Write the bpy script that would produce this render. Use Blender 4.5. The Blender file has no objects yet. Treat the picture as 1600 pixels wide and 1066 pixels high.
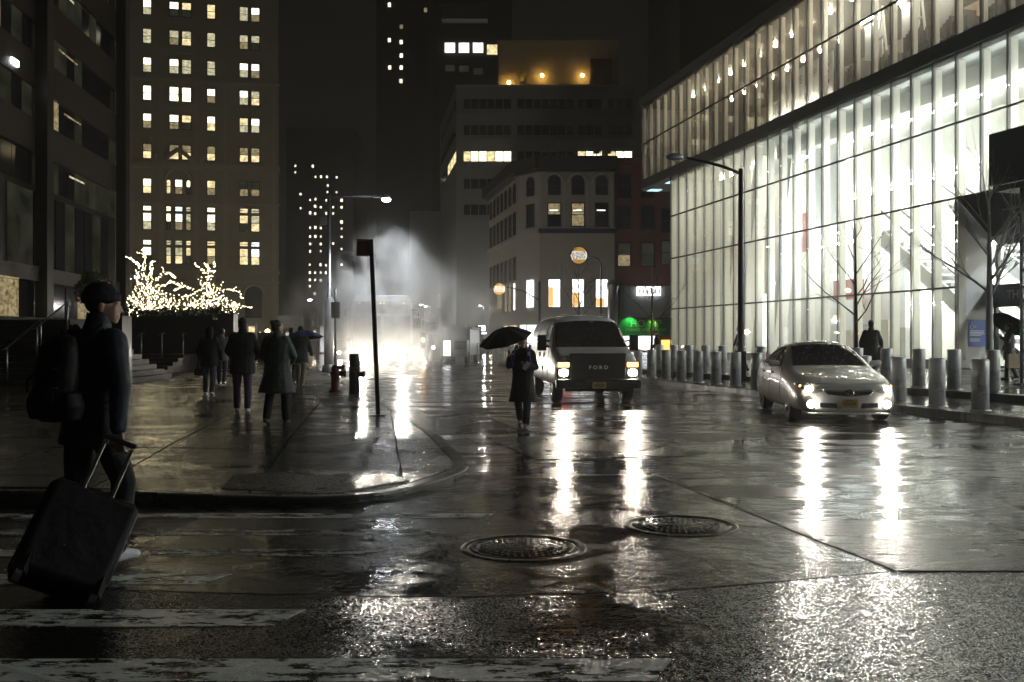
import bpy, bmesh, math, random
from mathutils import Vector, Matrix, Quaternion
from mathutils.bvhtree import BVHTree
from math import sin, cos, pi, radians, sqrt, atan2

random.seed(7)
sc = bpy.context.scene
COL = sc.collection

# ---------------------------------------------------------------- camera, sky, sun, exposure
F, HZ, EYE = 1530.0, 528.0, 1.52          # focal length in photo pixels, horizon row, eye height
cd = bpy.data.cameras.new('camera'); cam = bpy.data.objects.new('camera', cd); COL.objects.link(cam)
cd.sensor_width = 36.0; cd.lens = F * 36.0 / 1600.0
cd.shift_y = -(533.0 - HZ) / 1600.0
cd.clip_start = 0.1; cd.clip_end = 3000
cam.location = (0, 0, EYE); cam.rotation_euler = (pi / 2, 0, 0)
sc.camera = cam

w = bpy.data.worlds.new('World'); sc.world = w; w.use_nodes = True
wn = w.node_tree; wn.nodes.clear()
wo = wn.nodes.new('ShaderNodeOutputWorld')
sky = wn.nodes.new('ShaderNodeTexSky'); sky.sky_type = 'NISHITA'; sky.sun_disc = False
sky.sun_elevation = radians(-4); sky.sun_rotation = radians(200); sky.air_density = 1.5; sky.dust_density = 3
b1 = wn.nodes.new('ShaderNodeBackground'); b1.inputs['Strength'].default_value = 0.02
wn.links.new(sky.outputs[0], b1.inputs['Color'])
b2 = wn.nodes.new('ShaderNodeBackground'); b2.inputs['Color'].default_value = (1.0, 0.90, 0.74, 1)   # even glow of the city on low cloud
b2.inputs['Strength'].default_value = 0.0042
ad = wn.nodes.new('ShaderNodeAddShader')
wn.links.new(b1.outputs[0], ad.inputs[0]); wn.links.new(b2.outputs[0], ad.inputs[1]); wn.links.new(ad.outputs[0], wo.inputs['Surface'])

sd = bpy.data.lights.new('sun', 'SUN'); sd.energy = 0.004; sd.angle = radians(15); sd.color = (0.9, 0.95, 1.0)
so = bpy.data.objects.new('sun', sd); COL.objects.link(so); so.rotation_euler = (radians(50), 0, radians(200))

sc.view_settings.view_transform = 'Standard'; sc.view_settings.look = 'None'
sc.view_settings.exposure = 0.15; sc.view_settings.gamma = 1.0; sc.view_settings.use_curve_mapping = False
cy = sc.cycles
cy.use_denoising = True; cy.denoiser = 'OPENIMAGEDENOISE'
cy.max_bounces = 4; cy.diffuse_bounces = 3; cy.glossy_bounces = 2; cy.transmission_bounces = 4
cy.volume_bounces = 0; cy.transparent_max_bounces = 16
cy.sample_clamp_indirect = 4.0; cy.sample_clamp_direct = 0.0
cy.caustics_reflective = False; cy.caustics_refractive = False
cy.use_light_tree = True; cy.use_adaptive_sampling = True; cy.adaptive_threshold = 0.10; cy.adaptive_min_samples = 16
w.cycles.sampling_method = 'NONE'
cy.volume_step_rate = 1.0; cy.volume_max_steps = 128

# ---------------------------------------------------------------- placing helpers
def at(px, py, Y):
    return Vector(((px - 800) / F * Y, Y, EYE - (py - HZ) / F * Y))
def gp(px, py, h=0.0):
    Y = (EYE - h) * F / (py - HZ)
    return Vector(((px - 800) / F * Y, Y, h))
def X(px, Y): return (px - 800) / F * Y
def Zh(py, Y): return EYE - (py - HZ) / F * Y

# ---------------------------------------------------------------- materials
M = {}
def nt(name):
    m = bpy.data.materials.new(name); m.use_nodes = True; t = m.node_tree; t.nodes.clear()
    o = t.nodes.new('ShaderNodeOutputMaterial'); return m, t, o
def N(t, typ, **kw):
    n = t.nodes.new(typ)
    for k, v in kw.items():
        if k in n.inputs: n.inputs[k].default_value = v
        else: setattr(n, k, v)
    return n
def rgba(c): return (c[0], c[1], c[2], 1.0)
def mat(name, col, rough=0.5, metal=0.0, noise=0.0, nscale=8.0, bump=0.0, bscale=40.0, coat=0.0, spec=0.5, rvar=0.0):
    m, t, o = nt(name)
    p = N(t, 'ShaderNodeBsdfPrincipled'); t.links.new(p.outputs[0], o.inputs[0])
    p.inputs['Base Color'].default_value = rgba(col); p.inputs['Roughness'].default_value = rough
    p.inputs['Metallic'].default_value = metal; p.inputs['Coat Weight'].default_value = coat
    p.inputs['Coat Roughness'].default_value = 0.05; p.inputs['Specular IOR Level'].default_value = spec
    if noise or bump or rvar:
        tc = N(t, 'ShaderNodeTexCoord')
    if noise or rvar:
        n = N(t, 'ShaderNodeTexNoise', Scale=nscale, Detail=3.0, Roughness=0.65); t.links.new(tc.outputs['Object'], n.inputs['Vector'])
    if noise:
        mx = N(t, 'ShaderNodeMix', data_type='RGBA')
        a = [max(0, c * (1 - noise)) for c in col]; b = [min(1, c * (1 + noise)) for c in col]
        mx.inputs[6].default_value = rgba(a); mx.inputs[7].default_value = rgba(b)
        t.links.new(n.outputs['Fac'], mx.inputs[0]); t.links.new(mx.outputs[2], p.inputs['Base Color'])
    if rvar:
        mr = N(t, 'ShaderNodeMapRange'); mr.inputs[1].default_value = 0.3; mr.inputs[2].default_value = 0.7
        mr.inputs[3].default_value = max(0.02, rough - rvar); mr.inputs[4].default_value = min(1, rough + rvar)
        t.links.new(n.outputs['Fac'], mr.inputs[0]); t.links.new(mr.outputs[0], p.inputs['Roughness'])
    if bump:
        n2 = N(t, 'ShaderNodeTexNoise', Scale=bscale, Detail=2.0); t.links.new(tc.outputs['Object'], n2.inputs['Vector'])
        bp = N(t, 'ShaderNodeBump', Strength=bump, Distance=0.02); t.links.new(n2.outputs['Fac'], bp.inputs['Height'])
        t.links.new(bp.outputs[0], p.inputs['Normal'])
    M[name] = m; return m
def emis(name, col, strength, noise=0.0, nscale=2.0, light=True):
    """something that gives off light: lit window, lamp, screen"""
    m, t, o = nt(name)
    e = N(t, 'ShaderNodeEmission', Strength=strength); e.inputs['Color'].default_value = rgba(col)
    t.links.new(e.outputs[0], o.inputs[0])
    if noise:
        tc = N(t, 'ShaderNodeTexCoord'); mp = N(t, 'ShaderNodeMapping'); oi = N(t, 'ShaderNodeObjectInfo')
        mp.inputs['Scale'].default_value = (1, 1, 1.6)
        va = N(t, 'ShaderNodeVectorMath', operation='ADD'); sc_ = N(t, 'ShaderNodeVectorMath', operation='SCALE'); sc_.inputs[3].default_value = 1.0
        t.links.new(tc.outputs['Object'], mp.inputs[0]); t.links.new(mp.outputs[0], va.inputs[0])
        cx = N(t, 'ShaderNodeCombineXYZ'); mm = N(t, 'ShaderNodeMath', operation='MULTIPLY'); mm.inputs[1].default_value = 57.0
        t.links.new(oi.outputs['Random'], mm.inputs[0]); t.links.new(mm.outputs[0], cx.inputs[0]); t.links.new(mm.outputs[0], cx.inputs[2])
        t.links.new(cx.outputs[0], va.inputs[1])
        n = N(t, 'ShaderNodeTexNoise', Scale=nscale, Detail=3.0); t.links.new(va.outputs[0], n.inputs['Vector'])
        mr = N(t, 'ShaderNodeMapRange'); mr.inputs[1].default_value = 0.3; mr.inputs[2].default_value = 0.7
        mr.inputs[3].default_value = strength * (1 - noise); mr.inputs[4].default_value = strength * (1 + noise)
        t.links.new(n.outputs['Fac'], mr.inputs[0]); t.links.new(mr.outputs[0], e.inputs['Strength'])
    if not light: m.cycles.emission_sampling = 'NONE'
    M[name] = m; return m
def thin_glass(name, tint=(0.9, 0.95, 0.92), refl=1.0, rough=0.02, milk=0.0):
    m, t, o = nt(name)
    tr = N(t, 'ShaderNodeBsdfTransparent'); tr.inputs[0].default_value = rgba(tint)
    gl = N(t, 'ShaderNodeBsdfGlossy', Roughness=rough)
    lw = N(t, 'ShaderNodeLayerWeight', Blend=0.5); pw = N(t, 'ShaderNodeMath', operation='POWER'); pw.inputs[1].default_value = 5.0   # Schlick, the same from both sides of the sheet
    ma = N(t, 'ShaderNodeMath', operation='MULTIPLY_ADD'); ma.inputs[1].default_value = 0.9 * refl; ma.inputs[2].default_value = 0.04 * refl
    mx = N(t, 'ShaderNodeMixShader')
    t.links.new(lw.outputs['Facing'], pw.inputs[0]); t.links.new(pw.outputs[0], ma.inputs[0]); t.links.new(ma.outputs[0], mx.inputs[0]); t.links.new(tr.outputs[0], mx.inputs[1]); t.links.new(gl.outputs[0], mx.inputs[2])
    if milk:        # translucent share added for an even milky glow, as from rain film and frit
        tl = N(t, 'ShaderNodeBsdfTranslucent'); tl.inputs[0].default_value = (0.9, 0.92, 0.84, 1); m2 = N(t, 'ShaderNodeMixShader'); m2.inputs[0].default_value = milk
        t.links.new(mx.outputs[0], m2.inputs[1]); t.links.new(tl.outputs[0], m2.inputs[2]); mx = m2
    t.links.new(mx.outputs[0], o.inputs[0]); M[name] = m; return m

# ---------------------------------------------------------------- object helpers
def link(o, parent=None):
    COL.objects.link(o)
    if parent is not None: o.parent = parent
    return o
def thing(name, label, cat, loc=(0, 0, 0), rz=0.0, group=None):
    o = bpy.data.objects.new(name, None); link(o); o.location = loc; o.rotation_euler = (0, 0, rz); o.empty_display_size = 0.2
    return tag(o, label, cat, group)
def tag(o, label=None, cat=None, group=None, kind=None):
    if label: o['label'] = label
    if cat: o['category'] = cat
    if group: o['group'] = group
    if kind: o['kind'] = kind
    return o
def obj(name, me, mt=None, parent=None):
    o = bpy.data.objects.new(name, me)
    if mt is not None:
        mt = M[mt] if isinstance(mt, str) else mt
        if len(me.materials) == 0: me.materials.append(mt)
    return link(o, parent)
def copy_tree(o, parent=None):
    c = o.copy(); COL.objects.link(c); c.parent = parent
    for ch in list(o.children): copy_tree(ch, c)
    return c

class MB:
    """collects simple solids; build() links them as one mesh object"""
    def __init__(s): s.v = []; s.f = []; s.sm = []
    def add(s, vs, fs, smooth=False):
        b = len(s.v); s.v += [tuple(v) for v in vs]
        for f in fs: s.f.append(tuple(i + b for i in f)); s.sm.append(smooth)
        return s
    def box(s, c, d, rz=0.0, mat4=None):
        cx, cy_, cz = c; x, y, z = d[0] / 2, d[1] / 2, d[2] / 2
        vs = [Vector((i, j, k)) for k in (-z, z) for j in (-y, y) for i in (-x, x)]
        if mat4 is not None: vs = [mat4 @ v for v in vs]
        elif rz:
            q = Matrix.Rotation(rz, 3, 'Z'); vs = [q @ v for v in vs]
        vs = [v + Vector(c) for v in vs]
        return s.add(vs, [(0, 2, 3, 1), (4, 5, 7, 6), (0, 1, 5, 4), (2, 6, 7, 3), (0, 4, 6, 2), (1, 3, 7, 5)])
    def bb(s, x0, x1, y0, y1, z0, z1):
        return s.box(((x0 + x1) / 2, (y0 + y1) / 2, (z0 + z1) / 2), (abs(x1 - x0), abs(y1 - y0), abs(z1 - z0)))
    def bar(s, p, q, wx, wy, up=(0, 0, 1)):
        p, q = Vector(p), Vector(q); d = (q - p); L = d.length; d.normalize()
        u = Vector(up)
        if abs(d.dot(u)) > 0.98: u = Vector((0, 1, 0))
        a = d.cross(u).normalized(); b = a.cross(d).normalized()
        vs = []
        for e in (p, q):
            for i, j in ((-1, -1), (1, -1), (1, 1), (-1, 1)): vs.append(e + a * (i * wx / 2) + b * (j * wy / 2))
        return s.add(vs, [(0, 1, 2, 3), (7, 6, 5, 4), (0, 4, 5, 1), (1, 5, 6, 2), (2, 6, 7, 3), (3, 7, 4, 0)])
    def tube(s, pts, rad, n=10, cap=True, smooth=True):
        pts = [Vector(p) for p in pts]
        if not isinstance(rad, (list, tuple)): rad = [rad] * len(pts)
        vs = []; fs = []
        d0 = (pts[1] - pts[0]).normalized(); ref = Vector((0, 0, 1)) if abs(d0.z) < 0.9 else Vector((0, 1, 0))
        a = d0.cross(ref).normalized()
        for k, p in enumerate(pts):
            if k == 0: d = d0
            elif k == len(pts) - 1: d = (pts[k] - pts[k - 1]).normalized()
            else: d = ((pts[k + 1] - pts[k]).normalized() + (pts[k] - pts[k - 1]).normalized()).normalized()
            a = (a - d * a.dot(d)).normalized(); b = d.cross(a)
            for i in range(n):
                t = 2 * pi * i / n; vs.append(p + (a * cos(t) + b * sin(t)) * rad[k])
        for k in range(len(pts) - 1):
            for i in range(n):
                j = (i + 1) % n; fs.append((k * n + i, k * n + j, (k + 1) * n + j, (k + 1) * n + i))
        s.add(vs, fs, smooth)
        if cap:
            b0 = len(s.v) - len(vs)
            s.f.append(tuple(b0 + i for i in reversed(range(n)))); s.sm.append(False)
            s.f.append(tuple(b0 + (len(pts) - 1) * n + i for i in range(n))); s.sm.append(False)
        return s
    def lathe(s, prof, n=20, c=(0, 0, 0), axis='Z', smooth=True, cap=True):
        """prof: list of (radius, height)"""
        vs = []; fs = []; c = Vector(c)
        for r, h in prof:
            for i in range(n):
                t = 2 * pi * i / n
                v = Vector((r * cos(t), r * sin(t), h))
                if axis == 'X': v = Vector((v.z, v.x, v.y))
                elif axis == 'Y': v = Vector((v.x, v.z, v.y)); v.x = -v.x
                vs.append(c + v)
        for k in range(len(prof) - 1):
            for i in range(n):
                j = (i + 1) % n; fs.append((k * n + i, k * n + j, (k + 1) * n + j, (k + 1) * n + i))
        s.add(vs, fs, smooth)
        if cap:
            b0 = len(s.v) - len(vs)
            s.f.append(tuple(b0 + i for i in reversed(range(n)))); s.sm.append(False)
            s.f.append(tuple(b0 + (len(prof) - 1) * n + i for i in range(n))); s.sm.append(False)
        return s
    def prism(s, poly, h0, h1, fn=None):
        """extrude a 2D polygon from h0 to h1; fn maps (a,b,h) to a 3D point (default x,y,z)"""
        fn = fn or (lambda a, b, h: (a, b, h)); n = len(poly)
        vs = [fn(a, b, h0) for a, b in poly] + [fn(a, b, h1) for a, b in poly]
        fs = [tuple(reversed(range(n))), tuple(range(n, 2 * n))] + [(i, (i + 1) % n, n + (i + 1) % n, n + i) for i in range(n)]
        return s.add(vs, fs)
    def ball(s, c, r, sub=1, smooth=True):
        bm = bmesh.new(); bmesh.ops.create_icosphere(bm, subdivisions=sub, radius=1.0)
        r = r if isinstance(r, (list, tuple)) else (r, r, r); c = Vector(c)
        bm.verts.index_update()
        vs = [c + Vector((v.co.x * r[0], v.co.y * r[1], v.co.z * r[2])) for v in bm.verts]
        fs = [tuple(v.index for v in f.verts) for f in bm.faces]; bm.free()
        return s.add(vs, fs, smooth)
    def mesh(s, name='m'):
        me = bpy.data.meshes.new(name); me.from_pydata(s.v, [], s.f)
        me.polygons.foreach_set('use_smooth', s.sm); me.update()
        bm = bmesh.new(); bm.from_mesh(me); bmesh.ops.recalc_face_normals(bm, faces=bm.faces); bm.to_mesh(me); bm.free()
        return me
    def build(s, name, mt=None, parent=None, bevel=0.0, seg=2):
        o = obj(name, s.mesh(name), mt, parent)
        if bevel:
            b = o.modifiers.new('edge', 'BEVEL'); b.width = bevel; b.segments = seg; b.limit_method = 'ANGLE'; b.angle_limit = radians(40)
        return o

def text_mesh(txt, size=1.0, depth=0.01, bold=0.0, shear=0.0, spacing=1.0, xs=1.0, align='CENTER'):
    """lettering as flat extruded mesh in the XZ plane, facing -Y"""
    cu = bpy.data.curves.new('lettering', 'FONT'); cu.body = txt; cu.size = size; cu.extrude = depth / 2; cu.offset = bold
    cu.align_x = align; cu.align_y = 'CENTER'; cu.shear = shear; cu.space_character = spacing; cu.resolution_u = 3
    o = bpy.data.objects.new('lettering_tmp', cu); COL.objects.link(o)
    dg = bpy.context.evaluated_depsgraph_get(); me = bpy.data.meshes.new_from_object(o.evaluated_get(dg))
    bpy.data.objects.remove(o); bpy.data.curves.remove(cu)
    me.transform(Matrix.Diagonal((xs, 1, 1, 1))); me.transform(Matrix.Rotation(pi / 2, 4, 'X'))
    me.materials.clear()
    return me
def apply_mods(o):
    dg = bpy.context.evaluated_depsgraph_get(); me = bpy.data.meshes.new_from_object(o.evaluated_get(dg))
    o.modifiers.clear(); o.data = me; return o
def lamp(name, typ, loc, energy, col=(1, 1, 1), size=0.1, parent=None, target=None, spot=None, blend=0.5):
    l = bpy.data.lights.new(name, typ); l.energy = energy; l.color = col
    if typ in ('POINT', 'SPOT'): l.shadow_soft_size = size
    if typ == 'SPOT': l.spot_size = radians(spot); l.spot_blend = blend
    if typ == 'AREA': l.size = size
    o = bpy.data.objects.new(name, l); link(o, parent); o.location = loc
    if target is not None: o.rotation_euler = (Vector(target) - Vector(loc)).to_track_quat('-Z', 'Y').to_euler()
    return o
# ---------------------------------------------------------------- ground materials
def wet_ground(name, c0, c1, r_dry, r_wet, grain, gstr, pud_scale, pud_lo, pud_hi, wave=0.25, stretch=(1, 1, 1), worn=None, crack=0.0, spec=0.5):
    m, t, o = nt(name)
    p = N(t, 'ShaderNodeBsdfPrincipled'); p.inputs['Specular IOR Level'].default_value = spec
    g = N(t, 'ShaderNodeNewGeometry'); mp = N(t, 'ShaderNodeMapping'); mp.inputs['Scale'].default_value = stretch
    t.links.new(g.outputs['Position'], mp.inputs[0])
    n1 = N(t, 'ShaderNodeTexNoise', noise_dimensions='2D', Scale=pud_scale, Detail=4.0, Roughness=0.62, Distortion=0.6); t.links.new(mp.outputs[0], n1.inputs['Vector'])
    pud = N(t, 'ShaderNodeMapRange', interpolation_type='SMOOTHSTEP'); pud.inputs[1].default_value = pud_lo; pud.inputs[2].default_value = pud_hi
    t.links.new(n1.outputs['Fac'], pud.inputs[0])
    rr = N(t, 'ShaderNodeMapRange'); rr.inputs[3].default_value = r_dry; rr.inputs[4].default_value = r_wet
    t.links.new(pud.outputs[0], rr.inputs[0]); t.links.new(rr.outputs[0], p.inputs['Roughness'])
    n2 = N(t, 'ShaderNodeTexNoise', noise_dimensions='2D', Scale=2.1, Detail=4.0, Roughness=0.7); t.links.new(g.outputs['Position'], n2.inputs['Vector'])
    mx = N(t, 'ShaderNodeMix', data_type='RGBA'); mx.inputs[6].default_value = rgba(c0); mx.inputs[7].default_value = rgba(c1)
    t.links.new(n2.outputs['Fac'], mx.inputs[0]); t.links.new(mx.outputs[2], p.inputs['Base Color'])
    # the stones: every facet tilts its own way, drowned where the water stands
    v = N(t, 'ShaderNodeTexVoronoi', voronoi_dimensions='2D', Scale=grain, feature='F1'); t.links.new(g.outputs['Position'], v.inputs['Vector'])
    sb_ = N(t, 'ShaderNodeVectorMath', operation='SUBTRACT'); sb_.inputs[1].default_value = (0.5, 0.5, 0.5); t.links.new(v.outputs['Color'], sb_.inputs[0])
    st = N(t, 'ShaderNodeMapRange'); st.inputs[3].default_value = gstr; st.inputs[4].default_value = gstr * 0.15
    t.links.new(pud.outputs[0], st.inputs[0])
    sl = N(t, 'ShaderNodeVectorMath', operation='SCALE'); t.links.new(sb_.outputs[0], sl.inputs[0]); t.links.new(st.outputs[0], sl.inputs[3])
    nn_ = N(t, 'ShaderNodeVectorMath', operation='ADD'); t.links.new(g.outputs['Normal'], nn_.inputs[0]); t.links.new(sl.outputs[0], nn_.inputs[1])
    bp = N(t, 'ShaderNodeVectorMath', operation='NORMALIZE'); t.links.new(nn_.outputs[0], bp.inputs[0])
    n3 = N(t, 'ShaderNodeTexNoise', noise_dimensions='2D', Scale=6.5, Detail=3.0, Roughness=0.6); t.links.new(mp.outputs[0], n3.inputs['Vector'])
    b3 = N(t, 'ShaderNodeBump', Strength=wave, Distance=0.03); t.links.new(n3.outputs['Fac'], b3.inputs['Height']); t.links.new(bp.outputs[0], b3.inputs['Normal'])
    t.links.new(b3.outputs[0], p.inputs['Normal'])
    if worn is None: t.links.new(p.outputs[0], o.inputs[0])
    else:
        n5 = N(t, 'ShaderNodeTexNoise', noise_dimensions='2D', Scale=6.5, Detail=8.0, Roughness=0.78); m5 = N(t, 'ShaderNodeMapping'); m5.inputs['Scale'].default_value = (0.45, 1.3, 1)
        t.links.new(g.outputs['Position'], m5.inputs[0]); t.links.new(m5.outputs[0], n5.inputs['Vector'])
        cut = N(t, 'ShaderNodeMapRange'); cut.inputs[1].default_value = worn; cut.inputs[2].default_value = worn + 0.05
        t.links.new(n5.outputs['Fac'], cut.inputs[0])
        tr = N(t, 'ShaderNodeBsdfTransparent'); ms = N(t, 'ShaderNodeMixShader')
        t.links.new(cut.outputs[0], ms.inputs[0]); t.links.new(p.outputs[0], ms.inputs[1]); t.links.new(tr.outputs[0], ms.inputs[2]); t.links.new(ms.outputs[0], o.inputs[0])
    M[name] = m; return m

wet_ground('asphalt', (0.010, 0.0095, 0.009), (0.028, 0.026, 0.024), 0.31, 0.08, 130, 0.20, 0.85, 0.43, 0.60, wave=0.26, stretch=(0.6, 1.5, 1))
wet_ground('coarse_asphalt', (0.010, 0.0095, 0.009), (0.026, 0.024, 0.022), 0.21, 0.13, 140, 0.34, 1.1, 0.50, 0.74, wave=0.18)
wet_ground('smooth_patch', (0.018, 0.018, 0.017), (0.045, 0.043, 0.04), 0.27, 0.09, 130, 0.15, 1.5, 0.42, 0.62, wave=0.18)
wet_ground('coarse_patch', (0.012, 0.012, 0.011), (0.03, 0.028, 0.026), 0.30, 0.2, 80, 0.75, 0.9, 0.5, 0.7, wave=0.15, spec=0.35)
wet_ground('paving', (0.04, 0.037, 0.03), (0.09, 0.083, 0.07), 0.24, 0.11, 90, 0.22, 0.9, 0.4, 0.65, wave=0.10)
wet_ground('paving_base', (0.015, 0.014, 0.012), (0.035, 0.033, 0.03), 0.35, 0.2, 80, 0.3, 0.7, 0.45, 0.62, wave=0.12)
wet_ground('right_paving', (0.06, 0.058, 0.055), (0.14, 0.135, 0.128), 0.22, 0.08, 80, 0.22, 0.5, 0.4, 0.6, wave=0.16)
wet_ground('kerb_stone', (0.07, 0.068, 0.062), (0.17, 0.165, 0.15), 0.4, 0.22, 80, 0.3, 0.8, 0.45, 0.6, wave=0.2)
wet_ground('road_paint', (0.45, 0.455, 0.45), (0.75, 0.75, 0.73), 0.36, 0.2, 95, 0.3, 0.9, 0.45, 0.6, wave=0.12, worn=0.505)
wet_ground('worn_paint', (0.35, 0.35, 0.345), (0.6, 0.6, 0.58), 0.36, 0.2, 95, 0.3, 0.9, 0.45, 0.6, wave=0.12, worn=0.46)
mat('kerb_steel', (0.035, 0.034, 0.033), 0.32, 0.1, noise=0.4, nscale=3, bump=0.08, bscale=14, rvar=0.1)
mat('cast_iron', (0.03, 0.029, 0.027), 0.32, 0.0, noise=0.4, nscale=20, bump=0.15, bscale=60, rvar=0.1)
mat('seam', (0.012, 0.011, 0.01), 0.5)

def sheet(name, pts, z, mt, parent=None):
    me = bpy.data.meshes.new(name); me.from_pydata([(x, y, z) for x, y in pts], [], [tuple(range(len(pts)))]); me.update()
    if me.polygons[0].normal.z < 0: me.flip_normals()
    return obj(name, me, mt, parent)

road = sheet('road', [(-700, -300), (700, -300), (700, 1200), (-700, 1200)], 0.0, 'asphalt'); tag(road, 'wet black asphalt roadway with puddles', None, None, 'structure')

# concrete patch round the two manholes, a slab poured into the asphalt
pp = MB().prism([(-2.9, 5.95), (-1.6, 5.81), (-0.37, 5.73), (0.8, 5.84), (1.7, 6.11), (2.5, 6.38), (1.97, 8.88), (1.55, 10.9), (-0.2, 10.5), (-1.0, 9.1), (-2.6, 8.3)], -0.02, 0.004)
o = pp.build('road_patch', 'smooth_patch'); tag(o, 'smooth concrete patch in the road round two manholes', None, None, 'structure')
o = MB().prism([(0.3, 12.2), (2.4, 12.6), (2.0, 15.2), (-0.4, 15.0)], -0.02, 0.005).build('road_patch', 'coarse_patch'); tag(o, 'coarse asphalt patch in the road before the van', None, None, 'structure')
o = MB().prism([(-1.3, 15.4), (0.3, 15.7), (-0.9, 20.5), (-2.3, 20.2)], -0.02, 0.005).build('road_patch', 'coarse_patch'); tag(o, 'rough gravelly asphalt patch beside the kerb', None, None, 'structure')
def strip(name, pts, wd, mt, label, z=0.009):
    b = MB()
    for (x0, y0), (x1, y1) in zip(pts[:-1], pts[1:]): b.bar((x0, y0, z - 0.01), (x1, y1, z - 0.01), wd, 0.02)
    return tag(b.build(name, mt), label, None, None, 'structure')
strip('road_seam', [(1.60, 10.8), (1.99, 8.88), (2.25, 7.6), (2.52, 6.37)], 0.05, 'kerb_stone', 'raised concrete joint along the edge of the manhole patch')
strip('road_seam', [(2.52, 6.36), (3.4, 6.36), (4.6, 6.30)], 0.025, 'seam', 'dark tarred joint running on from the patch corner')
strip('road_seam', [(3.22, 6.05), (3.9, 5.55), (4.7, 4.9)], 0.04, 'seam', 'dark tarred crack in the road near the lower corner')

o = MB().prism([(-14, 5.70), (-2.9, 5.93), (-1.6, 5.79), (-0.37, 5.71), (0.8, 5.82), (1.7, 6.09), (2.5, 6.36), (3.4, 6.38), (4.6, 6.31), (14, 6.1), (14, -6), (-14, -6)], -0.02, 0.0035).build('road_section', 'coarse_asphalt'); tag(o, 'coarse sparkling asphalt section in the foreground', None, None, 'structure')
# crosswalk bars, worn by traffic
for (x0, x1, y0, y1, mt, lb) in [
        (-6.5, 0.75, 4.30, 4.62, 'road_paint', 'nearest worn white crosswalk bar across the wet asphalt'),
        (-6.5, -1.15, 5.12, 5.46, 'road_paint', 'white crosswalk bar just in front of the suitcase wheels'),
        (-6.5, -1.8, 6.00, 6.28, 'road_paint', 'white crosswalk bar under the walking man'),
        (-7.0, -0.9, 6.78, 7.02, 'worn_paint', 'fourth crosswalk bar, scuffed almost away'),
        (-7.0, -0.55, 7.50, 7.74, 'worn_paint', 'fifth crosswalk bar, scuffed and wet'),
        (-8.0, -0.15, 8.22, 8.44, 'road_paint', 'farthest crosswalk bar along the kerb')]:
    b = MB().prism([(x0, y0), (x1 - 0.12, y0 + 0.02), (x1, y1), (x0, y1)], -0.01, 0.0065)
    tag(b.build('crosswalk_bar', mt), lb, None, 'painted crosswalk bars', 'structure')
o = MB().prism([(-0.9, 15.9), (0.7, 15.5), (0.75, 15.75), (-0.9, 16.2)], -0.01, 0.005).build('stop_line', 'worn_paint'); tag(o, 'worn white line painted across the lane before the bus', None, None, 'structure')
o = MB().prism([(2.9, 13.0), (9.0, 11.2), (9.0, 11.5), (3.0, 13.35)], -0.01, 0.005).build('stop_line', 'worn_paint'); tag(o, 'faint slanting white line painted before the sedan', None, None, 'structure')

# ---------------------------------------------------------------- left pavement: kerb, slabs
KP = [(-60, 8.85), (-4, 8.85), (-2.6, 8.83), (-1.75, 8.86), (-1.2, 9.15), (-0.93, 9.66), (-0.68, 10.27), (-0.50, 10.9), (-0.50, 11.4), (-0.60, 12.0), (-0.99, 13.8), (-1.99, 18.2), (-3.45, 24.0), (-7.75, 40), (-13.0, 60), (-24.5, 104)]
side = sheet('sidewalk', KP + [(-60, 125)], 0.025, 'paving_base'); tag(side, 'wet stone pavement of the plaza corner', None, None, 'structure')
sheet('paving_bed', [(-60, 8.9), (-15.46, 8.9), (-18.0, 26.86), (-4.25, 26.86), (-7.75, 40), (-13.0, 60), (-24.5, 104), (-60, 125)], 0.138, 'paving_base', side)
def dip(x, y, z):
    # the pavement falls towards the road at the corner crossing
    d = sqrt((x + 0.75) ** 2 + (y - 10.4) ** 2); k = min(1.0, max(0.0, (d - 1.0) / 3.2)); k = k * k * (3 - 2 * k)
    return z * (0.42 + 0.58 * k) if z > 0.05 else z
def dip_mesh(o):
    for v in o.data.vertices: v.co.z = dip(v.co.x, v.co.y, v.co.z)
    o.data.update(); return o
def offset_path(pts, d):
    out = []
    for i, p in enumerate(pts):
        a = Vector(pts[max(0, i - 1)]); b = Vector(pts[min(len(pts) - 1, i + 1)]); t = (b - a).normalized(); nn = Vector((-t.y, t.x))
        out.append((p[0] + nn.x * d, p[1] + nn.y * d))
    return out
KI = offset_path(KP, 0.17)
def ribbon(a, b, z0, z1):
    m = MB(); n = len(a)
    vs = [(x, y, z0) for x, y in a] + [(x, y, z1) for x, y in a] + [(x, y, z1) for x, y in b] + [(x, y, z0) for x, y in b]
    fs = []
    for i in range(n - 1):
        for k in range(3): fs.append((k * n + i, k * n + i + 1, (k + 1) * n + i + 1, (k + 1) * n + i))
    return m.add(vs, fs)
def smooth_path(pts, it=2):
    for _ in range(it):
        q = [pts[0]]
        for a, b in zip(pts[:-1], pts[1:]):
            q += [(a[0] * .75 + b[0] * .25, a[1] * .75 + b[1] * .25), (a[0] * .25 + b[0] * .75, a[1] * .25 + b[1] * .75)]
        pts = q + [pts[-1]]
    return pts
KPs = smooth_path(KP); KIs = offset_path(KPs, 0.17)
kerb = dip_mesh(ribbon(KPs, KIs, -0.02, 0.152).build('kerb', 'kerb_steel', None, 0.02)); tag(kerb, 'steel faced kerb curving round the plaza corner', None, None, 'structure')

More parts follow.
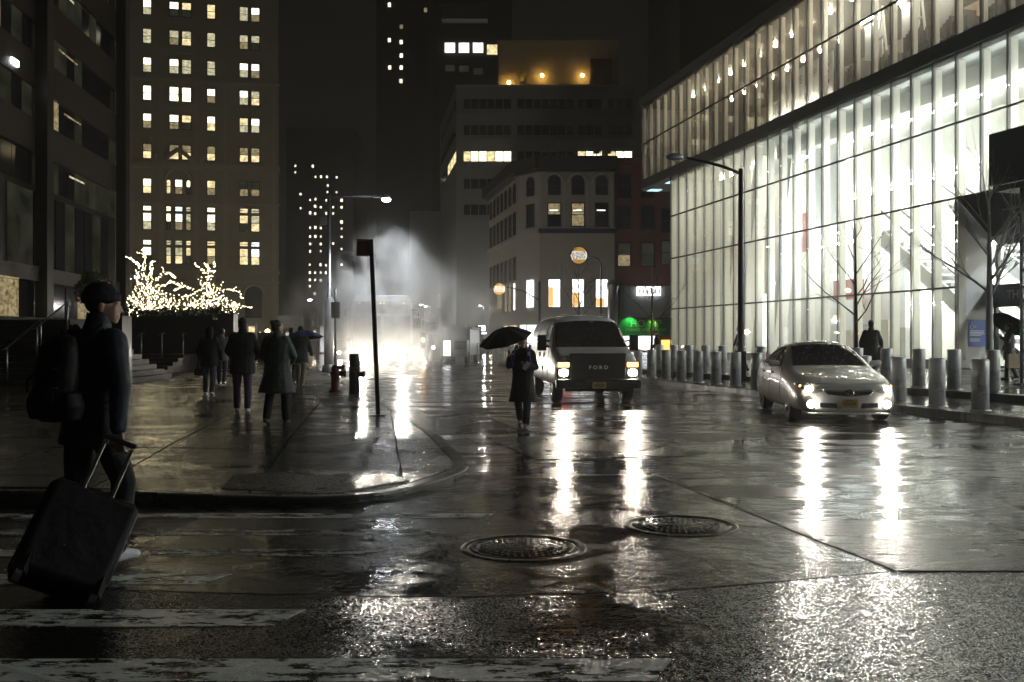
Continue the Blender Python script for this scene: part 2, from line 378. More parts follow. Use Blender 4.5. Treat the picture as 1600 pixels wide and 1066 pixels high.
def clip(poly, a, b):          # keep what lies left of a->b
    out = []; n = len(poly)
    def sd_(p): return (b[0] - a[0]) * (p[1] - a[1]) - (b[1] - a[1]) * (p[0] - a[0])
    for i in range(n):
        p, q = poly[i], poly[(i + 1) % n]; s0, s1 = sd_(p), sd_(q)
        if s0 >= 0: out.append(p)
        if s0 * s1 < 0: k = s0 / (s0 - s1); out.append((p[0] + (q[0] - p[0]) * k, p[1] + (q[1] - p[1]) * k))
    return out
CL = offset_path(KP, 0.185)[1:13]
full = {}
RND = random.Random(3)
for r in range(0, 16):
    for c in range(0, 11):
        y0 = 8.6 + r * 1.22; y1 = y0 + 1.196
        if y1 > 28.0: continue
        xa = 0.52 - c * 1.45
        sk = lambda y: -0.14 * (y - 8.6)
        q = [(xa - 1.428 + sk(y0), y0), (xa + sk(y0), y0), (xa + sk(y1), y1), (xa - 1.428 + sk(y1), y1)]
        cq = q
        for a, b in zip(CL[:-1], CL[1:]):
            if len(cq) >= 3: cq = clip(cq, a, b)
        if len(cq) < 3: continue
        dz = RND.uniform(-0.003, 0.003)
        far_ = sqrt((cq[0][0] + 0.75) ** 2 + (cq[0][1] - 10.4) ** 2) > 6.5
        if far_ and len(cq) == 4 and all(abs(u[0] - v[0]) + abs(u[1] - v[1]) < 1e-6 for u, v in zip(cq, q)):
            if 'm' not in full:
                x0, yy = q[0]; full['m'] = MB().prism([(u - x0, v - yy) for u, v in q], -0.125, 0.0).mesh('slab'); full['m'].materials.append(M['paving'])
            s = obj('paving_slab', full['m'], None, side); s.location = (q[0][0], q[0][1], 0.15 + dz)
        else:
            s = dip_mesh(MB().prism(cq, 0.02, 0.15 + dz).build('paving_slab', 'paving', side))
o = MB().prism([(-2.75, 9.25), (-1.75, 9.08), (-1.3, 9.5), (-1.05, 10.0), (-1.35, 10.55), (-2.1, 10.75), (-2.9, 10.2)], 0.03, 0.161).build('pavement_patch', 'coarse_patch'); dip_mesh(o); tag(o, 'rough dark repair patch at the pavement corner', None, None, 'structure')
o = MB().prism([(-3.7, 19.4), (-2.75, 19.4), (-4.4, 26.5), (-5.5, 26.5)], 0.10, 0.157).build('pavement_patch', 'coarse_patch'); tag(o, 'rough asphalt tree pit strip round the hydrant', None, None, 'structure')

# ---------------------------------------------------------------- right pavement: kerb, raised walk
RK = [(14.5, -4), (11.0, 9.0), (9.55, 13.5), (8.45, 17.8), (4.15, 33.9), (1.55, 44.0), (-0.6, 52.0), (-0.9, 55.0), (0.2, 57.5), (3.0, 58.5), (40, 62)]
rs = sheet('sidewalk', [(40, -4)] + list(RK), 0.13, 'right_paving'); rs.name = 'sidewalk_right'; tag(rs, 'wet bright pavement before the glass building', None, None, 'structure')
RKs = smooth_path(RK); o = ribbon(RKs, offset_path(RKs, -0.35), -0.02, 0.15).build('kerb_right', 'kerb_stone', None, 0.015); tag(o, 'wet concrete kerb under the front row of bollards', None, None, 'structure')
R2 = [(18.0, 0.0), (12.6, 16.9), (10.62, 22.0), (6.45, 34.6), (4.6, 40.2), (2.2, 48.5), (3.0, 52)]
r2 = MB().prism([(40, 0)] + R2 + [(9.6, 76), (40, 80)], 0.0, 0.27).build('upper_walk', 'right_paving'); tag(r2, 'raised pavement along the foot of the glass building', None, None, 'structure')
o = ribbon(R2, offset_path(R2, -0.4), 0.1, 0.276).build('upper_kerb', 'kerb_stone', None, 0.012); tag(o, 'low granite step under the back row of bollards', None, None, 'structure')

# ---------------------------------------------------------------- manholes
def manhole(x, y, label, rot, z=0.006):
    t = thing('manhole', label, 'manhole', (x, y, z), rot, 'manholes in the road')
    MB().lathe([(0.455, -0.02), (0.455, 0.0), (0.448, 0.003), (0.405, 0.004), (0.395, -0.004), (0.392, -0.02)], 48, cap=False).build('frame_ring', 'cast_iron', t)
    c = MB(); c.lathe([(0.385, -0.02), (0.385, -0.002), (0.380, 0.002), (0.365, 0.003), (0.355, 0.0), (0.345, 0.0), (0.335, 0.003), (0.001, 0.003)], 48)
    c.build('cover', 'smooth_patch', t)
    k = MB()
    for i in range(-14, 15):
        for j in (-0.03, 0.03): k.box((i * 0.021, j * 0.55, 0.004), (0.011, 0.024, 0.004))
    for rr, nn in ((0.10, 14), (0.17, 22), (0.24, 30), (0.30, 38)):
        for i in range(nn):
            a = 2 * pi * i / nn
            if abs(rr * sin(a)) > 0.045: k.box((rr * cos(a), rr * sin(a), 0.0035), (0.03, 0.016, 0.003), rz=a)
    o = k.build('tread_studs', 'cast_iron', t); o['kind'] = 'stuff'
    return t
manhole(0.083, 7.07, 'round iron manhole cover nearest the crosswalk, with a straight row of studs', 0.05, 0.007)
manhole(1.365, 7.91, 'round iron manhole cover farther off, beside the raised joint', -0.12, 0.007)
# ================================================================ the glass building
mat('mullion_metal', (0.10, 0.10, 0.105), 0.4, 0.3, noise=0.15, nscale=3)
mat('dark_metal', (0.035, 0.037, 0.042), 0.35, 0.6, noise=0.2, nscale=3)
mat('spandrel', (0.07, 0.075, 0.085), 0.35, 0.5, noise=0.15, nscale=1.5)
mat('white_paint', (0.8, 0.79, 0.75), 0.5, noise=0.05, nscale=2)
mat('warm_white', (0.82, 0.77, 0.66), 0.5, noise=0.06, nscale=2)
mat('hall_wall', (0.72, 0.72, 0.66), 0.6, noise=0.12, nscale=0.5)
mat('ceiling_grey', (0.42, 0.43, 0.40), 0.6, noise=0.1, nscale=1)
mat('floor_terrazzo', (0.5, 0.49, 0.46), 0.15, noise=0.15, nscale=12)
mat('shop_beige', (0.55, 0.45, 0.36), 0.6, noise=0.25, nscale=1.2)
mat('shop_dark', (0.10, 0.08, 0.075), 0.5, noise=0.4, nscale=3)
mat('steel', (0.5, 0.51, 0.53), 0.3, 0.9, noise=0.1)
mat('grey_panel', (0.42, 0.42, 0.43), 0.35, noise=0.06, nscale=1.5)
mat('blue_sign', (0.06, 0.12, 0.42), 0.35)
mat('sign_white', (0.8, 0.8, 0.8), 0.5)
mat('red_print', (0.6, 0.03, 0.03), 0.5)
mat('grey_print', (0.25, 0.22, 0.20), 0.6)
thin_glass('facade_glass', (0.93, 0.955, 0.94), 0.9, milk=0.10)
thin_glass('clear_glass', (0.96, 0.98, 0.97), 0.8)
emis('strip_light', (1.0, 0.96, 0.84), 82.0)
emis('cool_strip', (0.86, 0.94, 1.0), 115.0)
emis('down_light', (1.0, 0.84, 0.62), 160.0)
emis('poster_strip', (1.0, 0.93, 0.8), 70.0)
emis('bright_panel', (1.0, 0.99, 0.96), 2.6)

UO = Vector((17.9, 39.5, 0)); UU = Vector((-0.2117, 0.9773, 0)); UN = Vector((0.9773, 0.2117, 0))
UROT = atan2(UU.y, UU.x)
def FB(s, d, z): return UO + UU * s + UN * d + Vector((0, 0, z))
gb = thing('glass_building', 'long glass fronted building with brightly lit white interior beside the bollards', 'building', (0, 0, 0))
MOD = 1.48
def fbox(b, s0, s1, d0, d1, z0, z1):
    vs = [FB(s, d, z) for z in (z0, z1) for d in (d0, d1) for s in (s0, s1)]
    return b.add(vs, [(0, 2, 3, 1), (4, 5, 7, 6), (0, 1, 5, 4), (2, 6, 7, 3), (0, 4, 6, 2), (1, 3, 7, 5)])
def fpart(name, args, mt, parent=gb):
    b = MB()
    for a in args: fbox(b, *a)
    return b.build(name, mt, parent)
NL = 21; SL = NL * MOD          # lower glass
NU0, NU1 = -30, 25              # upper glass modules; the front goes on past the right edge of the view
S0 = NU0 * MOD
# structure
fpart('floor_slab', [(S0, SL + 0.3, 0.05, 12, 0.05, 0.32)], 'floor_terrazzo')
fpart('sill', [(0.0, SL + 0.1, -0.12, 0.30, 0.27, 0.62)], 'spandrel')
fpart('rear_wall', [(S0, SL, 7.2, 7.5, 0.32, 13.0)], 'hall_wall')
fpart('end_wall', [(SL, SL + 0.4, 0.3, 11.3, 0.32, 13.0)], 'ceiling_grey')
fpart('ceiling', [(S0, SL, 0.1, 11.3, 12.75, 13.0)], 'ceiling_grey')
fpart('spandrel_band', [(NU0 * MOD, NU1 * MOD, -0.14, 0.25, 13.0, 13.66)], 'spandrel')
fpart('upper_floor', [(NU0 * MOD, NU1 * MOD, 0.25, 10, 13.3, 13.6)], 'shop_dark')
fpart('upper_rear_wall', [(NU0 * MOD, NU1 * MOD, 9.0, 9.3, 13.6, 19.5)], 'shop_beige')
fpart('upper_ceiling', [(NU0 * MOD, NU1 * MOD, 0.1, 9.3, 19.25, 19.5)], 'shop_dark')
fpart('roof', [(NU0 * MOD - 0.2, NU1 * MOD + 0.2, -0.2, 10, 19.5, 20.0)], 'spandrel')
fpart('end_wall', [(NU1 * MOD, NU1 * MOD + 0.3, 0.0, 9.3, 13.0, 19.5)], 'spandrel')
fpart('end_wall', [(NU0 * MOD - 0.3, NU0 * MOD, 0.0, 12, 0.3, 19.5)], 'spandrel')
fpart('soffit', [(SL + 0.4, NU1 * MOD, 0.0, 9.3, 12.86, 13.0)], 'ceiling_grey')
fpart('soffit_light', [(NU1 * MOD - 1.2, NU1 * MOD - 0.2, 0.3, 1.2, 12.82, 12.855), (SL + 0.8, SL + 1.9, 0.3, 1.2, 12.82, 12.855)], emis('soffit_glow', (0.55, 0.85, 0.95), 1.2))
# mullions, transoms, fins, panes
def shared(name, s0, s1, d0, d1, z0, z1, mt):
    b = MB(); vs = [UU * s + UN * d + Vector((0, 0, z)) for z in (z0, z1) for d in (d0, d1) for s in (s0, s1)]
    b.add(vs, [(0, 2, 3, 1), (4, 5, 7, 6), (0, 1, 5, 4), (2, 6, 7, 3), (0, 4, 6, 2), (1, 3, 7, 5)])
    me = b.mesh(name); me.materials.append(M[mt]); return me
mull = shared('mullion', -0.028, 0.028, -0.03, 0.035, 0.62, 13.0, 'mullion_metal')
mull_s = shared('mullion', -0.028, 0.028, -0.03, 0.035, 7.15, 13.0, 'mullion_metal')
mull_u = shared('mullion', -0.032, 0.032, -0.03, 0.035, 13.66, 19.4, 'mullion_metal')
fin = shared('fin', -0.05, 0.05, 0.10, 0.42, 0.62, 12.72, 'warm_white')
fin_s = shared('fin', -0.05, 0.05, 0.10, 0.42, 7.2, 12.72, 'warm_white')
fin_u = shared('fin', -0.05, 0.05, 0.10, 0.30, 13.66, 19.2, 'warm_white')
for k in range(0, NL + 1):
    o = obj('mullion', mull, None, gb); o.location = FB(k * MOD, 0, 0)
    o = obj('fin', fin, None, gb); o.location = FB(k * MOD, 0, 0)
for k in range(NU0, 0):
    o = obj('mullion', mull_s if k > -9 else mull, None, gb); o.location = FB(k * MOD, 0, 0)
    o = obj('fin', fin_s if k > -9 else fin, None, gb); o.location = FB(k * MOD, 0, 0)
for k in range(NU0, NU1 + 1):
    o = obj('mullion', mull_u, None, gb); o.location = FB(k * MOD, 0, 0)
    o = obj('fin', fin_u, None, gb); o.location = FB(k * MOD, 0, 0)
ROWS = [(0.62, 3.56), (3.56, 7.15), (7.15, 10.17), (10.17, 13.0)]
panes = {}
for i, (z0, z1) in enumerate(ROWS):
    panes[i] = shared('pane', 0.05, MOD - 0.05, -0.012, 0.012, z0 + 0.045, z1 - 0.045, 'facade_glass')
    if i: fpart('transom', [((NU0 * MOD if i > 1 else 0), SL, -0.04, 0.05, z0 - 0.04, z0 + 0.04)], 'dark_metal')
    for k in [q for q in range(NU0, NL) if i > 1 or q >= 0 or q < -9]: obj('pane', panes[i], None, gb).location = FB(k * MOD, 0, 0)
for i, (z0, z1) in enumerate([(13.66, 16.45), (16.45, 19.4)]):
    pm = shared('pane', 0.055, MOD - 0.055, -0.012, 0.012, z0 + 0.04, z1 - 0.04, 'facade_glass')
    for k in range(NU0, NU1): obj('pane', pm, None, gb).location = FB(k * MOD, 0, 0)
fpart('transom', [(NU0 * MOD, NU1 * MOD, -0.04, 0.05, 16.41, 16.49)], 'dark_metal')
# ceiling strips of the hall: visible rows, plus deeper ones added to brighten the interior
stripm = shared('ceiling_light', -1.15, 1.15, -0.09, 0.09, -0.05, 0.0, 'strip_light')
coolm = shared('ceiling_light', -1.15, 1.15, -0.09, 0.09, -0.05, 0.0, 'cool_strip')
fpart('mezzanine', [(S0, 17.5, 5.2, 7.2, 9.9, 10.3)], 'white_paint')
fpart('bulkhead', [(S0, 17.5, 1.2, 1.9, 11.85, 12.7)], 'ceiling_grey')
for k in range(30):
    s = S0 + 1.5 + 2.96 * k
    if s > SL - 2: break
    far = s > 17
    obj('ceiling_light', coolm if 8 < s < 17 or s < -9 else stripm, None, gb).location = FB(s, 2.8, 12.0 if not far else 12.6)
    if not far:
        obj('ceiling_light', coolm if s < -9 else stripm, None, gb).location = FB(s, 5.8, 9.7)
        obj('ceiling_light', stripm, None, gb).location = FB(s + 0.4, 6.4, 6.4)
        obj('ceiling_light', coolm, None, gb).location = FB(s + 0.2, 4.0, 6.9)
        obj('ceiling_light', stripm, None, gb).location = FB(s + 0.9, 6.9, 3.4)  # strips near the rear wall, added to brighten the depth of the hall
    else:
        obj('ceiling_light', stripm, None, gb).location = FB(s, 6.6, 8.0)  # deep strip added to brighten the far end
fpart('gallery', [(S0, -0.5, 5.5, 7.2, 6.7, 7.1), (-0.5, 20, 6.2, 7.2, 6.7, 7.1)], 'white_paint')
# a bright white wall of the hall and slanting columns at the far end
fpart('partition_wall', [(9.0, 16.8, 3.8, 4.0, 0.32, 6.4)], 'white_paint')
obj('ceiling_light', coolm, None, gb).location = FB(11, 2.0, 6.5)  # this strip and the next are put here to light the white wall
obj('ceiling_light', coolm, None, gb).location = FB(14, 2.0, 6.5)
fpart('partition_wall', [(12.6, 15.4, 2.2, 2.35, 7.2, 12.7)], 'white_paint')
for s0, s1, d in ((19.5, 17.0, 2.2), (23.6, 20.6, 2.0), (27.5, 24.4, 2.6), (17.6, 13.6, 3.0)):
    b = MB(); b.bar(FB(s0, d, 0.32), FB(s1, d, 12.7), 0.55, 0.75, up=UN); b.build('slanting_column', 'warm_white', gb)
for s in (22, 25, 28):
    fpart('screen_wall', [(s, s + 1.3, 5.5, 5.7, 0.32, 12.6)], 'warm_white')
fpart('light_slot', [(26.5, 26.9, 5.0, 5.1, 0.6, 4.5), (24.2, 24.5, 4.6, 4.7, 1.5, 5.2)], 'bright_panel')
fpart('wall_screen', [(25.2, 26.2, 3.4, 3.5, 5.9, 8.9)], emis('blue_screen', (0.45, 0.5, 0.95), 1.1))
for s in (19.0, 20.4, 17.6):
    bn = fpart('banner', [(s, s + 0.75, 3.3, 3.34, 6.6, 8.9)], 'red_print')
fpart('red_counter', [(11.2, 13.2, 2.3, 2.9, 3.55, 4.6)], 'red_print')
fpart('counter_top', [(11.0, 13.4, 2.2, 3.0, 4.6, 4.95)], 'bright_panel')
for k, s in enumerate((3.5, 1.6, -0.4)):
    fpart('wall_poster', [(s, s + 1.0, 7.1, 7.15, 7.6, 8.6)], 'blue_sign' if k else 'grey_print')
# goods on shelves seen at street level
for k, (s, dz) in enumerate(((10.2, 1.9), (8.6, 2.1), (7.2, 1.7), (12.0, 1.6))):
    fpart('shelf_unit', [(s, s + 0.9, 2.6, 3.1, 0.32, 0.32 + dz)], 'shop_beige' if k % 2 else 'ceiling_grey')
# upper shop floor
for k in range(38):
    s = S0 + 1 + 2.1 * k
    if s > 34: break
    b = MB()
    for dd in (2.2, 5.4): b.lathe([(0.09, -0.12), (0.09, 0.0)], 8, c=FB(s + 0.4 * (dd > 3), dd, 19.2))
    b.build('down_light', 'down_light', gb)
for k in range(11):
    s = -10 + 2.6 * k
    b = MB(); fbox(b, s, s + 1.9, 0.9, 1.4, 13.6, 14.0 + 0.25 * (k % 3))
    for q in range(9): fbox(b, s + 0.05 + q * 0.2, s + 0.19 + q * 0.2, 0.85, 1.45, 14.0 + 0.25 * (k % 3), 14.5 + 0.1 * ((q * 7 + k) % 4) + 0.25 * (k % 3))
    b.build('clothes_rack', 'shop_dark', gb)
for (s, ln) in ((8.2, 1.5), (5.3, 1.3), (2.6, 1.4), (-0.6, 1.6), (-4.5, 2)):
    fpart('hanging_panel', [(s, s + ln, 2.0, 2.08, 14.6, 17.2)], 'white_paint')
    fpart('panel_light', [(s, s + ln, 1.7, 1.8, 17.3, 17.42)], 'strip_light')
for s in (6.3, 3.4):
    b = MB(); b.bar(FB(s, 1.0, 15.0), FB(s + 0.35, 1.0, 17.2), 0.1, 0.06); b.bar(FB(s + 0.7, 1.0, 15.0), FB(s + 0.35, 1.0, 17.2), 0.1, 0.06); b.bar(FB(s + 0.12, 1.0, 15.7), FB(s + 0.58, 1.0, 15.7), 0.1, 0.06)
    b.build('display_letter', 'white_paint', gb)
fpart('exit_sign', [(8.9, 9.4, 2.4, 2.5, 15.8, 16.2)], emis('red_glow', (1.0, 0.08, 0.05), 1.5))
# posters hung behind the lower row of shop glass, lit from their feet
for k in range(4):
    s = 10.36 + k * MOD
    p = fpart('poster', [(s + 0.22, s + MOD - 0.10, 0.75, 0.78, 13.7, 16.2)], 'white_paint')
    fpart('poster_light', [(s + 0.25, s + MOD - 0.15, 0.35, 0.40, 13.62, 13.68)], 'poster_strip')
    if k == 0:
        b = MB()
        for q in range(9): b.ball(FB(s + 0.75 + 0.12 * sin(q * 2.4), 0.735, 14.4 + q * 0.17), (0.09, 0.09, 0.13), 1)
        b.build('red_print', 'red_print', p)
    elif k < 3:
        for q, tx in enumerate([('UP', 'E', ''), ('VE', 'H', '')][k - 1]):
            if tx:
                me = text_mesh(tx, 0.62, 0.004); o = obj('lettering', me, 'grey_print', p); o.rotation_euler = (0, 0, UROT + pi); o.location = FB(s + 0.72, 0.735, 15.5 - 0.75 * q)
    else:
        b = MB(); b.tube([FB(s + 0.9, 0.735, 14.2), FB(s + 0.6, 0.735, 14.9), FB(s + 0.75, 0.735, 15.7)], [0.14, 0.2, 0.03], 8); b.tube([FB(s + 0.5, 0.735, 14.0), FB(s + 0.7, 0.735, 15.1)], [0.08, 0.03], 6); b.build('figure_print', 'grey_print', p)
# escalators behind the right half of the hall
def escalator(s0, s1, d, z0, z1, label):
    t = thing('escalator', label, 'escalator', FB(s0, d, z0), 0, 'escalators in the glass hall')
    L = lambda s, dd, z: FB(s, dd, z) - FB(s0, d, z0)
    b = MB(); b.bar(L(s0, d + 0.5, z0 - 0.35), L(s1, d + 0.5, z1 - 0.35), 1.2, 0.7); b.build('truss', 'white_paint', t)
    n = 18; b = MB()
    for i in range(n):
        k = (i + 0.5) / n; c = L(s0 + (s1 - s0) * k, d + 0.5, z0 + (z1 - z0) * k + 0.02)
        b.box(c, (abs(s1 - s0) / n * 1.02, 0.9, 0.18), rz=UROT)
    b.build('steps', 'steel', t)
    for dd in (-0.08, 1.08):
        b = MB(); vs = [L(s0, d + dd, z0), L(s1, d + dd, z1), L(s1, d + dd, z1 + 0.9), L(s0, d + dd, z0 + 0.9)]
        b.add(vs, [(0, 1, 2, 3)]); b.build('balustrade', 'clear_glass', t)
        b = MB(); b.bar(L(s0, d + dd, z0 + 0.95), L(s1, d + dd, z1 + 0.95), 0.09, 0.08); b.build('handrail', 'dark_metal', t)
    return t
escalator(-2.0, 8.2, 2.0, 0.5, 6.8, 'nearer white escalator behind the street level panes of the glass hall')
escalator(-3.2, 7.2, 4.6, 1.6, 8.0, 'farther white escalator deeper inside the glass hall')
# entrance porch right of the glass
fpart('porch_wall', [(-0.05, 0.03, 0.10, 1.55, 0.30, 7.1)], 'grey_panel')
fpart('porch_wall', [(-13.3, -0.06, 1.9, 2.1, 5.3, 7.1)], 'dark_metal')
b = MB(); b.add([FB(-0.07, 0.02, 7.1), FB(-13.3, 0.02, 7.1), FB(-13.3, 1.9, 5.3), FB(-0.07, 1.9, 5.3), FB(-0.07, 0.02, 7.13), FB(-13.3, 0.02, 7.13), FB(-13.3, 1.9, 5.33), FB(-0.07, 1.9, 5.33)], [(0, 1, 2, 3), (7, 6, 5, 4), (0, 4, 5, 1), (1, 5, 6, 2), (2, 6, 7, 3), (3, 7, 4, 0)]); b.build('porch_soffit', 'dark_metal', gb)
fpart('door_header', [(-13.3, -0.06, 1.45, 1.95, 2.75, 3.65)], 'spandrel')
for k in range(6):
    s = -0.25 - k * 1.5
    fpart('door_post', [(s - 0.06, s + 0.06, 1.6, 1.75, 0.32, 2.75)], 'dark_metal'); fpart('door_post', [(s - 0.05, s + 0.05, 1.7, 1.82, 3.65, 5.3)], 'dark_metal')
    fpart('pane', [(s - 1.42, s - 0.08, 1.66, 1.69, 0.34, 2.73)], 'clear_glass'); fpart('pane', [(s - 1.42, s - 0.08, 1.76, 1.79, 3.67, 5.28)], 'clear_glass')
fpart('door_base', [(-13.3, -0.1, 1.6, 1.8, 0.27, 0.40)], 'dark_metal')
me = text_mesh('THE', 0.5, 0.01, 0.005); o = obj('lettering', me, 'grey_panel', gb); o.rotation_euler = (0, 0, UROT + pi); o.location = FB(-1.6, 1.44, 3.2)
# wheelchair notice on the porch wall
sg = thing('access_sign', 'blue wheelchair access notice on the grey porch wall', 'sign', FB(-0.06, 0.92, 1.72), 0)
def SG(a, z, d=0.0): return UN * a + Vector((0, 0, z)) - UU * d
def sgbox(name, a0, a1, z0, z1, d0, d1, mt):
    b = MB(); vs = [SG(a, z, d) for z in (z0, z1) for d in (d0, d1) for a in (a0, a1)]
    b.add(vs, [(0, 2, 3, 1), (4, 5, 7, 6), (0, 1, 5, 4), (2, 6, 7, 3), (0, 4, 6, 2), (1, 3, 7, 5)]); return b.build(name, mt, sg)
sgbox('board', -0.40, 0.40, -0.54, 0.54, 0.0, 0.025, 'blue_sign')
b = MB()
b.ball(SG(-0.25, 0.44, 0.03), 0.035, 1); b.tube([SG(-0.25, 0.39, 0.03), SG(-0.24, 0.29, 0.03), SG(-0.14, 0.29, 0.03), SG(-0.10, 0.21, 0.03), SG(-0.06, 0.22, 0.03)], 0.014, 6)
b.tube([SG(-0.23 + 0.09 * cos(a), 0.26 + 0.085 * sin(a), 0.03) for a in [radians(150 + i * 24) for i in range(10)]], 0.013, 6); b.build('wheelchair_symbol', 'sign_white', sg)
for k, (z, a1) in enumerate(((0.08, 0.33), (0.02, 0.30), (-0.04, 0.35), (-0.10, 0.2))): sgbox('text_line', -0.33, a1, z - 0.015, z + 0.015, 0.026, 0.03, 'sign_white')
sgbox('text_panel', -0.33, 0.15, -0.36, -0.22, 0.026, 0.03, M['grey_panel'])
# ================================================================ other buildings
mat('cream_stone', (0.38, 0.36, 0.28), 0.8, noise=0.18, nscale=0.6, bump=0.2, bscale=6)
mat('cream_trim', (0.42, 0.40, 0.32), 0.75, noise=0.15, nscale=1.0)
mat('dark_granite', (0.022, 0.02, 0.018), 0.35, noise=0.3, nscale=1.0)
mat('brown_spandrel', (0.04, 0.033, 0.026), 0.5, noise=0.2, nscale=0.8)
mat('tower_dark', (0.06, 0.058, 0.055), 0.7, noise=0.2, nscale=0.4)
mat('grey_concrete', (0.30, 0.31, 0.30), 0.7, noise=0.12, nscale=0.6)
mat('beige_stucco', (0.5, 0.47, 0.40), 0.7, noise=0.12, nscale=0.7)
mat('old_stone', (0.42, 0.40, 0.35), 0.75, noise=0.2, nscale=1.0)
mat('black_cornice', (0.02, 0.02, 0.022), 0.5)
mat('red_brick', (0.23, 0.075, 0.055), 0.75, noise=0.3, nscale=1.5)
mat('window_frame', (0.03, 0.03, 0.03), 0.5)
mat('dark_pane', (0.02, 0.022, 0.026), 0.08)
mat('blue_trim', (0.03, 0.04, 0.09), 0.4)
mat('green_board', (0.03, 0.22, 0.06), 0.4)
mat('bare_metal', (0.35, 0.36, 0.37), 0.35, 0.8)
emis('win_warm', (1.0, 0.80, 0.42), 1.0, 0.5, 1.6)
emis('win_bright', (1.0, 0.90, 0.60), 2.2, 0.35, 1.2)
emis('win_pale', (0.95, 0.88, 0.56), 0.55, 0.6, 2.2)
emis('win_dim', (1.0, 0.80, 0.42), 0.24, 0.7, 2.5)
emis('win_cool', (0.92, 0.96, 0.92), 1.7, 0.4, 1.5)
emis('win_green', (0.75, 0.78, 0.5), 0.022, 0.5, 0.5)
emis('win_far', (1.0, 0.92, 0.72), 1.7, 0.6, 0.6, light=False)
emis('shop_light', (0.95, 0.97, 1.0), 2.6, 0.35, 1.0)
emis('lit_orange_wall', (1.0, 0.55, 0.15), 1.2)  # lamplit interior behind the window, its light put in as emission
emis('roof_lamp', (1.0, 0.5, 0.10), 40.0)
emis('lamp_white', (0.93, 0.97, 1.0), 160.0)
emis('globe_warm', (1.0, 0.72, 0.3), 14.0)

class Face:
    """a flat facade: a along it, b out of it, z up"""
    def __init__(s, A, B):
        s.A = Vector((A[0], A[1], 0)); s.u = Vector((B[0] - A[0], B[1] - A[1], 0)); s.L = s.u.length; s.u.normalize()
        s.n = Vector((s.u.y, -s.u.x, 0))       # points to the camera when B lies right of A
        s.rot = atan2(s.u.y, s.u.x)
    def P(s, a, b, z): return s.A + s.u * a + s.n * b + Vector((0, 0, z))
    def box(s, mb, a0, a1, b0, b1, z0, z1):
        vs = [s.P(a, b, z) for z in (z0, z1) for b in (b0, b1) for a in (a0, a1)]
        return mb.add(vs, [(0, 2, 3, 1), (4, 5, 7, 6), (0, 1, 5, 4), (2, 6, 7, 3), (0, 4, 6, 2), (1, 3, 7, 5)])
    def part(s, name, boxes, mt, parent):
        b = MB()
        for q in boxes: s.box(b, *q)
        return b.build(name, mt, parent)
    def apx(s, px):                             # position along the face seen at a photo column
        k = (px - 800) / F; return (k * s.A.y - s.A.x) / (s.u.x - k * s.u.y)
    def zpx(s, px, py):
        a = s.apx(px); Y = s.A.y + s.u.y * a; return Zh(py, Y)

WCACHE = {}
def window(face, parent, a, z, wd, ht, top='win_warm', low='win_pale', sash=0.5, fr=0.07, arch=False, b=0.0):
    """frame with two panes (upper and lower sash), each a sub-part"""
    key = (round(wd, 2), round(ht, 2), arch, round(face.rot, 4), round(sash, 2))
    if key not in WCACHE:
        Fq = Face((0, 0), (cos(face.rot), sin(face.rot)))
        m = MB()
        if not arch:
            for (x0, x1, z0, z1) in ((-wd / 2 - fr, -wd / 2, -ht / 2, ht / 2), (wd / 2, wd / 2 + fr, -ht / 2, ht / 2), (-wd / 2 - fr, wd / 2 + fr, ht / 2, ht / 2 + fr)):
                Fq.box(m, x0, x1, -0.05, 0.10, z0, z1)
            Fq.box(m, -wd / 2 - fr * 2, wd / 2 + fr * 2, -0.05, 0.16, -ht / 2 - fr, -ht / 2)
        else:
            pts = [(-wd / 2, -ht / 2), (wd / 2, -ht / 2), (wd / 2, ht / 2 - wd / 2)] + [(wd / 2 * cos(t), ht / 2 - wd / 2 + wd / 2 * sin(t)) for t in [pi * i / 8 for i in range(1, 8)]] + [(-wd / 2, ht / 2 - wd / 2)]
            for p, q in zip(pts, pts[1:] + pts[:1]): m.bar(Fq.P(p[0], 0.04, p[1]), Fq.P(q[0], 0.04, q[1]), fr, 0.14, up=Fq.n)
        Fq.box(m, -wd / 2, wd / 2, -0.02, 0.07, -ht / 2 + ht * sash - 0.035, -ht / 2 + ht * sash + 0.035)
        me = m.mesh('window'); me.materials.append(M['window_frame'])
        lo = MB(); Fq.box(lo, -wd / 2, wd / 2, -0.03, 0.02, -ht / 2, -ht / 2 + ht * sash - 0.035)
        up = MB()
        if not arch: Fq.box(up, -wd / 2, wd / 2, -0.03, 0.02, -ht / 2 + ht * sash + 0.035, ht / 2)
        else:
            zz = -ht / 2 + ht * sash + 0.035
            poly = [(-wd / 2, zz), (wd / 2, zz), (wd / 2, ht / 2 - wd / 2)] + [(wd / 2 * cos(t), ht / 2 - wd / 2 + wd / 2 * sin(t)) for t in [pi * i / 8 for i in range(1, 8)]] + [(-wd / 2, ht / 2 - wd / 2)]
            up.prism(poly, -0.03, 0.02, lambda p, q, h: Fq.P(p, h, q))
        WCACHE[key] = (me, {}, lo, up)
    me, mm, lo, up = WCACHE[key]
    def pm(which, mt):
        if (which, mt) not in mm:
            q = (lo if which == 'l' else up).mesh('pane'); q.materials.append(M[mt]); mm[(which, mt)] = q
        return mm[(which, mt)]
    o = obj('window', me, None, parent); o.location = face.P(a, b, z) - parent.location
    obj('pane', pm('l', low), None, o); obj('pane', pm('u', top), None, o)
    return o

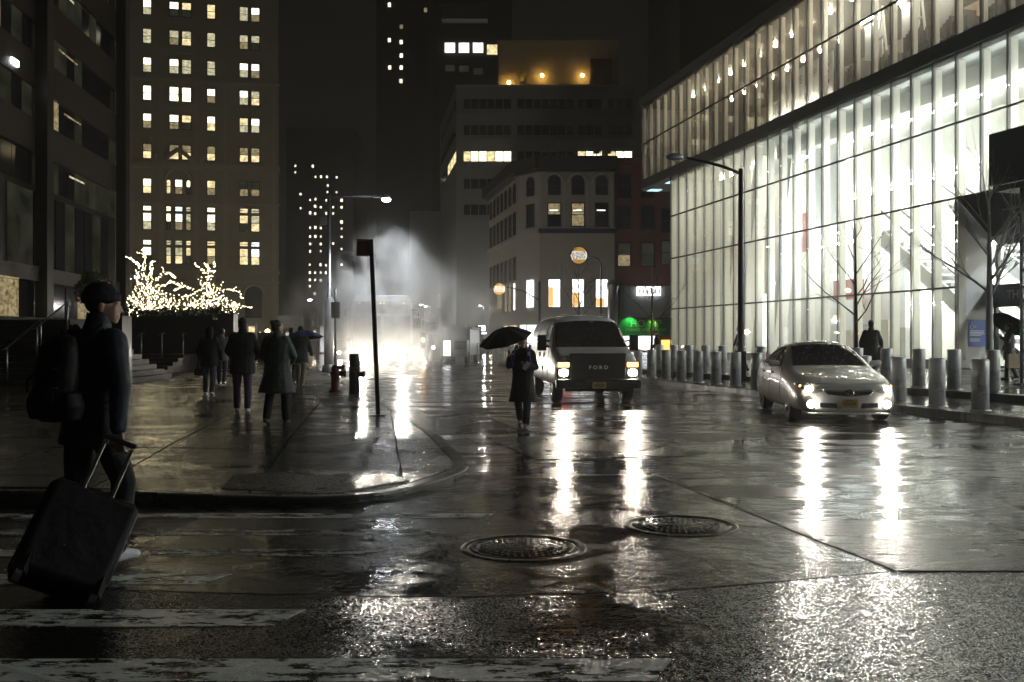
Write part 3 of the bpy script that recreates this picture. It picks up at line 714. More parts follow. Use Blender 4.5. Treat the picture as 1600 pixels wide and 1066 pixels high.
# ---------------------------------------------------------------- cream stone tower
R1 = random.Random(11)
ct = thing('stone_tower', 'cream stone office tower with rows of lit sash windows behind the fairy light trees', 'building')
cf = Face((X(150, 128), 128.0), (X(435, 133.2), 133.2))
cf.part('wall', [(0, cf.L, -5, 0, 0, 66)], 'cream_stone', ct)
A = lambda px: cf.apx(px)
rows = [(53.0, 1), (49.0, 1), (45.2, 1), (41.4, 1), (37.6, 1), (33.9, 1), (30.2, 1), (26.2, 1), (21.6, 2), (17.3, 3), (12.8, 3)]
TOPS = ['win_bright', 'win_warm', 'win_cool', 'win_bright', 'win_pale', 'win_pale']; LOWS = ['win_pale', 'win_warm', 'win_dim', 'win_dim', 'win_green']
for i, (z, kind) in enumerate(rows):
    tw = [(A(188.5), 0.9), (A(230), 0.95), (A(330), 0.95), (A(381), 1.0), (A(399), 1.0)]
    tw += [(A(272), 1.08), (A(291.5), 1.08)] if kind == 1 else [(A(263.5), 0.52), (A(279.5), 0.85), (A(294.5), 0.52)]
    for a, wd in tw:
        ht = 1.85 if kind < 3 else 2.1
        tp, lw = R1.choice(TOPS), R1.choice(LOWS)
        if z in (33.9,) and a < A(300): tp, lw = 'win_bright', 'win_bright'
        if z == 26.2: tp, lw = 'win_dim', 'win_warm'
        if z == 21.6 and a > A(370): tp, lw = 'win_green', 'win_dim'
        if z == 41.4: tp = 'win_pale'
        arch = kind == 2 and wd < 0.6
        window(cf, ct, a, z - (0.35 if kind == 3 else 0), wd, ht, tp, lw, arch=arch)
        if kind == 3: window(cf, ct, a, z + 1.35, wd, 0.55, tp, tp, fr=0.05)
for z, pr, h in ((35.7, 0.25, 0.35), (24.0, 0.45, 0.8), (19.4, 0.3, 0.3), (10.1, 0.4, 0.5), (55.5, 0.4, 0.6), (8.9, 0.15, 0.2)):
    cf.part('cornice', [(-0.2, cf.L + 0.2, 0, pr, z, z + h)], 'cream_trim', ct)
for px in (205, 252, 306, 352, 428):
    cf.part('pilaster', [(A(px) - 0.3, A(px) + 0.3, 0, 0.14, 0, 24.0)], 'cream_trim', ct); cf.part('pilaster', [(A(px) - 0.25, A(px) + 0.25, 0, 0.10, 24.8, 35.7)], 'cream_trim', ct)
g = MB(); pc = A(279)
for sgn in (-1, 1): g.bar(cf.P(pc + sgn * 3.0, 0.3, 24.2), cf.P(pc, 0.3, 26.6), 0.5, 0.6, up=cf.n); g.box(cf.P(pc + sgn * 3.0, 0.3, 24.9), (0.55, 0.5, 2.0))
for sgn in (-1, 1):
    g.tube([cf.P(pc + sgn * 1.7 * cos(t), 0.15, 22.2 + 1.9 * sin(t)) for t in [i * pi / 16 for i in range(9)]], 0.16, 6)
g.build('gable', 'cream_trim', ct)
for z in (28.0, 32.0, 39.6): cf.part('panel_relief', [(pc - 1.9, pc + 1.9, 0, 0.10, z - 0.25, z + 0.25)], 'cream_trim', ct)
ap = MB(); aa = A(396)
ap.prism([(-1.1, 0)] + [(1.1 * cos(t), 3.2 + 1.1 * sin(t)) for t in [pi - i * pi / 10 for i in range(11)]] + [(1.1, 0)], 0.0, 0.06, lambda p, q, h: cf.P(aa + p, h, q + 4.2)); ap.build('arched_doorway', 'window_frame', ct)
ap = MB(); ap.tube([cf.P(aa + 1.3 * cos(t), 0.12, 7.4 + 1.3 * sin(t)) for t in [i * pi / 12 for i in range(13)]], 0.2, 6); ap.build('arch_surround', 'cream_trim', ct)

# ---------------------------------------------------------------- dark office block, far left
ob = thing('office_block', 'dark office block with long window bands, tallest thing on the far left', 'building')
of = Face((-24.2, 10.0), (-31.25, 78.0)); of.n = Vector((-of.u.y, of.u.x, 0)) * -1; of.rot = atan2(of.u.y, of.u.x)
of.part('wall', [(0, of.L, -20, -0.35, 0, 52)], 'dark_granite', ob)
R2_ = random.Random(5)
bm_ = 1.55
for fl in range(10):
    zc = 12.0 + 4.05 * fl
    of.part('spandrel', [(0, of.L, -0.35, 0.02, zc + 1.0, zc + 3.05)], 'brown_spandrel', ob)
    k = 0; a = of.L - 0.6
    while a > 34:
        r = R2_.random(); a -= bm_
        if abs(a + 0.8 - (of.L - 17.2)) < 1.0: continue
        mt = 'dark_pane' if r < 0.62 else ('win_green' if r < 0.97 else 'win_dim')
        if fl == 2 and 51 < a < 56: mt = 'win_green'
        p = of.part('pane', [(a + 0.04, a + bm_ - 0.04, -0.30, -0.2, zc - 1.0, zc + 0.98)], mt, ob)
    of.part('light_strip', [(of.L - 11 - fl, of.L - 8 - fl * 0.7, -0.19, -0.17, zc + 0.5, zc + 0.62)], 'win_pale' if fl in (0, 3) else 'win_dim', ob)
for a in (of.L - 0.5, of.L - 17.2, of.L - 36):
    of.part('column', [(a - 0.55, a + 0.55, 0.03, 0.75, 0, 52)], 'dark_granite', ob)
of.part('fascia', [(0, of.L, -0.34, 0.3, 5.0, 5.9)], 'brown_spandrel', ob)
for k in range(10):
    a = of.L - 2.2 - k * 1.9
    of.part('pane', [(a - 1.8, a - 0.1, -0.30, -0.2, 6.0, 10.6)], 'win_green' if k in (1, 4, 8, 9) else 'dark_pane', ob)
for k in range(9):
    a = of.L - 4 - k * 2.6
    mt = {1: 'win_dim', 6: 'win_dim', 7: 'win_dim', 8: 'win_dim'}.get(k, 'dark_pane')
    of.part('shop_window', [(a - 2.4, a - 0.1, -0.32, -0.2, 2.3, 4.95)], mt, ob)
of.part('shop_canopy', [(of.L - 27, of.L - 21.5, 0.3, 0.5, 4.9, 5.0)], 'win_dim', ob)
w0 = MB(); w0.box(of.P(of.L - 21.0, -0.1, 17.6), (0.9, 0.5, 0.35), rz=of.rot); w0.build('ceiling_lamp', emis('office_lamp', (0.9, 0.95, 1), 9.0), ob)

# ---------------------------------------------------------------- corner restaurant building
bk = thing('corner_building', 'old corner building with arched top windows and a round restaurant sign', 'building')
fA = Face((2.92, 104.0), (10.88, 104.0)); fB = Face((0.75, 106.8), (2.92, 104.0)); fC = Face((-2.95, 126.0), (0.75, 106.8))
m = MB()
base = [(2.92, 104.02), (10.88, 104.02), (10.88, 126), (-2.95, 126.02), (0.75, 106.82)]
m.prism(base, 0, 20.2); m.build('wall', 'old_stone', bk)
fA.part('stucco_panel', [(0, fA.L, 0.0, 0.12, 3.2, 12.6)], 'beige_stucco', bk)
fA.part('ledge', [(-0.1, fA.L + 0.1, 0.0, 0.35, 12.65, 13.1)], 'blue_trim', bk); fA.part('ledge_cap', [(-0.12, fA.L + 0.12, 0.0, 0.4, 13.103, 13.2)], 'grey_panel', bk)
fB.part('ledge', [(0, fB.L, 0.0, 0.25, 12.65, 13.1)], 'grey_panel', bk); fC.part('ledge', [(0, fC.L, 0.0, 0.25, 12.4, 12.8)], 'grey_panel', bk)
co = MB()
for f_ in (fA, fB, fC): f_.box(co, -0.25, f_.L + 0.25, -0.2, 0.9, 19.4, 20.7); f_.box(co, -0.1, f_.L + 0.1, 0.0, 0.45, 19.15, 19.4)
co.build('cornice', 'black_cornice', bk)
for k, px in enumerate((866, 903, 940)):
    a = fA.apx(px)
    window(fA, bk, a, 17.75, 1.25, 2.0, 'dark_pane', 'dark_pane', arch=True, sash=0.45, fr=0.12)
    window(fA, bk, a, 14.6, 1.25, 2.35, ('win_dim', 'win_dim', 'dark_pane')[k], ('dark_pane', 'win_dim', 'dark_pane')[k], fr=0.1)
    ms = MB(); ms.tube([fA.P(a + 0.95 * cos(t), 0.1, 18.05 + 0.95 * sin(t)) for t in [i * pi / 12 for i in range(13)]], 0.17, 6); ms.build('arch_surround', 'beige_stucco', bk)
    l = MB(); fA.box(l, a - 0.5, a + 0.4, 0.03, 0.05, 15.0, 15.12); l.build('tube_light', 'win_cool', bk)
    fA.part('shop_window', [(a - 0.66, a + 0.66, 0.122, 0.18, 4.75, 7.75)], 'window_frame', bk)
    fA.part('lit_pane', [(a - 0.6, a + 0.6, 0.182, 0.2, 4.8, 7.7)], 'shop_light', bk)
    fA.part('orange_panel', [(a - 0.59, a - 0.12 + 0.2 * k % 0.5, 0.205, 0.215, 4.82, 6.9 - 0.6 * k)], 'lit_orange_wall', bk)
for sgn in (0.12, 2.58, 5.1, 7.7): fA.part('pilaster', [(sgn - 0.13, sgn + 0.13, 0.0, 0.14, 13.2, 18.4)], 'beige_stucco', bk)
window(fB, bk, fB.apx(829), 17.75, 1.1, 2.0, 'dark_pane', 'dark_pane', arch=True, fr=0.12); window(fB, bk, fB.apx(829), 14.6, 1.1, 2.35, 'dark_pane', 'dark_pane', fr=0.1)
fB.part('lit_pane', [(fB.apx(829) - 0.55, fB.apx(829) + 0.55, 0.05, 0.12, 4.8, 7.7)], 'shop_light', bk)
for k in range(7):
    a = 1.6 + k * 2.6
    window(fC, bk, a, 17.6, 1.2, 2.2, 'dark_pane', 'dark_pane', arch=True, fr=0.12); window(fC, bk, a, 14.2, 1.2, 2.4, 'dark_pane', 'dark_pane', fr=0.12); window(fC, bk, a, 9.2, 1.2, 2.4, 'dark_pane', 'dark_pane', fr=0.12)
    if k > 3: fC.part('lit_pane', [(a - 0.4, a + 0.4, 0.03, 0.08, 4.6, 7.6)], 'win_dim' if k < 6 else 'win_cool', bk)
for x0, x1, mt in ((0.2, 2.0, 'shop_light'), (2.2, 3.2, 'red_glow'), (3.4, 5.6, 'shop_light'), (5.8, 7.6, 'win_cool')): fA.part('shopfront', [(x0, x1, 0.02, 0.1, 0.6, 2.9)], mt, bk)
fA.part('shopfront_light', [(0.1, 7.8, 0.2, 0.3, 3.0, 3.14)], 'shop_light', bk)
fB.part('shopfront', [(0.3, 1.3, 0.02, 0.1, 0.6, 2.9), (1.6, 3.2, 0.02, 0.1, 0.6, 2.9)], 'win_cool', bk); fC.part('shopfront', [(11, 13, 0.02, 0.1, 0.6, 2.9), (15, 18.4, 0.02, 0.1, 0.6, 2.9)], 'win_warm', bk)
# rooftop air plant
for px, py in ((853, 217), (868, 217), (862, 231), (937, 219), (955, 219), (944, 232)):
    a = fA.apx(px); MB().box(fA.P(a, -4, 21.6 + (225 - py) / 14.0), (0.7, 0.5, 0.35)).build('roof_unit', 'bare_metal', bk)
for px in (853, 868, 937, 944, 955): MB().tube([fA.P(fA.apx(px), -4, 20.2), fA.P(fA.apx(px), -4, 22.2)], 0.05, 6).build('mast', 'dark_metal', bk)
MB().lathe([(0.55, 0.0), (0.55, 4.9), (0.7, 5.3), (0.6, 5.8), (0.2, 6.0)], 14, c=(10.6, 103.2, 1.6)).build('vent_duct', 'bare_metal', bk)

def round_sign(name, label, c, r, nrm, glow):
    """bun shaped restaurant sign: two bun halves with the name between"""
    t = thing(name, label, 'sign', c, atan2(nrm.y, nrm.x) + pi / 2)
    MB().lathe([(r, 0.0), (r, -0.22)], 36, axis='Y').build('drum', 'blue_trim', t)
    disc = [(r * 0.93 * cos(a), r * 0.93 * sin(a)) for a in [2 * pi * i / 36 for i in range(36)]]
    fl = lambda p, q, h: (p, h, q)
    MB().prism(disc, -0.24, -0.225, fl).build('face', glow[0], t)
    top = [(p, q) for p, q in disc if q > r * 0.40]; MB().prism(top, -0.26, -0.245, fl).build('bun', glow[1], t)
    bot = [(p, q) for p, q in disc if q < -r * 0.42]; MB().prism(bot, -0.26, -0.245, fl).build('bun', glow[1], t)
    b = MB(); b.tube([(-r * 0.80, -0.25, -r * 0.42), (-r * 0.98, -0.25, 0), (-r * 0.72, -0.25, r * 0.55), (0, -0.25, r * 0.90)], [0.03 * r, 0.07 * r, 0.07 * r, 0.02 * r], 6); b.build('swoosh', 'blue_trim', t)
    for tx, z, s in (('BURGER', r * 0.19, r * 0.46), ('KING', -r * 0.22, r * 0.62)):
        o = obj('lettering', text_mesh(tx, s, 0.02, 0.0, 0.0, 1.0, 0.95), glow[2], t); o.location = (0, -0.262, z); o.rotation_euler = (0, radians(-8), 0)
    return t
emis('sign_face', (1.0, 0.93, 0.82), 0.75); emis('sign_bun', (1.0, 0.55, 0.10), 0.42); mat('sign_red', (0.30, 0.02, 0.03), 0.5)
emis('sign_face2', (1.0, 0.9, 0.7), 1.6); emis('sign_bun2', (1.0, 0.55, 0.1), 0.9)
round_sign('round_sign', 'large round burger restaurant sign on the beige corner wall', fA.P(fA.apx(904), 0.12, Zh(399.5, 104)), 0.95, Vector((0, -1, 0)), ('sign_face', 'sign_bun', 'sign_red'))
t2 = round_sign('blade_sign', 'small lit round burger sign hanging off the side street wall', (X(780, 112), 112.0, Zh(452, 112)), 0.72, Vector((0, -1, 0)), ('sign_face2', 'sign_bun2', 'sign_red'))
MB().bar((0, 0.05, -0.7), (0, 0.05, -2.2), 0.5, 0.12).build('lower_panel', 'win_dim', t2); MB().bar((0, 0.06, 0.4), (0.9, 1.2, 0.4), 0.06, 0.06).build('bracket', 'dark_metal', t2)

# ---------------------------------------------------------------- red brick building
rb = thing('brick_building', 'red brick building between the corner restaurant and the glass building', 'building')
rf = Face((10.92, 104.5), (19.5, 104.5))
rf.part('wall', [(0, rf.L, -14, 0, 0, 20.5)], 'red_brick', rb)
rf.part('cornice', [(0, rf.L, 0, 0.3, 20.1, 20.7)], 'red_brick', rb)
for px, py, tp, lw in ((975, 291, 'dark_pane', 'dark_pane'), (975, 340, 'dark_pane', 'dark_pane'), (975, 398, 'win_green', 'win_dim'), (1012, 340, 'dark_pane', 'dark_pane'), (1012, 398, 'win_green', 'win_green'), (1043, 345, 'dark_pane', 'dark_pane'), (1043, 395, 'win_green', 'win_green'), (1012, 291, 'dark_pane', 'dark_pane')):
    window(rf, rb, rf.apx(px), Zh(py, 104.5), 1.25, 2.4, tp, lw, fr=0.12)
rf.part('shop_upper', [(0.7, 6.1, 0.02, 0.3, 3.75, 7.0)], 'grey_concrete', rb)
fr_ = MB()
for q in ((0.62, 0.72, 0.3, 0.42, 3.7, 7.05), (0.72, 6.1, 0.3, 0.42, 6.95, 7.05), (0.72, 6.1, 0.3, 0.42, 3.7, 3.8)): rf.box(fr_, *q)
fr_.build('sign_frame', 'bare_metal', rb)
ls = rf.part('light_box', [(rf.apx(994), rf.apx(1031), 0.44, 0.6, Zh(462, 104), Zh(448, 104))], emis('lightbox', (0.9, 0.96, 1.0), 3.2), rb)
rf.part('light_box_print', [(rf.apx(994) + 0.15 + i * 0.42, rf.apx(994) + 0.4 + i * 0.42, 0.605, 0.61, Zh(459, 104), Zh(452 + (i % 2), 104)) for i in range(6)], 'win_pale', rb)
gs = rf.part('shop_fascia', [(0.5, 6.0, 0.02, 0.5, 1.75, 3.6)], 'green_board', rb)
mat('gold_letter', (0.6, 0.58, 0.35), 0.4)
for tx, s, z, a in (('HO YIP', 1.05, 3.0, rf.apx(1008)), ('CHINESE RESTAURANT', 0.42, 2.35, rf.apx(1008))):
    o = obj('lettering', text_mesh(tx, s, 0.04), 'gold_letter', gs); o.location = rf.P(a, 0.53, z)
lamp('fascia_lamp', 'SPOT', rf.P(rf.apx(985), 1.1, 3.9), 160, (0.15, 1.0, 0.3), 0.1, None, rf.P(rf.apx(982), 0.5, 2.7), 100)
lamp('fascia_lamp', 'SPOT', rf.P(rf.apx(1019), 1.0, 3.5), 60, (0.5, 1.0, 0.1), 0.1, None, rf.P(rf.apx(1018), 0.5, 2.8), 90)
rf.part('shopfront', [(0.6, 4.4, 0.02, 0.1, 0.2, 1.7)], 'shop_light', rb); rf.part('doorway', [(5.0, 6.2, 0.02, 0.1, 0.2, 1.3)], emis('orange_door', (1.0, 0.6, 0.15), 1.5), rb)
cs = MB(); rf.box(cs, 6.1, 6.9, 0.1, 0.3, 1.8, 3.9); o = cs.build('side_sign', 'red_print', rb)

# ---------------------------------------------------------------- grey ribbon window block
gy = thing('grey_block', 'grey office block with ribbon windows and amber lit roof house', 'building')
gf = Face((X(713, 134), 134.0), (X(990, 134), 134.0)); gsd = Face((X(688, 160), 160.0), (X(713, 134), 134.0))
m = MB(); m.prism([(gf.A.x, 134), (gf.A.x + gf.L, 134), (gf.A.x + gf.L, 165), (X(688, 160), 165), (X(688, 160), 160)], 0, Zh(134, 134)); m.build('wall', 'grey_concrete', gy)
for ri, (y0, y1) in enumerate(((155, 170), (196, 211), (237, 252), (280, 295), (320, 336))):
    z0, z1 = Zh(y1, 134), Zh(y0, 134)
    gf.part('sill_band', [(0, gf.L, 0, 0.18, z0 - 0.7, z0 - 0.35)], 'grey_concrete', gy)
    for (p0, n) in ((723, 6), (808, 2), (834, 5), (903, 3), (950, 3)):
        for k in range(n):
            a0 = gf.apx(p0 + k * 12.8); lit = ri == 2 and p0 in (723, 903, 950)
            mt = ('win_bright' if k % 3 else 'win_warm') if lit else 'dark_pane'
            gf.part('window', [(a0, a0 + 1.0, 0.0, 0.05, z0, z1)], mt, gy)
    gf.part('window_post', [(gf.apx(p) , gf.apx(p) + 0.5, 0.0, 0.2, z0 - 0.3, z1 + 0.3) for p in (719, 802, 897)], 'grey_concrete', gy)
gf.part('coping', [(-0.1, gf.L, -0.3, 0.2, Zh(136, 134), Zh(133, 134) )], 'grey_panel', gy)
for k in range(6):
    a = 2 + k * 4.2; gsd.part('window', [(a, a + 3.2, 0.02, 0.08, Zh(252, 134), Zh(237, 134))], 'win_warm' if k > 2 else 'dark_pane', gy)
    for z in (Zh(211, 134), Zh(170, 134)): gsd.part('window', [(a, a + 3.2, 0.02, 0.08, z, z + 1.3)], 'dark_pane', gy)
zr = Zh(135, 134)
m = MB(); m.bb(X(779, 141), X(967, 141), 141, 160, zr - 1, Zh(66, 141)); m.build('roof_house', 'grey_concrete', gy)
m = MB(); m.bb(X(779, 141) - 0.2, X(967, 141) + 0.2, 140.8, 160, Zh(66, 141), Zh(63, 141)); m.build('roof_house_cap', 'grey_concrete', gy)
m = MB(); m.bb(X(922, 141), X(956, 141), 140.9, 141.02, zr - 0.5, Zh(92, 141)); m.build('roof_door', 'window_frame', gy)
m = MB(); m.bb(X(812, 141), X(818, 141), 140.3, 141.0, zr - 0.5, Zh(92, 141)); m.build('roof_pipe', 'grey_concrete', gy)
for k, (px, py) in enumerate(((795, 129), (847, 118), (910, 118))):
    p = at(px, py, 140.2)
    t = thing('roof_lamp', ['amber roof lamp at the corner by the pipe', 'amber roof lamp in the middle of the roof house wall', 'amber roof lamp beside the dark roof door'][k], 'lamp', p, 0, 'amber lamps on the roof house')
    MB().ball((0, 0, 0), 0.26, 2).build('bulb', 'roof_lamp', t); MB().tube([(0, 0.15, -0.1), (0, 0.75, -0.1)], 0.06, 6).build('bracket', 'dark_metal', t)
    lamp('glow', 'POINT', (0, -0.1, -0.35), 6, (1.0, 0.55, 0.12), 0.2, t)
lamp('glow', 'SPOT', at(815.5, 131, 140.0), 60, (1.0, 0.6, 0.05), 0.1, None, at(815, 95, 140.5), 50)

# ---------------------------------------------------------------- far towers
def tower(name, label, px0, px1, Y, top, mt='tower_dark', depth=40):
    t = thing(name, label, 'building'); m = MB(); m.bb(X(px0, Y), X(px1, Y), Y, Y + depth, 0, Zh(top, Y)); m.build('wall', mt, t); return t
def far_windows(t, Y, lst, wpx, hpx):
    for q in lst:
        px, py = q[0], q[1]; mt = q[2] if len(q) > 2 else 'win_far'; k = q[3] if len(q) > 3 else 1.0
        p = at(px, py, Y); s = Y / F
        MB().box((p.x, p.y - 0.1, p.z), (wpx * s * k, 0.3, hpx * s * k)).build('window', mt, t)
t = tower('dark_tower', 'black tower behind the grey block with four lit windows', 676, 800, 205, -60)
far_windows(t, 205, [(703, 75, 'win_cool'), (725, 75, 'win_cool'), (747, 75, 'win_cool'), (769, 78, 'win_warm')], 16, 15); far_windows(t, 205, [(703, 107, 'win_green'), (725, 108, 'win_green'), (747, 112, 'win_green')], 14, 9)
MB().bb(X(690, 203), X(762, 203), 202, 205, Zh(32, 203), Zh(8, 203)).build('roof_ledge', 'grey_concrete', t)
t = tower('slim_tower', 'slim dark tower over the bus with a few lit windows', 588, 690, 280, -80)
far_windows(t, 280, [(608.5, 8), (608.5, 63), (609, 106), (627, 42, 'win_dim'), (627, 66), (627, 87), (627, 106), (626.5, 127), (665, 16, 'win_dim')], 4.5, 6)
t = tower('apartment_tower', 'distant apartment tower speckled with many small lit windows behind the lamp post', 448, 552, 420, 200)
L6 = [(82, 150), (82, 188), (186, 152), (202, 216), (235, 216), (270, 216), (328, 218), (113, 318), (113, 402), (275, 268), (273, 305), (327, 306), (202, 348), (200, 390), (233, 396), (307, 396), (357, 396), (170, 430), (200, 433), (307, 434), (357, 484), (357, 523), (201, 517), (233, 520), (170, 518), (357, 572), (170, 570), (201, 570), (233, 570), (170, 614), (233, 614), (307, 612), (170, 658), (357, 645), (233, 658), (168, 738), (232, 738), (357, 738), (265, 742), (168, 785), (200, 785), (233, 785), (265, 785), (168, 828), (200, 828), (232, 831), (168, 866), (198, 910), (267, 433), (267, 355), (357, 355), (170, 352)]
far_windows(t, 420, [(440 + x / 3.807, 220 + y / 3.807, 'win_far', 0.7 + 0.5 * random.random()) for x, y in L6], 3.0, 4.0)
t = tower('rear_tower', 'dark tower rising behind the roof of the glass building', 1062, 1230, 130, -120, 'tower_dark', 30)
t = tower('brown_tower', 'dim brown street front behind the kiosk truck', 640, 770, 190, 330, 'old_stone', 20)
far_windows(t, 190, [(686, 470, 'win_dim'), (712, 470, 'win_dim'), (745, 462, 'win_dim'), (753, 462, 'win_dim')], 5, 22)
# ================================================================ street furniture
mat('bollard_steel', (0.66, 0.66, 0.69), 0.32, 0.25, noise=0.12, nscale=3, bump=0.05, bscale=12, rvar=0.08)
mat('pole_grey', (0.22, 0.23, 0.25), 0.35, 0.7, noise=0.2, nscale=4)
mat('pole_dark', (0.04, 0.042, 0.05), 0.35, 0.5, noise=0.2, nscale=4)
mat('lamp_shell', (0.4, 0.45, 0.52), 0.3, 0.6)
mat('hydrant_red', (0.09, 0.014, 0.012), 0.35, noise=0.3, nscale=10)
mat('black_iron', (0.03, 0.028, 0.027), 0.35, 0.3, noise=0.3, nscale=10)
mat('maroon_sign', (0.12, 0.02, 0.025), 0.4)
mat('bark', (0.09, 0.075, 0.06), 0.85, noise=0.35, nscale=8, bump=0.6, bscale=30)
mat('front_lit_bark', (0.40, 0.39, 0.40), 0.6, noise=0.4, nscale=8, bump=0.5, bscale=30)  # light on the front of the tree is put into this bark colour
mat('granite_wall', (0.028, 0.027, 0.024), 0.45, noise=0.2, nscale=1.5, bump=0.1, bscale=20, rvar=0.1)
mat('hedge_leaf', (0.03, 0.05, 0.02), 0.5, noise=0.5, nscale=4)
mat('shed_green', (0.03, 0.038, 0.042), 0.5, noise=0.2, nscale=1)
emis('fairy', (1.0, 0.84, 0.5), 24.0)
emis('amber_signal', (1.0, 0.42, 0.08), 30.0); emis('red_signal', (1.0, 0.12, 0.05), 30.0)

# bollards: domed steel posts with a cap seam and foot ring
bolm = {}
def bollard(x, y, z, label, group, h=0.97, r=0.155):
    t = thing('bollard', label, 'bollard', (x, y, z), 0, group)
    if 'b' not in bolm:
        bolm['b'] = MB().lathe([(r, 0.03), (r, h - 0.03), (r - 0.008, h - 0.008), (r - 0.03, h), (0.001, h + 0.006)], 28).mesh('post'); bolm['b'].materials.append(M['bollard_steel'])
        bolm['f'] = MB().lathe([(r + 0.035, 0.0), (r + 0.035, 0.018), (r + 0.01, 0.03), (r - 0.02, 0.032)], 28).mesh('foot_ring'); bolm['f'].materials.append(M['steel'])
    obj('post', bolm['b'], None, t); obj('foot_ring', bolm['f'], None, t)
ORD = ['nearest', 'second', 'third', 'fourth', 'fifth', 'sixth', 'seventh', 'eighth', 'ninth', 'tenth', 'eleventh', 'twelfth', 'thirteenth', 'fourteenth', 'fifteenth', 'sixteenth', 'seventeenth', 'eighteenth', 'nineteenth', 'twentieth', 'twenty-first']
for k in range(17):
    bollard(8.8 - 0.31 * k, 18.4 + 1.16 * k, 0.15, 'steel bollard in the front row on the kerb, %s counting away from the camera' % ORD[k], 'front row of steel bollards')
for k in range(15):
    q = k / 11.0; bollard(10.95 + (6.87 - 10.95) * q, 22.3 + 12.5 * q, 0.276, 'steel bollard in the back row along the step, %s counting away from the camera' % ORD[k], 'back row of steel bollards')

# left street lamp with its flat arm (the lit one)
t = thing('street_lamp', 'lit street lamp on a tall pole with long flat arm over the bus', 'street lamp', (X(514, 38.8), 38.8, 0.15))
MB().tube([(0, 0, 0), (0, 0, 2.9), (0, 0, 3.0), (0, 0, 7.05)], [0.20, 0.19, 0.09, 0.07], 14).build('pole', 'pole_grey', t)
MB().lathe([(0.3, 0), (0.3, 0.05), (0.24, 0.3), (0.2, 0.32)], 14).build('base', 'pole_grey', t)
MB().tube([(0, 0, 6.9), (0.3, 0, 7.0), (1.9, 0, 6.97)], 0.045, 8).build('arm', 'pole_grey', t)
MB().box((-0.21, 0, 6.0), (0.26, 0.15, 0.30)).build('control_box', 'grey_panel', t)
hd = MB().lathe([(0.02, 0.14), (0.16, 0.10), (0.2, 0.0), (0.17, -0.02)], 14, c=(2.25, 0, 6.9)); hd.box((2.0, 0, 6.97), (0.5, 0.14, 0.1)); hd.build('lamp_head', 'lamp_shell', t)
MB().ball((2.27, 0, 6.84), (0.17, 0.13, 0.085), 2).build('lamp_lens', 'lamp_white', t)
lamp('lamp_light', 'SPOT', (2.27, 0, 6.72), 1900, (0.93, 0.97, 1.0), 0.12, t, (2.27, 0, 0), 108, 0.5)
# thin sign pole behind it
t = thing('sign_pole', 'thin parking sign pole just right of the lit lamp post', 'sign', (X(524, 36.5), 36.5, 0.15))
MB().tube([(0, 0, 0), (0, 0, 3.2)], 0.04, 8).build('pole', 'pole_grey', t); MB().box((0.02, -0.06, 2.4), (0.32, 0.02, 0.6)).build('sign_plate', 'grey_panel', t)
# right street lamp, unlit
t = thing('street_lamp', 'unlit curved arm street lamp standing among the bollards', 'street lamp', (7.1, 30.4, 0.27))
MB().tube([(0, 0, 0), (0, 0, 1.0), (0, 0, 6.5)], [0.11, 0.10, 0.07], 14).build('pole', 'pole_dark', t)
bs = MB().box((0, 0, 0.42), (0.30, 0.30, 0.84)); bs.build('base', 'pole_dark', t, 0.03)
MB().tube([(0, 0, 6.35), (-0.5, 0, 6.55), (-1.1, 0, 6.72), (-1.75, 0, 6.85)], [0.055, 0.05, 0.045, 0.04], 8).build('arm', 'pole_dark', t)
h = MB(); h.ball((-2.05, 0, 6.86), (0.30, 0.16, 0.11), 2); h.box((-1.78, 0, 6.87), (0.2, 0.1, 0.1)); h.build('lamp_head', 'lamp_shell', t)
MB().ball((-2.08, 0, 6.79), (0.20, 0.12, 0.07), 2).build('lamp_lens', 'clear_glass', t)
# leaning bus stop pole
t = thing('bus_stop_sign', 'dark leaning bus stop pole with a small maroon sign at the kerb', 'sign', (-2.35, 17.2, 0.15))
b = MB(); b.bar((0, 0, 0), (-0.125, 0, 3.1), 0.075, 0.06); b.build('pole', 'pole_dark', t, 0.01)
MB().box((0, 0, 0.012), (0.26, 0.26, 0.024)).build('base_plate', 'pole_dark', t)
MB().box((-0.245, 0, 2.95), (0.27, 0.03, 0.30), rz=0.0, mat4=Matrix.Rotation(radians(2), 3, 'Y')).build('sign_plate', 'maroon_sign', t)
d = MB()
for i in range(7): d.box((-0.36 + i * 0.038, -0.017, 2.815), (0.02, 0.004, 0.012)); d.box((-0.36 + i * 0.038, -0.017, 3.075), (0.02, 0.004, 0.012))
for i in range(6): d.box((-0.371, -0.017, 2.84 + i * 0.042), (0.012, 0.004, 0.02))
d.build('edge_dots', 'grey_panel', t)
# hydrant
t = thing('fire_hydrant', 'dark red fire hydrant beside the lamp post', 'hydrant', (-4.46, 24.7, 0.15))
MB().lathe([(0.16, 0), (0.16, 0.06), (0.11, 0.08), (0.11, 0.42), (0.135, 0.44), (0.135, 0.50), (0.10, 0.52), (0.10, 0.60), (0.07, 0.67), (0.03, 0.70)], 16).build('barrel', 'hydrant_red', t)
b = MB(); b.lathe([(0.075, 0), (0.075, 0.13), (0.09, 0.14), (0.09, 0.2)], 10, c=(0.08, 0, 0.47), axis='X'); b.build('outlet', 'hydrant_red', t)
b = MB(); b.lathe([(0.05, 0), (0.05, 0.1), (0.065, 0.11), (0.065, 0.18)], 10, c=(0.06, 0, 0.62), axis='X'); b.build('outlet', 'hydrant_red', t)
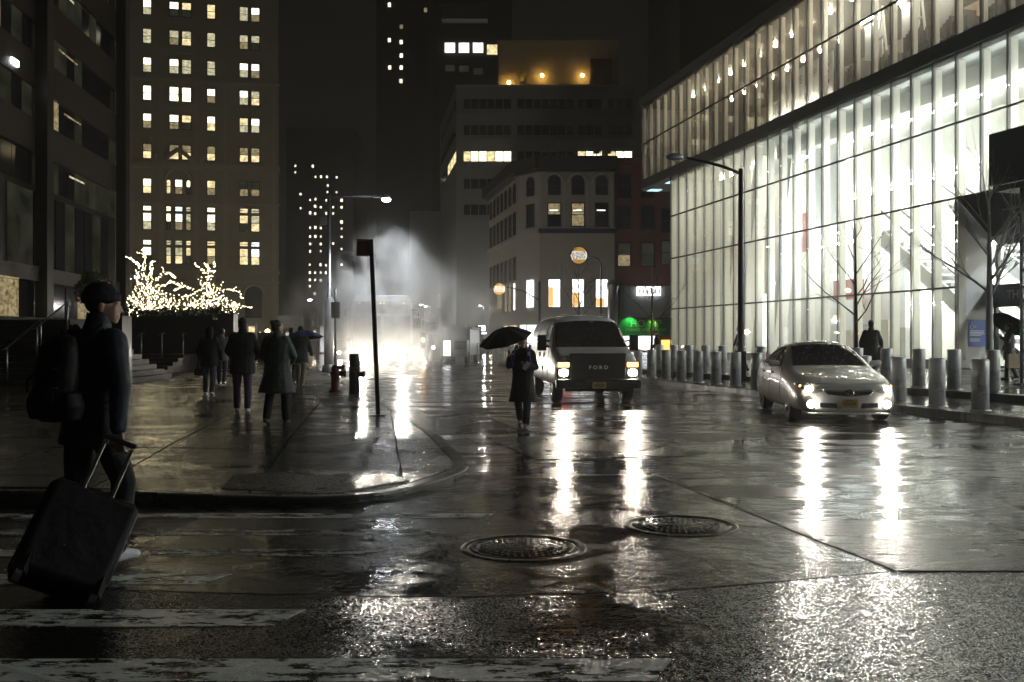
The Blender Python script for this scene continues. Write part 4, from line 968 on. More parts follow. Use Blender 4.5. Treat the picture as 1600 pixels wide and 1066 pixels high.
# standpipe
t = thing('standpipe', 'black pillar shaped standpipe with round hose outlets beside the hydrant', 'standpipe', (-3.83, 23.8, 0.15))
MB().lathe([(0.13, 0), (0.13, 0.93), (0.12, 0.97), (0.08, 0.985)], 16).build('pillar', 'black_iron', t)
b = MB(); b.lathe([(0.07, 0.08), (0.07, 0.2), (0.085, 0.205), (0.085, 0.26)], 12, c=(0, 0, 0.48), axis='X'); b.build('outlet', 'black_iron', t)
b = MB(); b.lathe([(0.07, -0.26), (0.085, -0.26), (0.085, -0.2), (0.07, -0.195), (0.07, -0.05)], 12, c=(0, -0.02, 0.48), axis='Y'); b.build('outlet', 'black_iron', t)
MB().lathe([(0.15, 0), (0.15, 0.03), (0.13, 0.04)], 12, c=(0, 0, 0.62)).build('collar', 'hydrant_red', t)

# sidewalk shed at the right edge
t = thing('sidewalk_shed', 'sidewalk shed with dark hoarding on steel pipe legs at the right edge', 'scaffold', (13.2, 27.0, 0.27), atan2(-0.968, 0.252))
MB().bb(0.0, 9.0, -0.06, 0.0, 5.42, 6.85).build('hoarding', 'shed_green', t); MB().bb(0.0, 0.05, 0.002, 2.6, 5.42, 6.85).build('hoarding', 'shed_green', t)
MB().bb(0.06, 9.0, 0.02, 2.6, 5.25, 5.40).build('deck', 'shed_green', t)
for k, (x, y) in enumerate(((1.0, 0.12), (3.4, 0.12), (1.0, 2.4), (3.4, 2.4), (5.8, 0.12), (5.8, 2.4), (8.2, 0.12))):
    MB().tube([(x, y, 0.0), (x, y, 5.24)], 0.05, 10).build('leg', 'pole_grey', t); MB().box((x, y, 0.02), (0.3, 0.3, 0.04)).build('foot_plate', 'shed_green', t)
for p, q in (((1.0, 0.12, 3.0), (2.2, 0.12, 4.0)), ((1.0, 0.12, 2.2), (2.4, 0.12, 3.2)), ((1.0, 0.12, 4.9), (2.1, 0.12, 3.9)), ((1.0, 0.12, 0.9), (3.4, 0.12, 0.9)), ((1.0, 0.12, 2.6), (3.4, 0.12, 2.6)), ((0.3, 0.12, 4.75), (5.8, 0.12, 4.75)), ((1.0, 0.12, 4.3), (0.3, 0.12, 5.2))):
    MB().tube([p, q], 0.028, 6).build('brace', 'pole_grey', t)

# ---------------------------------------------------------------- bare trees
def bare_tree(name, label, loc, h, seed, spread=0.42, trunk_r=0.07, levels=4, mt='bark', fork=0.38, twig=2.0, group='bare street trees'):
    R = random.Random(seed); t = thing(name, label, 'tree', loc, 0, group)
    tr = MB(); br = MB(); top = h * fork
    lean = Vector((R.uniform(-.03, .03), R.uniform(-.03, .03), 0))
    tp = [Vector((0, 0, 0)), Vector((lean.x * .4, lean.y, top * 0.5)), Vector((lean.x, lean.y, top)), Vector((lean.x * 1.3, 0, h * 0.72)), Vector((lean.x * 2, 0.02, h))]
    tr.tube(tp, [trunk_r * 1.25, trunk_r, trunk_r * 0.85, trunk_r * 0.45, trunk_r * 0.1], 9)
    def grow(p, d, L, r, lv):
        n = 4; pts = [p]; q = p.copy(); dd = d.copy()
        for i in range(n):
            dd = (dd + Vector((R.gauss(0, .10), R.gauss(0, .10), 0.06 + R.gauss(0, .05)))).normalized(); q = q + dd * (L / n); pts.append(q.copy())
        br.tube(pts, [r * (1 - 0.7 * i / n) for i in range(n + 1)], 5 if lv < levels - 1 else 4)
        if lv >= levels: return
        for k in range(int(3 + twig * (lv < 2))):
            i = R.randint(1, n); a = Vector((R.gauss(0, 1), R.gauss(0, 1), R.gauss(0.2, .6))).normalized()
            nd = (dd * 0.75 + a * spread * 1.6).normalized(); grow(pts[i], nd, L * R.uniform(.42, .68), r * (1 - .6 * i / n) * 0.62, lv + 1)
    nb = 9
    for k in range(nb):
        f = fork + (0.95 - fork) * (k / nb) ** 1.2; z = h * f; ang = k * 2.4 + R.uniform(-.4, .4)
        el = radians(R.uniform(35, 60)); d = Vector((cos(ang) * cos(el), sin(ang) * cos(el), sin(el)))
        base = Vector((lean.x * min(1, f / fork), lean.y * .5, z)); grow(base, d, h * 0.42 * (1.12 - 0.62 * k / nb) * R.uniform(.8, 1.1), trunk_r * 0.42 * (1 - .5 * k / nb), 1)
    tr.build('trunk', mt, t); o = br.build('crown', mt, t); return t
bare_tree('street_tree', 'slim bare street tree in front of the glass behind the sedan', (X(1338, 27.0), 27.0, 0.27), 4.6, 4, spread=0.5, trunk_r=0.06, levels=3, fork=0.36, twig=0)
bare_tree('street_tree', 'taller bare tree by the porch beside the blue notice, front light put into its bark colour', (X(1546, 26.0), 26.0, 0.27), 5.6, 9, spread=0.26, trunk_r=0.10, levels=4, mt='front_lit_bark', fork=0.40)
bare_tree('street_tree', 'small bare tree before the green restaurant sign', (X(1018, 62), 62.0, 0.1), 6.0, 15, spread=0.5, trunk_r=0.09, levels=3, fork=0.4)
bare_tree('street_tree', 'dim bare tree before the lit windows of the corner restaurant', (X(905, 84), 84.0, 0.1), 7.6, 21, spread=0.5, trunk_r=0.1, levels=3, fork=0.4)

# ---------------------------------------------------------------- stairs and planters on the left plaza
pl = thing('plaza_stairs', 'broad granite stairs rising to the dark office block', 'stairs', (0, 0, 0.138))
NS = 12
for i in range(NS):
    z0, z1 = i * 0.165, (i + 1) * 0.165; y0 = 27.6 + i * 0.40
    MB().bb(-34, -11.6 - i * 0.26, y0 + 0.002 * i, 33.4, z0, z1 - 0.004).build('step', 'granite_wall', pl)
MB().bb(-34, -15.6, 33.4, 35.98, 0, 1.98).build('terrace', 'granite_wall', pl); MB().bb(-60, -21.02, 36, 60, 0, 1.98).build('terrace', 'granite_wall', pl)
MB().bb(-11.55, -10.95, 27.5, 28.2, 0.0, 2.0).build('stair_wall', 'granite_wall', pl)
def handrail(x, y, z, label, n=2, dy=2.0, h=0.95):
    t = thing('handrail', label, 'handrail', (x, y, z), 0, 'handrails on the plaza stairs')
    for k in range(n): MB().tube([(0, k * dy, k * dy / 0.40 * 0.165), (0, k * dy, k * dy / 0.40 * 0.165 + h)], 0.03, 8).build('post', 'steel', t)
    MB().tube([(0, -0.35, h - 0.1), (0, 0, h), (0, (n - 1) * dy, (n - 1) * dy / 0.40 * 0.165 + h)], 0.028, 8).build('rail', 'dark_metal', t)
handrail(X(11, 28.0), 28.0, 0.30, 'steel stair rail nearest the left edge of the steps')
handrail(X(58, 29.4), 29.4, 0.9, 'steel stair rail left of the beanie man, in the middle of the steps')
handrail(X(120, 28.6), 28.6, 0.6, 'steel stair rail hidden behind the beanie man')
# far ramp wall with the second run of rails
w2 = thing('planter_wall', 'low dark granite planter wall under the hedge', 'wall', (0, 0, 0.138))
MB().bb(-18.98, -13.12, 44.0, 45.0, 0, 2.2).build('wall', 'granite_wall', w2); MB().bb(-21.0, -19.0, 36.0, 44.0, 0, 2.2).build('wall', 'granite_wall', w2)
MB().bb(-13.1, -12.4, 43.6, 44.3, 0, 2.45).build('end_pier', 'granite_wall', w2)
MB().bb(-21, -15.4, 45.02, 56.0, 0, 1.9).build('soil_bed', 'granite_wall', w2)
MB().bb(-14.6, -13.0, 56.2, 58.0, 0, 1.7).build('wall', 'granite_wall', w2)
p2 = thing('plaza_steps', 'low flight of plaza steps before the planter wall', 'stairs', (0, 0, 0.138))
for i in range(5): MB().bb(-19.0, -13.4, 37.5 + i * 0.6, 44.0, i * 0.14, (i + 1) * 0.14 - 0.003 * 1).build('step', 'granite_wall', p2)
for k, px in enumerate((221, 253, 286)):
    t = thing('handrail_post', 'slim steel post on the plaza steps, %s from the beanie man' % ('first', 'second', 'third')[k], 'post', (X(px, 39.0 + k * 0.5), 39.0 + k * 0.5, 0.55), 0, 'posts on the low plaza steps')
    MB().tube([(0, 0, 0), (0, 0, 1.15)], 0.03, 8).build('post', 'steel', t); MB().tube([(0, -0.6, 1.0), (0, 0, 1.15), (0, 0.3, 1.15)], 0.025, 6).build('rail', 'dark_metal', t)
# hedge on the planter
def leaf_mass(name, label, boxes, n, mt, seed, size=0.12, kind='stuff', cat=None, parent=None, loc=(0, 0, 0)):
    R = random.Random(seed); b = MB()
    for k in range(n):
        (c, r) = boxes[R.randrange(len(boxes))]
        v = Vector((R.gauss(0, 1), R.gauss(0, 1), R.gauss(0, 1))).normalized() * (R.random() ** 0.33)
        p = Vector((c[0] + v.x * r[0], c[1] + v.y * r[1], c[2] + v.z * r[2]))
        a = Vector((R.gauss(0, 1), R.gauss(0, 1), R.gauss(0, 1))).normalized(); d = a.cross(Vector((R.gauss(0, 1), R.gauss(0, 1), R.gauss(0, 1)))).normalized()
        s = size * R.uniform(.6, 1.3); b.add([p + a * s, p + d * s * .45, p - a * s * .6, p - d * s * .45], [(0, 1, 2, 3)])
    o = b.build(name, mt, parent); o.location = loc
    return o
hd_ = thing('hedge', 'clipped dark hedge on top of the planter wall', 'hedge', (0, 0, 0))
MB().bb(-18.8, -13.6, 44.5, 45.6, 2.06, 2.5).build('hedge_core', 'hedge_leaf', hd_)
leaf_mass('foliage', None, [((-19 + i * 0.7, 45.2, 2.45), (0.7, 0.6, 0.38 + 0.12 * (i % 3))) for i in range(9)], 4500, 'hedge_leaf', 2, 0.09, parent=hd_)['kind'] = 'stuff'
et = thing('evergreen_tree', 'small dark evergreen tree on the terrace left of the beanie', 'tree', (X(146, 50), 50.0, 2.1))
MB().tube([(0, 0, 0), (0.05, 0, 1.2), (0, 0, 2.4)], [0.09, 0.07, 0.02], 8).build('trunk', 'bark', et)
leaf_mass('crown', None, [((0, 0, 1.5), (0.9, 0.9, 0.5)), ((0.3, 0, 2.1), (0.7, 0.7, 0.45)), ((-0.5, 0.1, 1.9), (0.5, 0.5, 0.5)), ((-0.2, 0.2, 2.5), (0.5, 0.5, 0.4)), ((0.7, 0, 1.4), (0.5, 0.6, 0.3))], 3800, 'hedge_leaf', 6, 0.08, parent=et)
# trees wound with fairy lights
def fairy_tree(label, loc, limbs, seed, bush, nb):
    R = random.Random(seed); t = thing('fairy_light_tree', label, 'tree', loc, 0, 'trees wound with fairy lights')
    tr = MB(); bl = []
    for pts, r in limbs:
        pts = [Vector(p) for p in pts]
        cv = []
        for i in range(len(pts) - 1):
            for k in range(6): cv.append(pts[i].lerp(pts[i + 1], k / 6.0) + Vector((R.gauss(0, .02), R.gauss(0, .02), R.gauss(0, .02))))
        cv.append(pts[-1]); n = len(cv)
        tr.tube(cv, [r * (1 - .8 * i / n) for i in range(n)], 6)
        L = sum((b - a).length for a, b in zip(cv[:-1], cv[1:]))
        for k in range(int(L * 44)):
            i = R.randrange(n - 1); rr = r * (1 - .8 * i / n) + 0.03
            bl.append(cv[i].lerp(cv[i + 1], R.random()) + Vector((R.gauss(0, 1), R.gauss(0, 1), R.gauss(0, .5))).normalized() * rr)
        # short side twigs with bulbs
        for k in range(int(L * 1.6)):
            i = R.randrange(n - 1); d = Vector((R.gauss(0, 1), R.gauss(0, 1), R.uniform(.1, 1))).normalized(); l2 = R.uniform(.15, .45)
            tr.tube([cv[i], cv[i] + d * l2], [0.012, 0.004], 4)
            for q in range(5): bl.append(cv[i] + d * l2 * (q + 1) / 5 + Vector((R.gauss(0, .02), R.gauss(0, .02), R.gauss(0, .02))))
    for c, r, k in bush:
        for _ in range(k):
            a0 = R.uniform(0, 6.28); st = Vector((c[0] + R.gauss(0, .3) * r[0], c[1] + R.gauss(0, .3) * r[1], c[2] - r[2] * .7)); 
            en = Vector((c[0] + R.uniform(-1, 1) * r[0], c[1] + R.uniform(-1, 1) * r[1], c[2] + R.uniform(-.3, 1) * r[2])); md = (st + en) / 2 + Vector((R.gauss(0, .2), R.gauss(0, .2), R.uniform(.1, .5) * r[2]))
            cv = [st.lerp(md, q / 5).lerp(md.lerp(en, q / 5), q / 5) for q in range(6)]; tr.tube(cv, [0.025 * (1 - .8 * q / 6) for q in range(6)], 4)
            for q in range(9): bl.append(cv[R.randrange(5)].lerp(cv[R.randrange(1, 6)], R.random()) + Vector((R.gauss(0, .03), R.gauss(0, .03), R.gauss(0, .03))))
    tr.build('branches', 'bark', t)
    lb = MB(); R.shuffle(bl)
    for p in bl[:nb]:
        s = R.uniform(.011, .019); lb.add([p + Vector((s, 0, 0)), p + Vector((-s, 0, 0)), p + Vector((0, s, 0)), p + Vector((0, -s, 0)), p + Vector((0, 0, s)), p + Vector((0, 0, -s))], [(0, 2, 4), (2, 1, 4), (1, 3, 4), (3, 0, 4), (2, 0, 5), (1, 2, 5), (3, 1, 5), (0, 3, 5)])
    o = lb.build('light_bulbs', 'fairy', t); o['kind'] = 'stuff'
    return t
YF = 49.0; SF = YF / F
def fl(px, py, y=0.0): return (px - 228) * SF, y, (500 - py) * SF
fairy_tree('tall twisted tree densely wound with fairy lights, nearest the beanie man', (X(228, YF), YF, Zh(500, YF)), [
    ([fl(228, 500), fl(226, 470), fl(231, 450, .2), fl(236, 425), fl(237, 408)], 0.10), ([fl(229, 460), fl(224, 430, .2), fl(226, 405), fl(223, 390)], 0.07), ([fl(226, 440), fl(220, 418), fl(212, 408, -.2), fl(203, 403)], 0.05),
    ([fl(226, 465), fl(216, 445, .3), fl(213, 422)], 0.05), ([fl(232, 460), fl(245, 440, -.2), fl(254, 428), fl(265, 426), fl(274, 434)], 0.05), ([fl(224, 480), fl(206, 462, .2), fl(198, 468)], 0.05), ([fl(230, 470), fl(250, 448), fl(264, 440, .3), fl(280, 445)], 0.05)],
    31, [((0.25, 0, 0.75), (1.1, 0.8, 0.7), 50), ((-0.55, 0, 0.45), (0.5, 0.5, 0.6), 18), ((0.1, 0, 1.6), (0.9, 0.6, 0.9), 26)], 1150)
fairy_tree('forked tree wound with fairy lights rising behind the hedge', (X(325, YF), YF, Zh(500, YF)), [
    ([fl(228, 500), fl(229, 470), fl(226, 440), fl(229, 420), fl(222, 408)], 0.08), ([fl(228, 440), fl(235, 425, .2), fl(238, 410)], 0.05), ([fl(227, 432), fl(217, 420), fl(207, 412)], 0.04), ([fl(229, 470), fl(245, 455), fl(258, 452, .2), fl(276, 455), fl(283, 470)], 0.05), ([fl(229, 475), fl(250, 465), fl(272, 475), fl(296, 481)], 0.04), ([fl(228, 480), fl(210, 455, .3), fl(190, 447), fl(175, 455)], 0.05), ([fl(228, 485), fl(245, 488), fl(262, 497)], 0.04)],
    37, [((0.5, 0, 0.75), (0.9, 0.7, 0.5), 20), ((-0.6, 0, 0.8), (0.8, 0.6, 0.5), 16), ((0.1, 0, 1.5), (0.7, 0.6, 0.7), 20), ((1.3, 0, 0.6), (0.8, 0.5, 0.4), 16)], 800)
fairy_tree('low spreading bush wound with fairy lights between the two lit trees', (X(270, YF + 1), YF + 1, Zh(500, YF + 1)), [
    ([fl(228, 500), fl(224, 480), fl(212, 460), fl(200, 455)], 0.05), ([fl(228, 500), fl(233, 478), fl(246, 462), fl(262, 458)], 0.05)],
    41, [((0.1, 0, 0.7), (1.2, 0.7, 0.65), 26)], 200)
# ================================================================ people
mat('skin', (0.45, 0.27, 0.20), 0.5, noise=0.12, nscale=20)
mat('black_cloth', (0.010, 0.010, 0.012), 0.75, spec=0.25, noise=0.25, nscale=7, bump=0.22, bscale=16)
mat('navy_cloth', (0.014, 0.017, 0.025), 0.65, spec=0.3, noise=0.25, nscale=7, bump=0.22, bscale=16)
mat('charcoal_cloth', (0.03, 0.032, 0.036), 0.7, noise=0.3, nscale=14, bump=0.22, bscale=16)
mat('green_coat', (0.035, 0.048, 0.042), 0.65, noise=0.3, nscale=10, bump=0.5, bscale=18)
mat('purple_trousers', (0.07, 0.035, 0.09), 0.7, noise=0.3, nscale=10, bump=0.4, bscale=18)
mat('tan_cloth', (0.3, 0.25, 0.17), 0.7, noise=0.2, nscale=10, bump=0.4, bscale=18)
mat('grey_cloth', (0.14, 0.145, 0.16), 0.7, noise=0.2, nscale=10, bump=0.4, bscale=18)
mat('denim', (0.03, 0.04, 0.07), 0.75, noise=0.3, nscale=14, bump=0.22, bscale=16)
mat('blue_cloth', (0.03, 0.07, 0.24), 0.6, noise=0.2, nscale=10, bump=0.3, bscale=25)
mat('hair_dark', (0.018, 0.013, 0.010), 0.5, noise=0.4, nscale=40, bump=0.6, bscale=60)
mat('shoe_white', (0.55, 0.56, 0.6), 0.5, noise=0.2, nscale=14)
mat('shoe_dark', (0.02, 0.02, 0.022), 0.4)
mat('umbrella_cloth', (0.012, 0.013, 0.017), 0.45)
mat('nylon_black', (0.005, 0.005, 0.0055), 0.6, spec=0.18, noise=0.2, nscale=9, bump=0.08, bscale=90)
mat('chrome', (0.7, 0.71, 0.74), 0.15, 1.0)
mat('eye_white', (0.5, 0.48, 0.46), 0.2)
mat('paper', (0.7, 0.68, 0.62), 0.6)
mat('yellow_logo', (0.5, 0.36, 0.03), 0.5)

_ico = None
def ico_pts():
    global _ico
    if _ico is None:
        bm = bmesh.new(); bmesh.ops.create_icosphere(bm, subdivisions=2, radius=1.0); _ico = [v.co.copy() for v in bm.verts]; bm.free()
    return _ico
class Blob:
    """closed overlapping volumes fused into one continuous skin by voxel remeshing"""
    def __init__(s): s.bm = bmesh.new()
    def hull(s, pts):
        vs = [s.bm.verts.new(p) for p in pts]
        r = bmesh.ops.convex_hull(s.bm, input=vs)
        junk = [g for g in r['geom_interior'] + r['geom_unused'] if isinstance(g, bmesh.types.BMVert)]
        if junk: bmesh.ops.delete(s.bm, geom=list(set(junk)), context='VERTS')
        return s
    def cap(s, p, q, r0, r1, fx=1.0, fy=1.0):
        p, q = Vector(p), Vector(q); k = ico_pts()
        return s.hull([p + Vector((v.x * fx, v.y * fy, v.z)) * r0 for v in k] + [q + Vector((v.x * fx, v.y * fy, v.z)) * r1 for v in k])
    def ell(s, c, r, rot=None):
        c = Vector(c); pts = [Vector((v.x * r[0], v.y * r[1], v.z * r[2])) for v in ico_pts()]
        if rot is not None: pts = [rot @ p for p in pts]
        return s.hull([c + p for p in pts])
    def rings(s, rs):
        """consecutive hulls of ellipse rings (cx,cy,z,rx,ry)"""
        for a, b in zip(rs[:-1], rs[1:]):
            pts = []
            for (cx, cy_, z, rx, ry) in (a, b):
                for i in range(16):
                    t = 2 * pi * i / 16; pts.append(Vector((cx + rx * cos(t), cy_ + ry * sin(t), z)))
            # slight overlap so the pieces fuse
            s.hull(pts + [Vector((a[0], a[1], a[2] + 0.01 * (1 if a[2] > b[2] else -1)))])
        return s
    def done(s, name, mt, parent, voxel=0.012, smooth=3, disp=0.0):
        me = bpy.data.meshes.new(name); bmesh.ops.recalc_face_normals(s.bm, faces=s.bm.faces); s.bm.to_mesh(me); s.bm.free()
        o = obj(name, me, None, None)
        r = o.modifiers.new('r', 'REMESH'); r.mode = 'VOXEL'; r.voxel_size = voxel; r.use_smooth_shade = True
        if smooth: k = o.modifiers.new('s', 'SMOOTH'); k.iterations = smooth; k.factor = 0.5
        if disp:
            tx = bpy.data.textures.new('folds', 'CLOUDS'); tx.noise_scale = 0.14; d = o.modifiers.new('d', 'DISPLACE'); d.texture = tx; d.strength = disp; d.mid_level = 0.5
        apply_mods(o); o.data.name = name; o.data.materials.clear(); o.data.materials.append(M[mt] if isinstance(mt, str) else mt)
        if parent is not None: o.parent = parent
        return o

def dirv(ang, side=0.0):   # angle forward of straight down, in degrees
    a = radians(ang); b = radians(side); return Vector((sin(b) * cos(a), sin(a), -cos(a) * cos(b)))
def hand(b, w_, d, side, curl=0.6, sc=1.0, palm_n=Vector((0, 1, 0))):
    """palm and five fingers from the wrist along d; fingers curl toward palm_n"""
    d = Vector(d).normalized(); pn = (Vector(palm_n) - d * d.dot(Vector(palm_n))).normalized(); lat = d.cross(pn).normalized()
    k = w_ + d * 0.085 * sc
    b.hull([w_ + lat * x * 0.03 * sc + pn * y * 0.015 * sc for x in (-1, 1) for y in (-1, 1)] + [k + lat * x * 0.042 * sc + pn * y * 0.012 * sc for x in (-1, 1) for y in (-1, 1)])
    for i, (off, L) in enumerate(((-0.032, 0.062), (-0.011, 0.075), (0.011, 0.082), (0.032, 0.072))):
        p = k + lat * off * sc; dd = d
        for j, fr in enumerate((0.45, 0.32, 0.23)):
            a = curl * (0.55 + 0.5 * j); dd2 = (d * cos(a) + pn * sin(a)).normalized()
            q = p + dd2 * L * fr * 1.15 * sc; b.cap(p, q, (0.0095 - 0.0012 * j) * sc, (0.0085 - 0.0012 * j) * sc); p = q
    p = w_ + d * 0.03 * sc - lat * 0.03 * sc * side; q = p + (d * 0.6 - lat * 0.6 * side + pn * 0.5).normalized() * 0.04 * sc; b.cap(p, q, 0.013 * sc, 0.0105 * sc); b.cap(q, q + (d * 0.8 + pn * 0.7).normalized() * 0.032 * sc, 0.0105 * sc, 0.008 * sc)

def person(label, loc, rz, H=1.75, legs=((12, 8), (-10, -28)), coat='black_cloth', hem=0.80, trousers='charcoal_cloth', shoes='shoe_dark', hair='hair_dark', arms=None, flare=0.0, bulk=1.0, head_rot=(0, 0), hat=None, hood=False, voxel=0.014, fine=False, group='people walking on the wet pavement', lean=0.0, hands=True, folds=0.012, curl=0.6, collar=True):
    k = H / 1.75; S = lambda v: Vector(v) * k
    t = thing('person', label, 'person', loc, rz, group)
    # legs (side -1 = own left? local x is the person's right hand side when facing +y)
    J = {}
    for i, s in enumerate((-1, 1)):
        th, sh = legs[i]; hip = Vector((s * 0.095, 0, 0.90)); kn = hip + dirv(th, s * 1.5) * 0.42; an = kn + dirv(sh) * 0.42
        J[s] = [hip, kn, an]
    low = min(J[s][2].z - 0.07 - max(0, -0.0) for s in (-1, 1))
    dz = -low
    for s in J: J[s] = [p + Vector((0, 0, dz)) for p in J[s]]
    hz = 0.90 + dz; lv = Vector((0, sin(radians(lean)), cos(radians(lean))))
    pel = Vector((0, 0, hz)); ch = pel + lv * 0.34; shd = pel + lv * 0.50; nk = pel + lv * 0.58 + Vector((0, 0.01, 0)); hdc = pel + lv * 0.715 + Vector((0, 0.03, 0))
    if arms is None: arms = [((-0.27, -0.03, -0.27), (-0.27, 0.10, -0.50)), ((0.27, 0.03, -0.27), (0.27, 0.14, -0.48))]
    B = Blob()
    yaw, pit = radians(head_rot[0]), radians(head_rot[1]); HR = Matrix.Rotation(yaw, 3, 'Z') @ Matrix.Rotation(pit, 3, 'X')
    hp = lambda x, y, z: S(hdc) + (HR @ Vector((x, y, z))) * k
    B.ell(hp(0, -0.012, 0.035), (0.076 * k, 0.097 * k, 0.093 * k), HR)             # skull
    B.hull([hp(x, y, z) for x, y, z in ((-.055, .072, .0), (.055, .072, .0), (-.06, -.02, -.03), (.06, -.02, -.03), (-.045, .068, -.06), (.045, .068, -.06), (-.026, .082, -.105), (.026, .082, -.105), (-.048, .0, -.085), (.048, .0, -.085), (0, .095, -.02), (-.03, .09, .03), (.03, .09, .03), (0, .094, -.085))])   # face and jaw
    B.hull([hp(x, y, z) for x, y, z in ((-.008, .088, .022), (.008, .088, .022), (-.017, .092, -.032), (.017, .092, -.032), (0, .123, -.028), (0, .10, .012), (0, .112, -.038))])   # nose
    B.cap(hp(-.018, .090, -.058), hp(.018, .090, -.058), 0.009 * k, 0.009 * k); B.cap(hp(-.016, .088, -.071), hp(.016, .088, -.071), 0.009 * k, 0.009 * k)   # lips
    B.cap(hp(-.045, .078, .026), hp(-.012, .09, .028), 0.009 * k, 0.008 * k); B.cap(hp(.045, .078, .026), hp(.012, .09, .028), 0.009 * k, 0.008 * k)     # brow
    for s in (-1, 1): B.ell(hp(s * .077, -.012, -.012), (0.012 * k, 0.021 * k, 0.034 * k), HR)
    B.cap(S(nk) - Vector((0, 0.02, 0.03)) * k, hp(0, -.02, -.06), 0.058 * k, 0.054 * k)
    B.cap(S(pel), S(ch), 0.13 * k, 0.14 * k, 1.0, 0.75); B.cap(S(ch), S(shd), 0.13 * k, 0.075 * k, 1.1, 0.75)
    aj = []
    for i, s in enumerate((-1, 1)):
        sh_ = shd + Vector((s * 0.175, 0, 0.0)); el = shd + Vector(arms[i][0]); wr = shd + Vector(arms[i][1]); aj.append((sh_, el, wr))
        B.cap(S(shd + Vector((s * 0.08, 0, 0))), S(sh_ - Vector((s * 0.025, 0, 0.02))), 0.055 * k, 0.045 * k); B.cap(S(sh_ - Vector((s * 0.025, 0, 0.02))), S(el), 0.042 * k, 0.036 * k); B.cap(S(el), S(wr), 0.037 * k, 0.027 * k)
        if hands: hand(B, S(wr), (wr - el), s, curl, k, Vector((-s * 0.5, 0.85, 0.2)))
        hp_, kn, an = J[s]; B.cap(S(hp_), S(kn), 0.075 * k, 0.052 * k); B.cap(S(kn), S(an), 0.052 * k, 0.036 * k); B.cap(S(an), S(an + Vector((0, 0.1, -0.035))), 0.036 * k, 0.03 * k)
    B.done('body', 'skin', t, 0.0075 if fine else voxel, 2)
    # trousers
    B = Blob(); B.cap(S(pel + Vector((0, 0, -0.02))), S(pel + lv * 0.08), 0.15 * k, 0.14 * k, 1.08, 0.82)
    for s in (-1, 1):
        a, b_, c = J[s]; e = b_.lerp(c, 0.93); B.cap(S(a), S(b_), 0.098 * k * bulk, 0.076 * k); B.cap(S(b_), S(e), 0.076 * k, 0.066 * k)
    B.done('trousers', trousers, t, voxel, 2, folds)
    for s in (-1, 1):
        B = Blob(); a = J[s][2]; sh_a = legs[(s + 1) // 2][1]; pitch = radians(max(0, -sh_a - 8)) * 0.8; rt = Matrix.Rotation(-pitch, 3, 'X')
        f = lambda y, z: S(a) + (rt @ Vector((0, y, z))) * k
        B.cap(f(-0.03, -0.03), f(0.02, 0.02), 0.042 * k, 0.04 * k); B.cap(f(-0.045, -0.04), f(0.15, -0.048), 0.036 * k, 0.027 * k, 1.25, 1.0); B.cap(f(0.03, -0.02), f(0.15, -0.045), 0.036 * k, 0.026 * k, 1.2, 1.0)
        B.done('shoe', shoes, t, 0.009, 2)
    # coat
    B = Blob(); z = lambda h: pel + lv * h
    def ring(h, rx, ry, dy=0.0):
        c = z(h); return (c.x * k, (c.y + dy) * k, c.z * k, rx * k * bulk, ry * k * bulk)
    rs = [ring(0.56, 0.085, 0.075), ring(0.52, 0.17, 0.105), ring(0.44, 0.205, 0.13), ring(0.28, 0.195, 0.135), ring(0.10, 0.18, 0.13), ring(-0.02, 0.19, 0.14)]
    hh = hem - 0.90
    if hh < -0.05: rs.append(ring(hh * 0.5, 0.195 + flare * 0.4, 0.145 + flare * 0.4)); rs.append(ring(hh, 0.20 + flare, 0.15 + flare))
    B.rings(rs)
    if collar: B.cap(S(nk) - Vector((0, 0.02, 0.02)) * k, S(nk) + Vector((0, -0.01, 0.03)) * k, 0.085 * k, 0.078 * k)
    for i, s in enumerate((-1, 1)):
        sh_, el, wr = aj[i]; B.cap(S(sh_ + Vector((-s * 0.03, 0, -0.01))), S(el), 0.082 * k * bulk, 0.065 * k); B.cap(S(el), S(el.lerp(wr, 0.93)), 0.065 * k, 0.05 * k)
    B.done('coat', coat, t, voxel, 3, folds * 1.6)
    # hair, hat, hood
    B = Blob()
    if hood: B.ell(hp(0, -0.02, 0.03), (0.115 * k, 0.13 * k, 0.14 * k), HR); B.cap(S(nk) + Vector((0, -0.03, 0)), hp(0, -0.05, -0.02), 0.1 * k, 0.1 * k); B.done('hood', coat, t, voxel, 2)
    elif hat == 'beanie':
        B.ell(hp(0, -0.022, 0.062), (0.094 * k, 0.112 * k, 0.092 * k), HR)
        B.hull([hp(0.097 * cos(a), -0.02 + 0.117 * sin(a), 0.020 + 0.012 * sin(a)) for a in [i * pi / 8 for i in range(16)]] + [hp(0.097 * cos(a), -0.02 + 0.116 * sin(a), 0.070 + 0.012 * sin(a)) for a in [i * pi / 8 for i in range(16)]])
        B.done('beanie', 'black_cloth', t, 0.007, 2)
        B = Blob(); B.ell(hp(0, -0.035, 0.01), (0.080 * k, 0.082 * k, 0.07 * k), HR); B.done('hair', hair, t, 0.01, 1)
    else:
        B.ell(hp(0, -0.025, 0.048), (0.086 * k, 0.098 * k, 0.092 * k), HR); B.ell(hp(0, -0.05, -0.01), (0.078 * k, 0.062 * k, 0.075 * k), HR)
        if hat == 'long': B.cap(hp(0, -0.06, 0.0), hp(0, -0.07, -0.16), 0.075 * k, 0.06 * k)
        if hat == 'bun': B.ell(hp(0, -0.1, 0.09), (0.045 * k, 0.045 * k, 0.045 * k))
        B.done('hair', hair, t, 0.012, 2, 0.01)
    if fine:
        for s in (-1, 1): MB().ball(hp(s * .03, .084, .006), (0.011 * k, 0.008 * k, 0.008 * k), 2).build('eye', 'eye_white', t)
    t['_k'] = k
    del t['_k']
    return t, aj, k, dz, hp

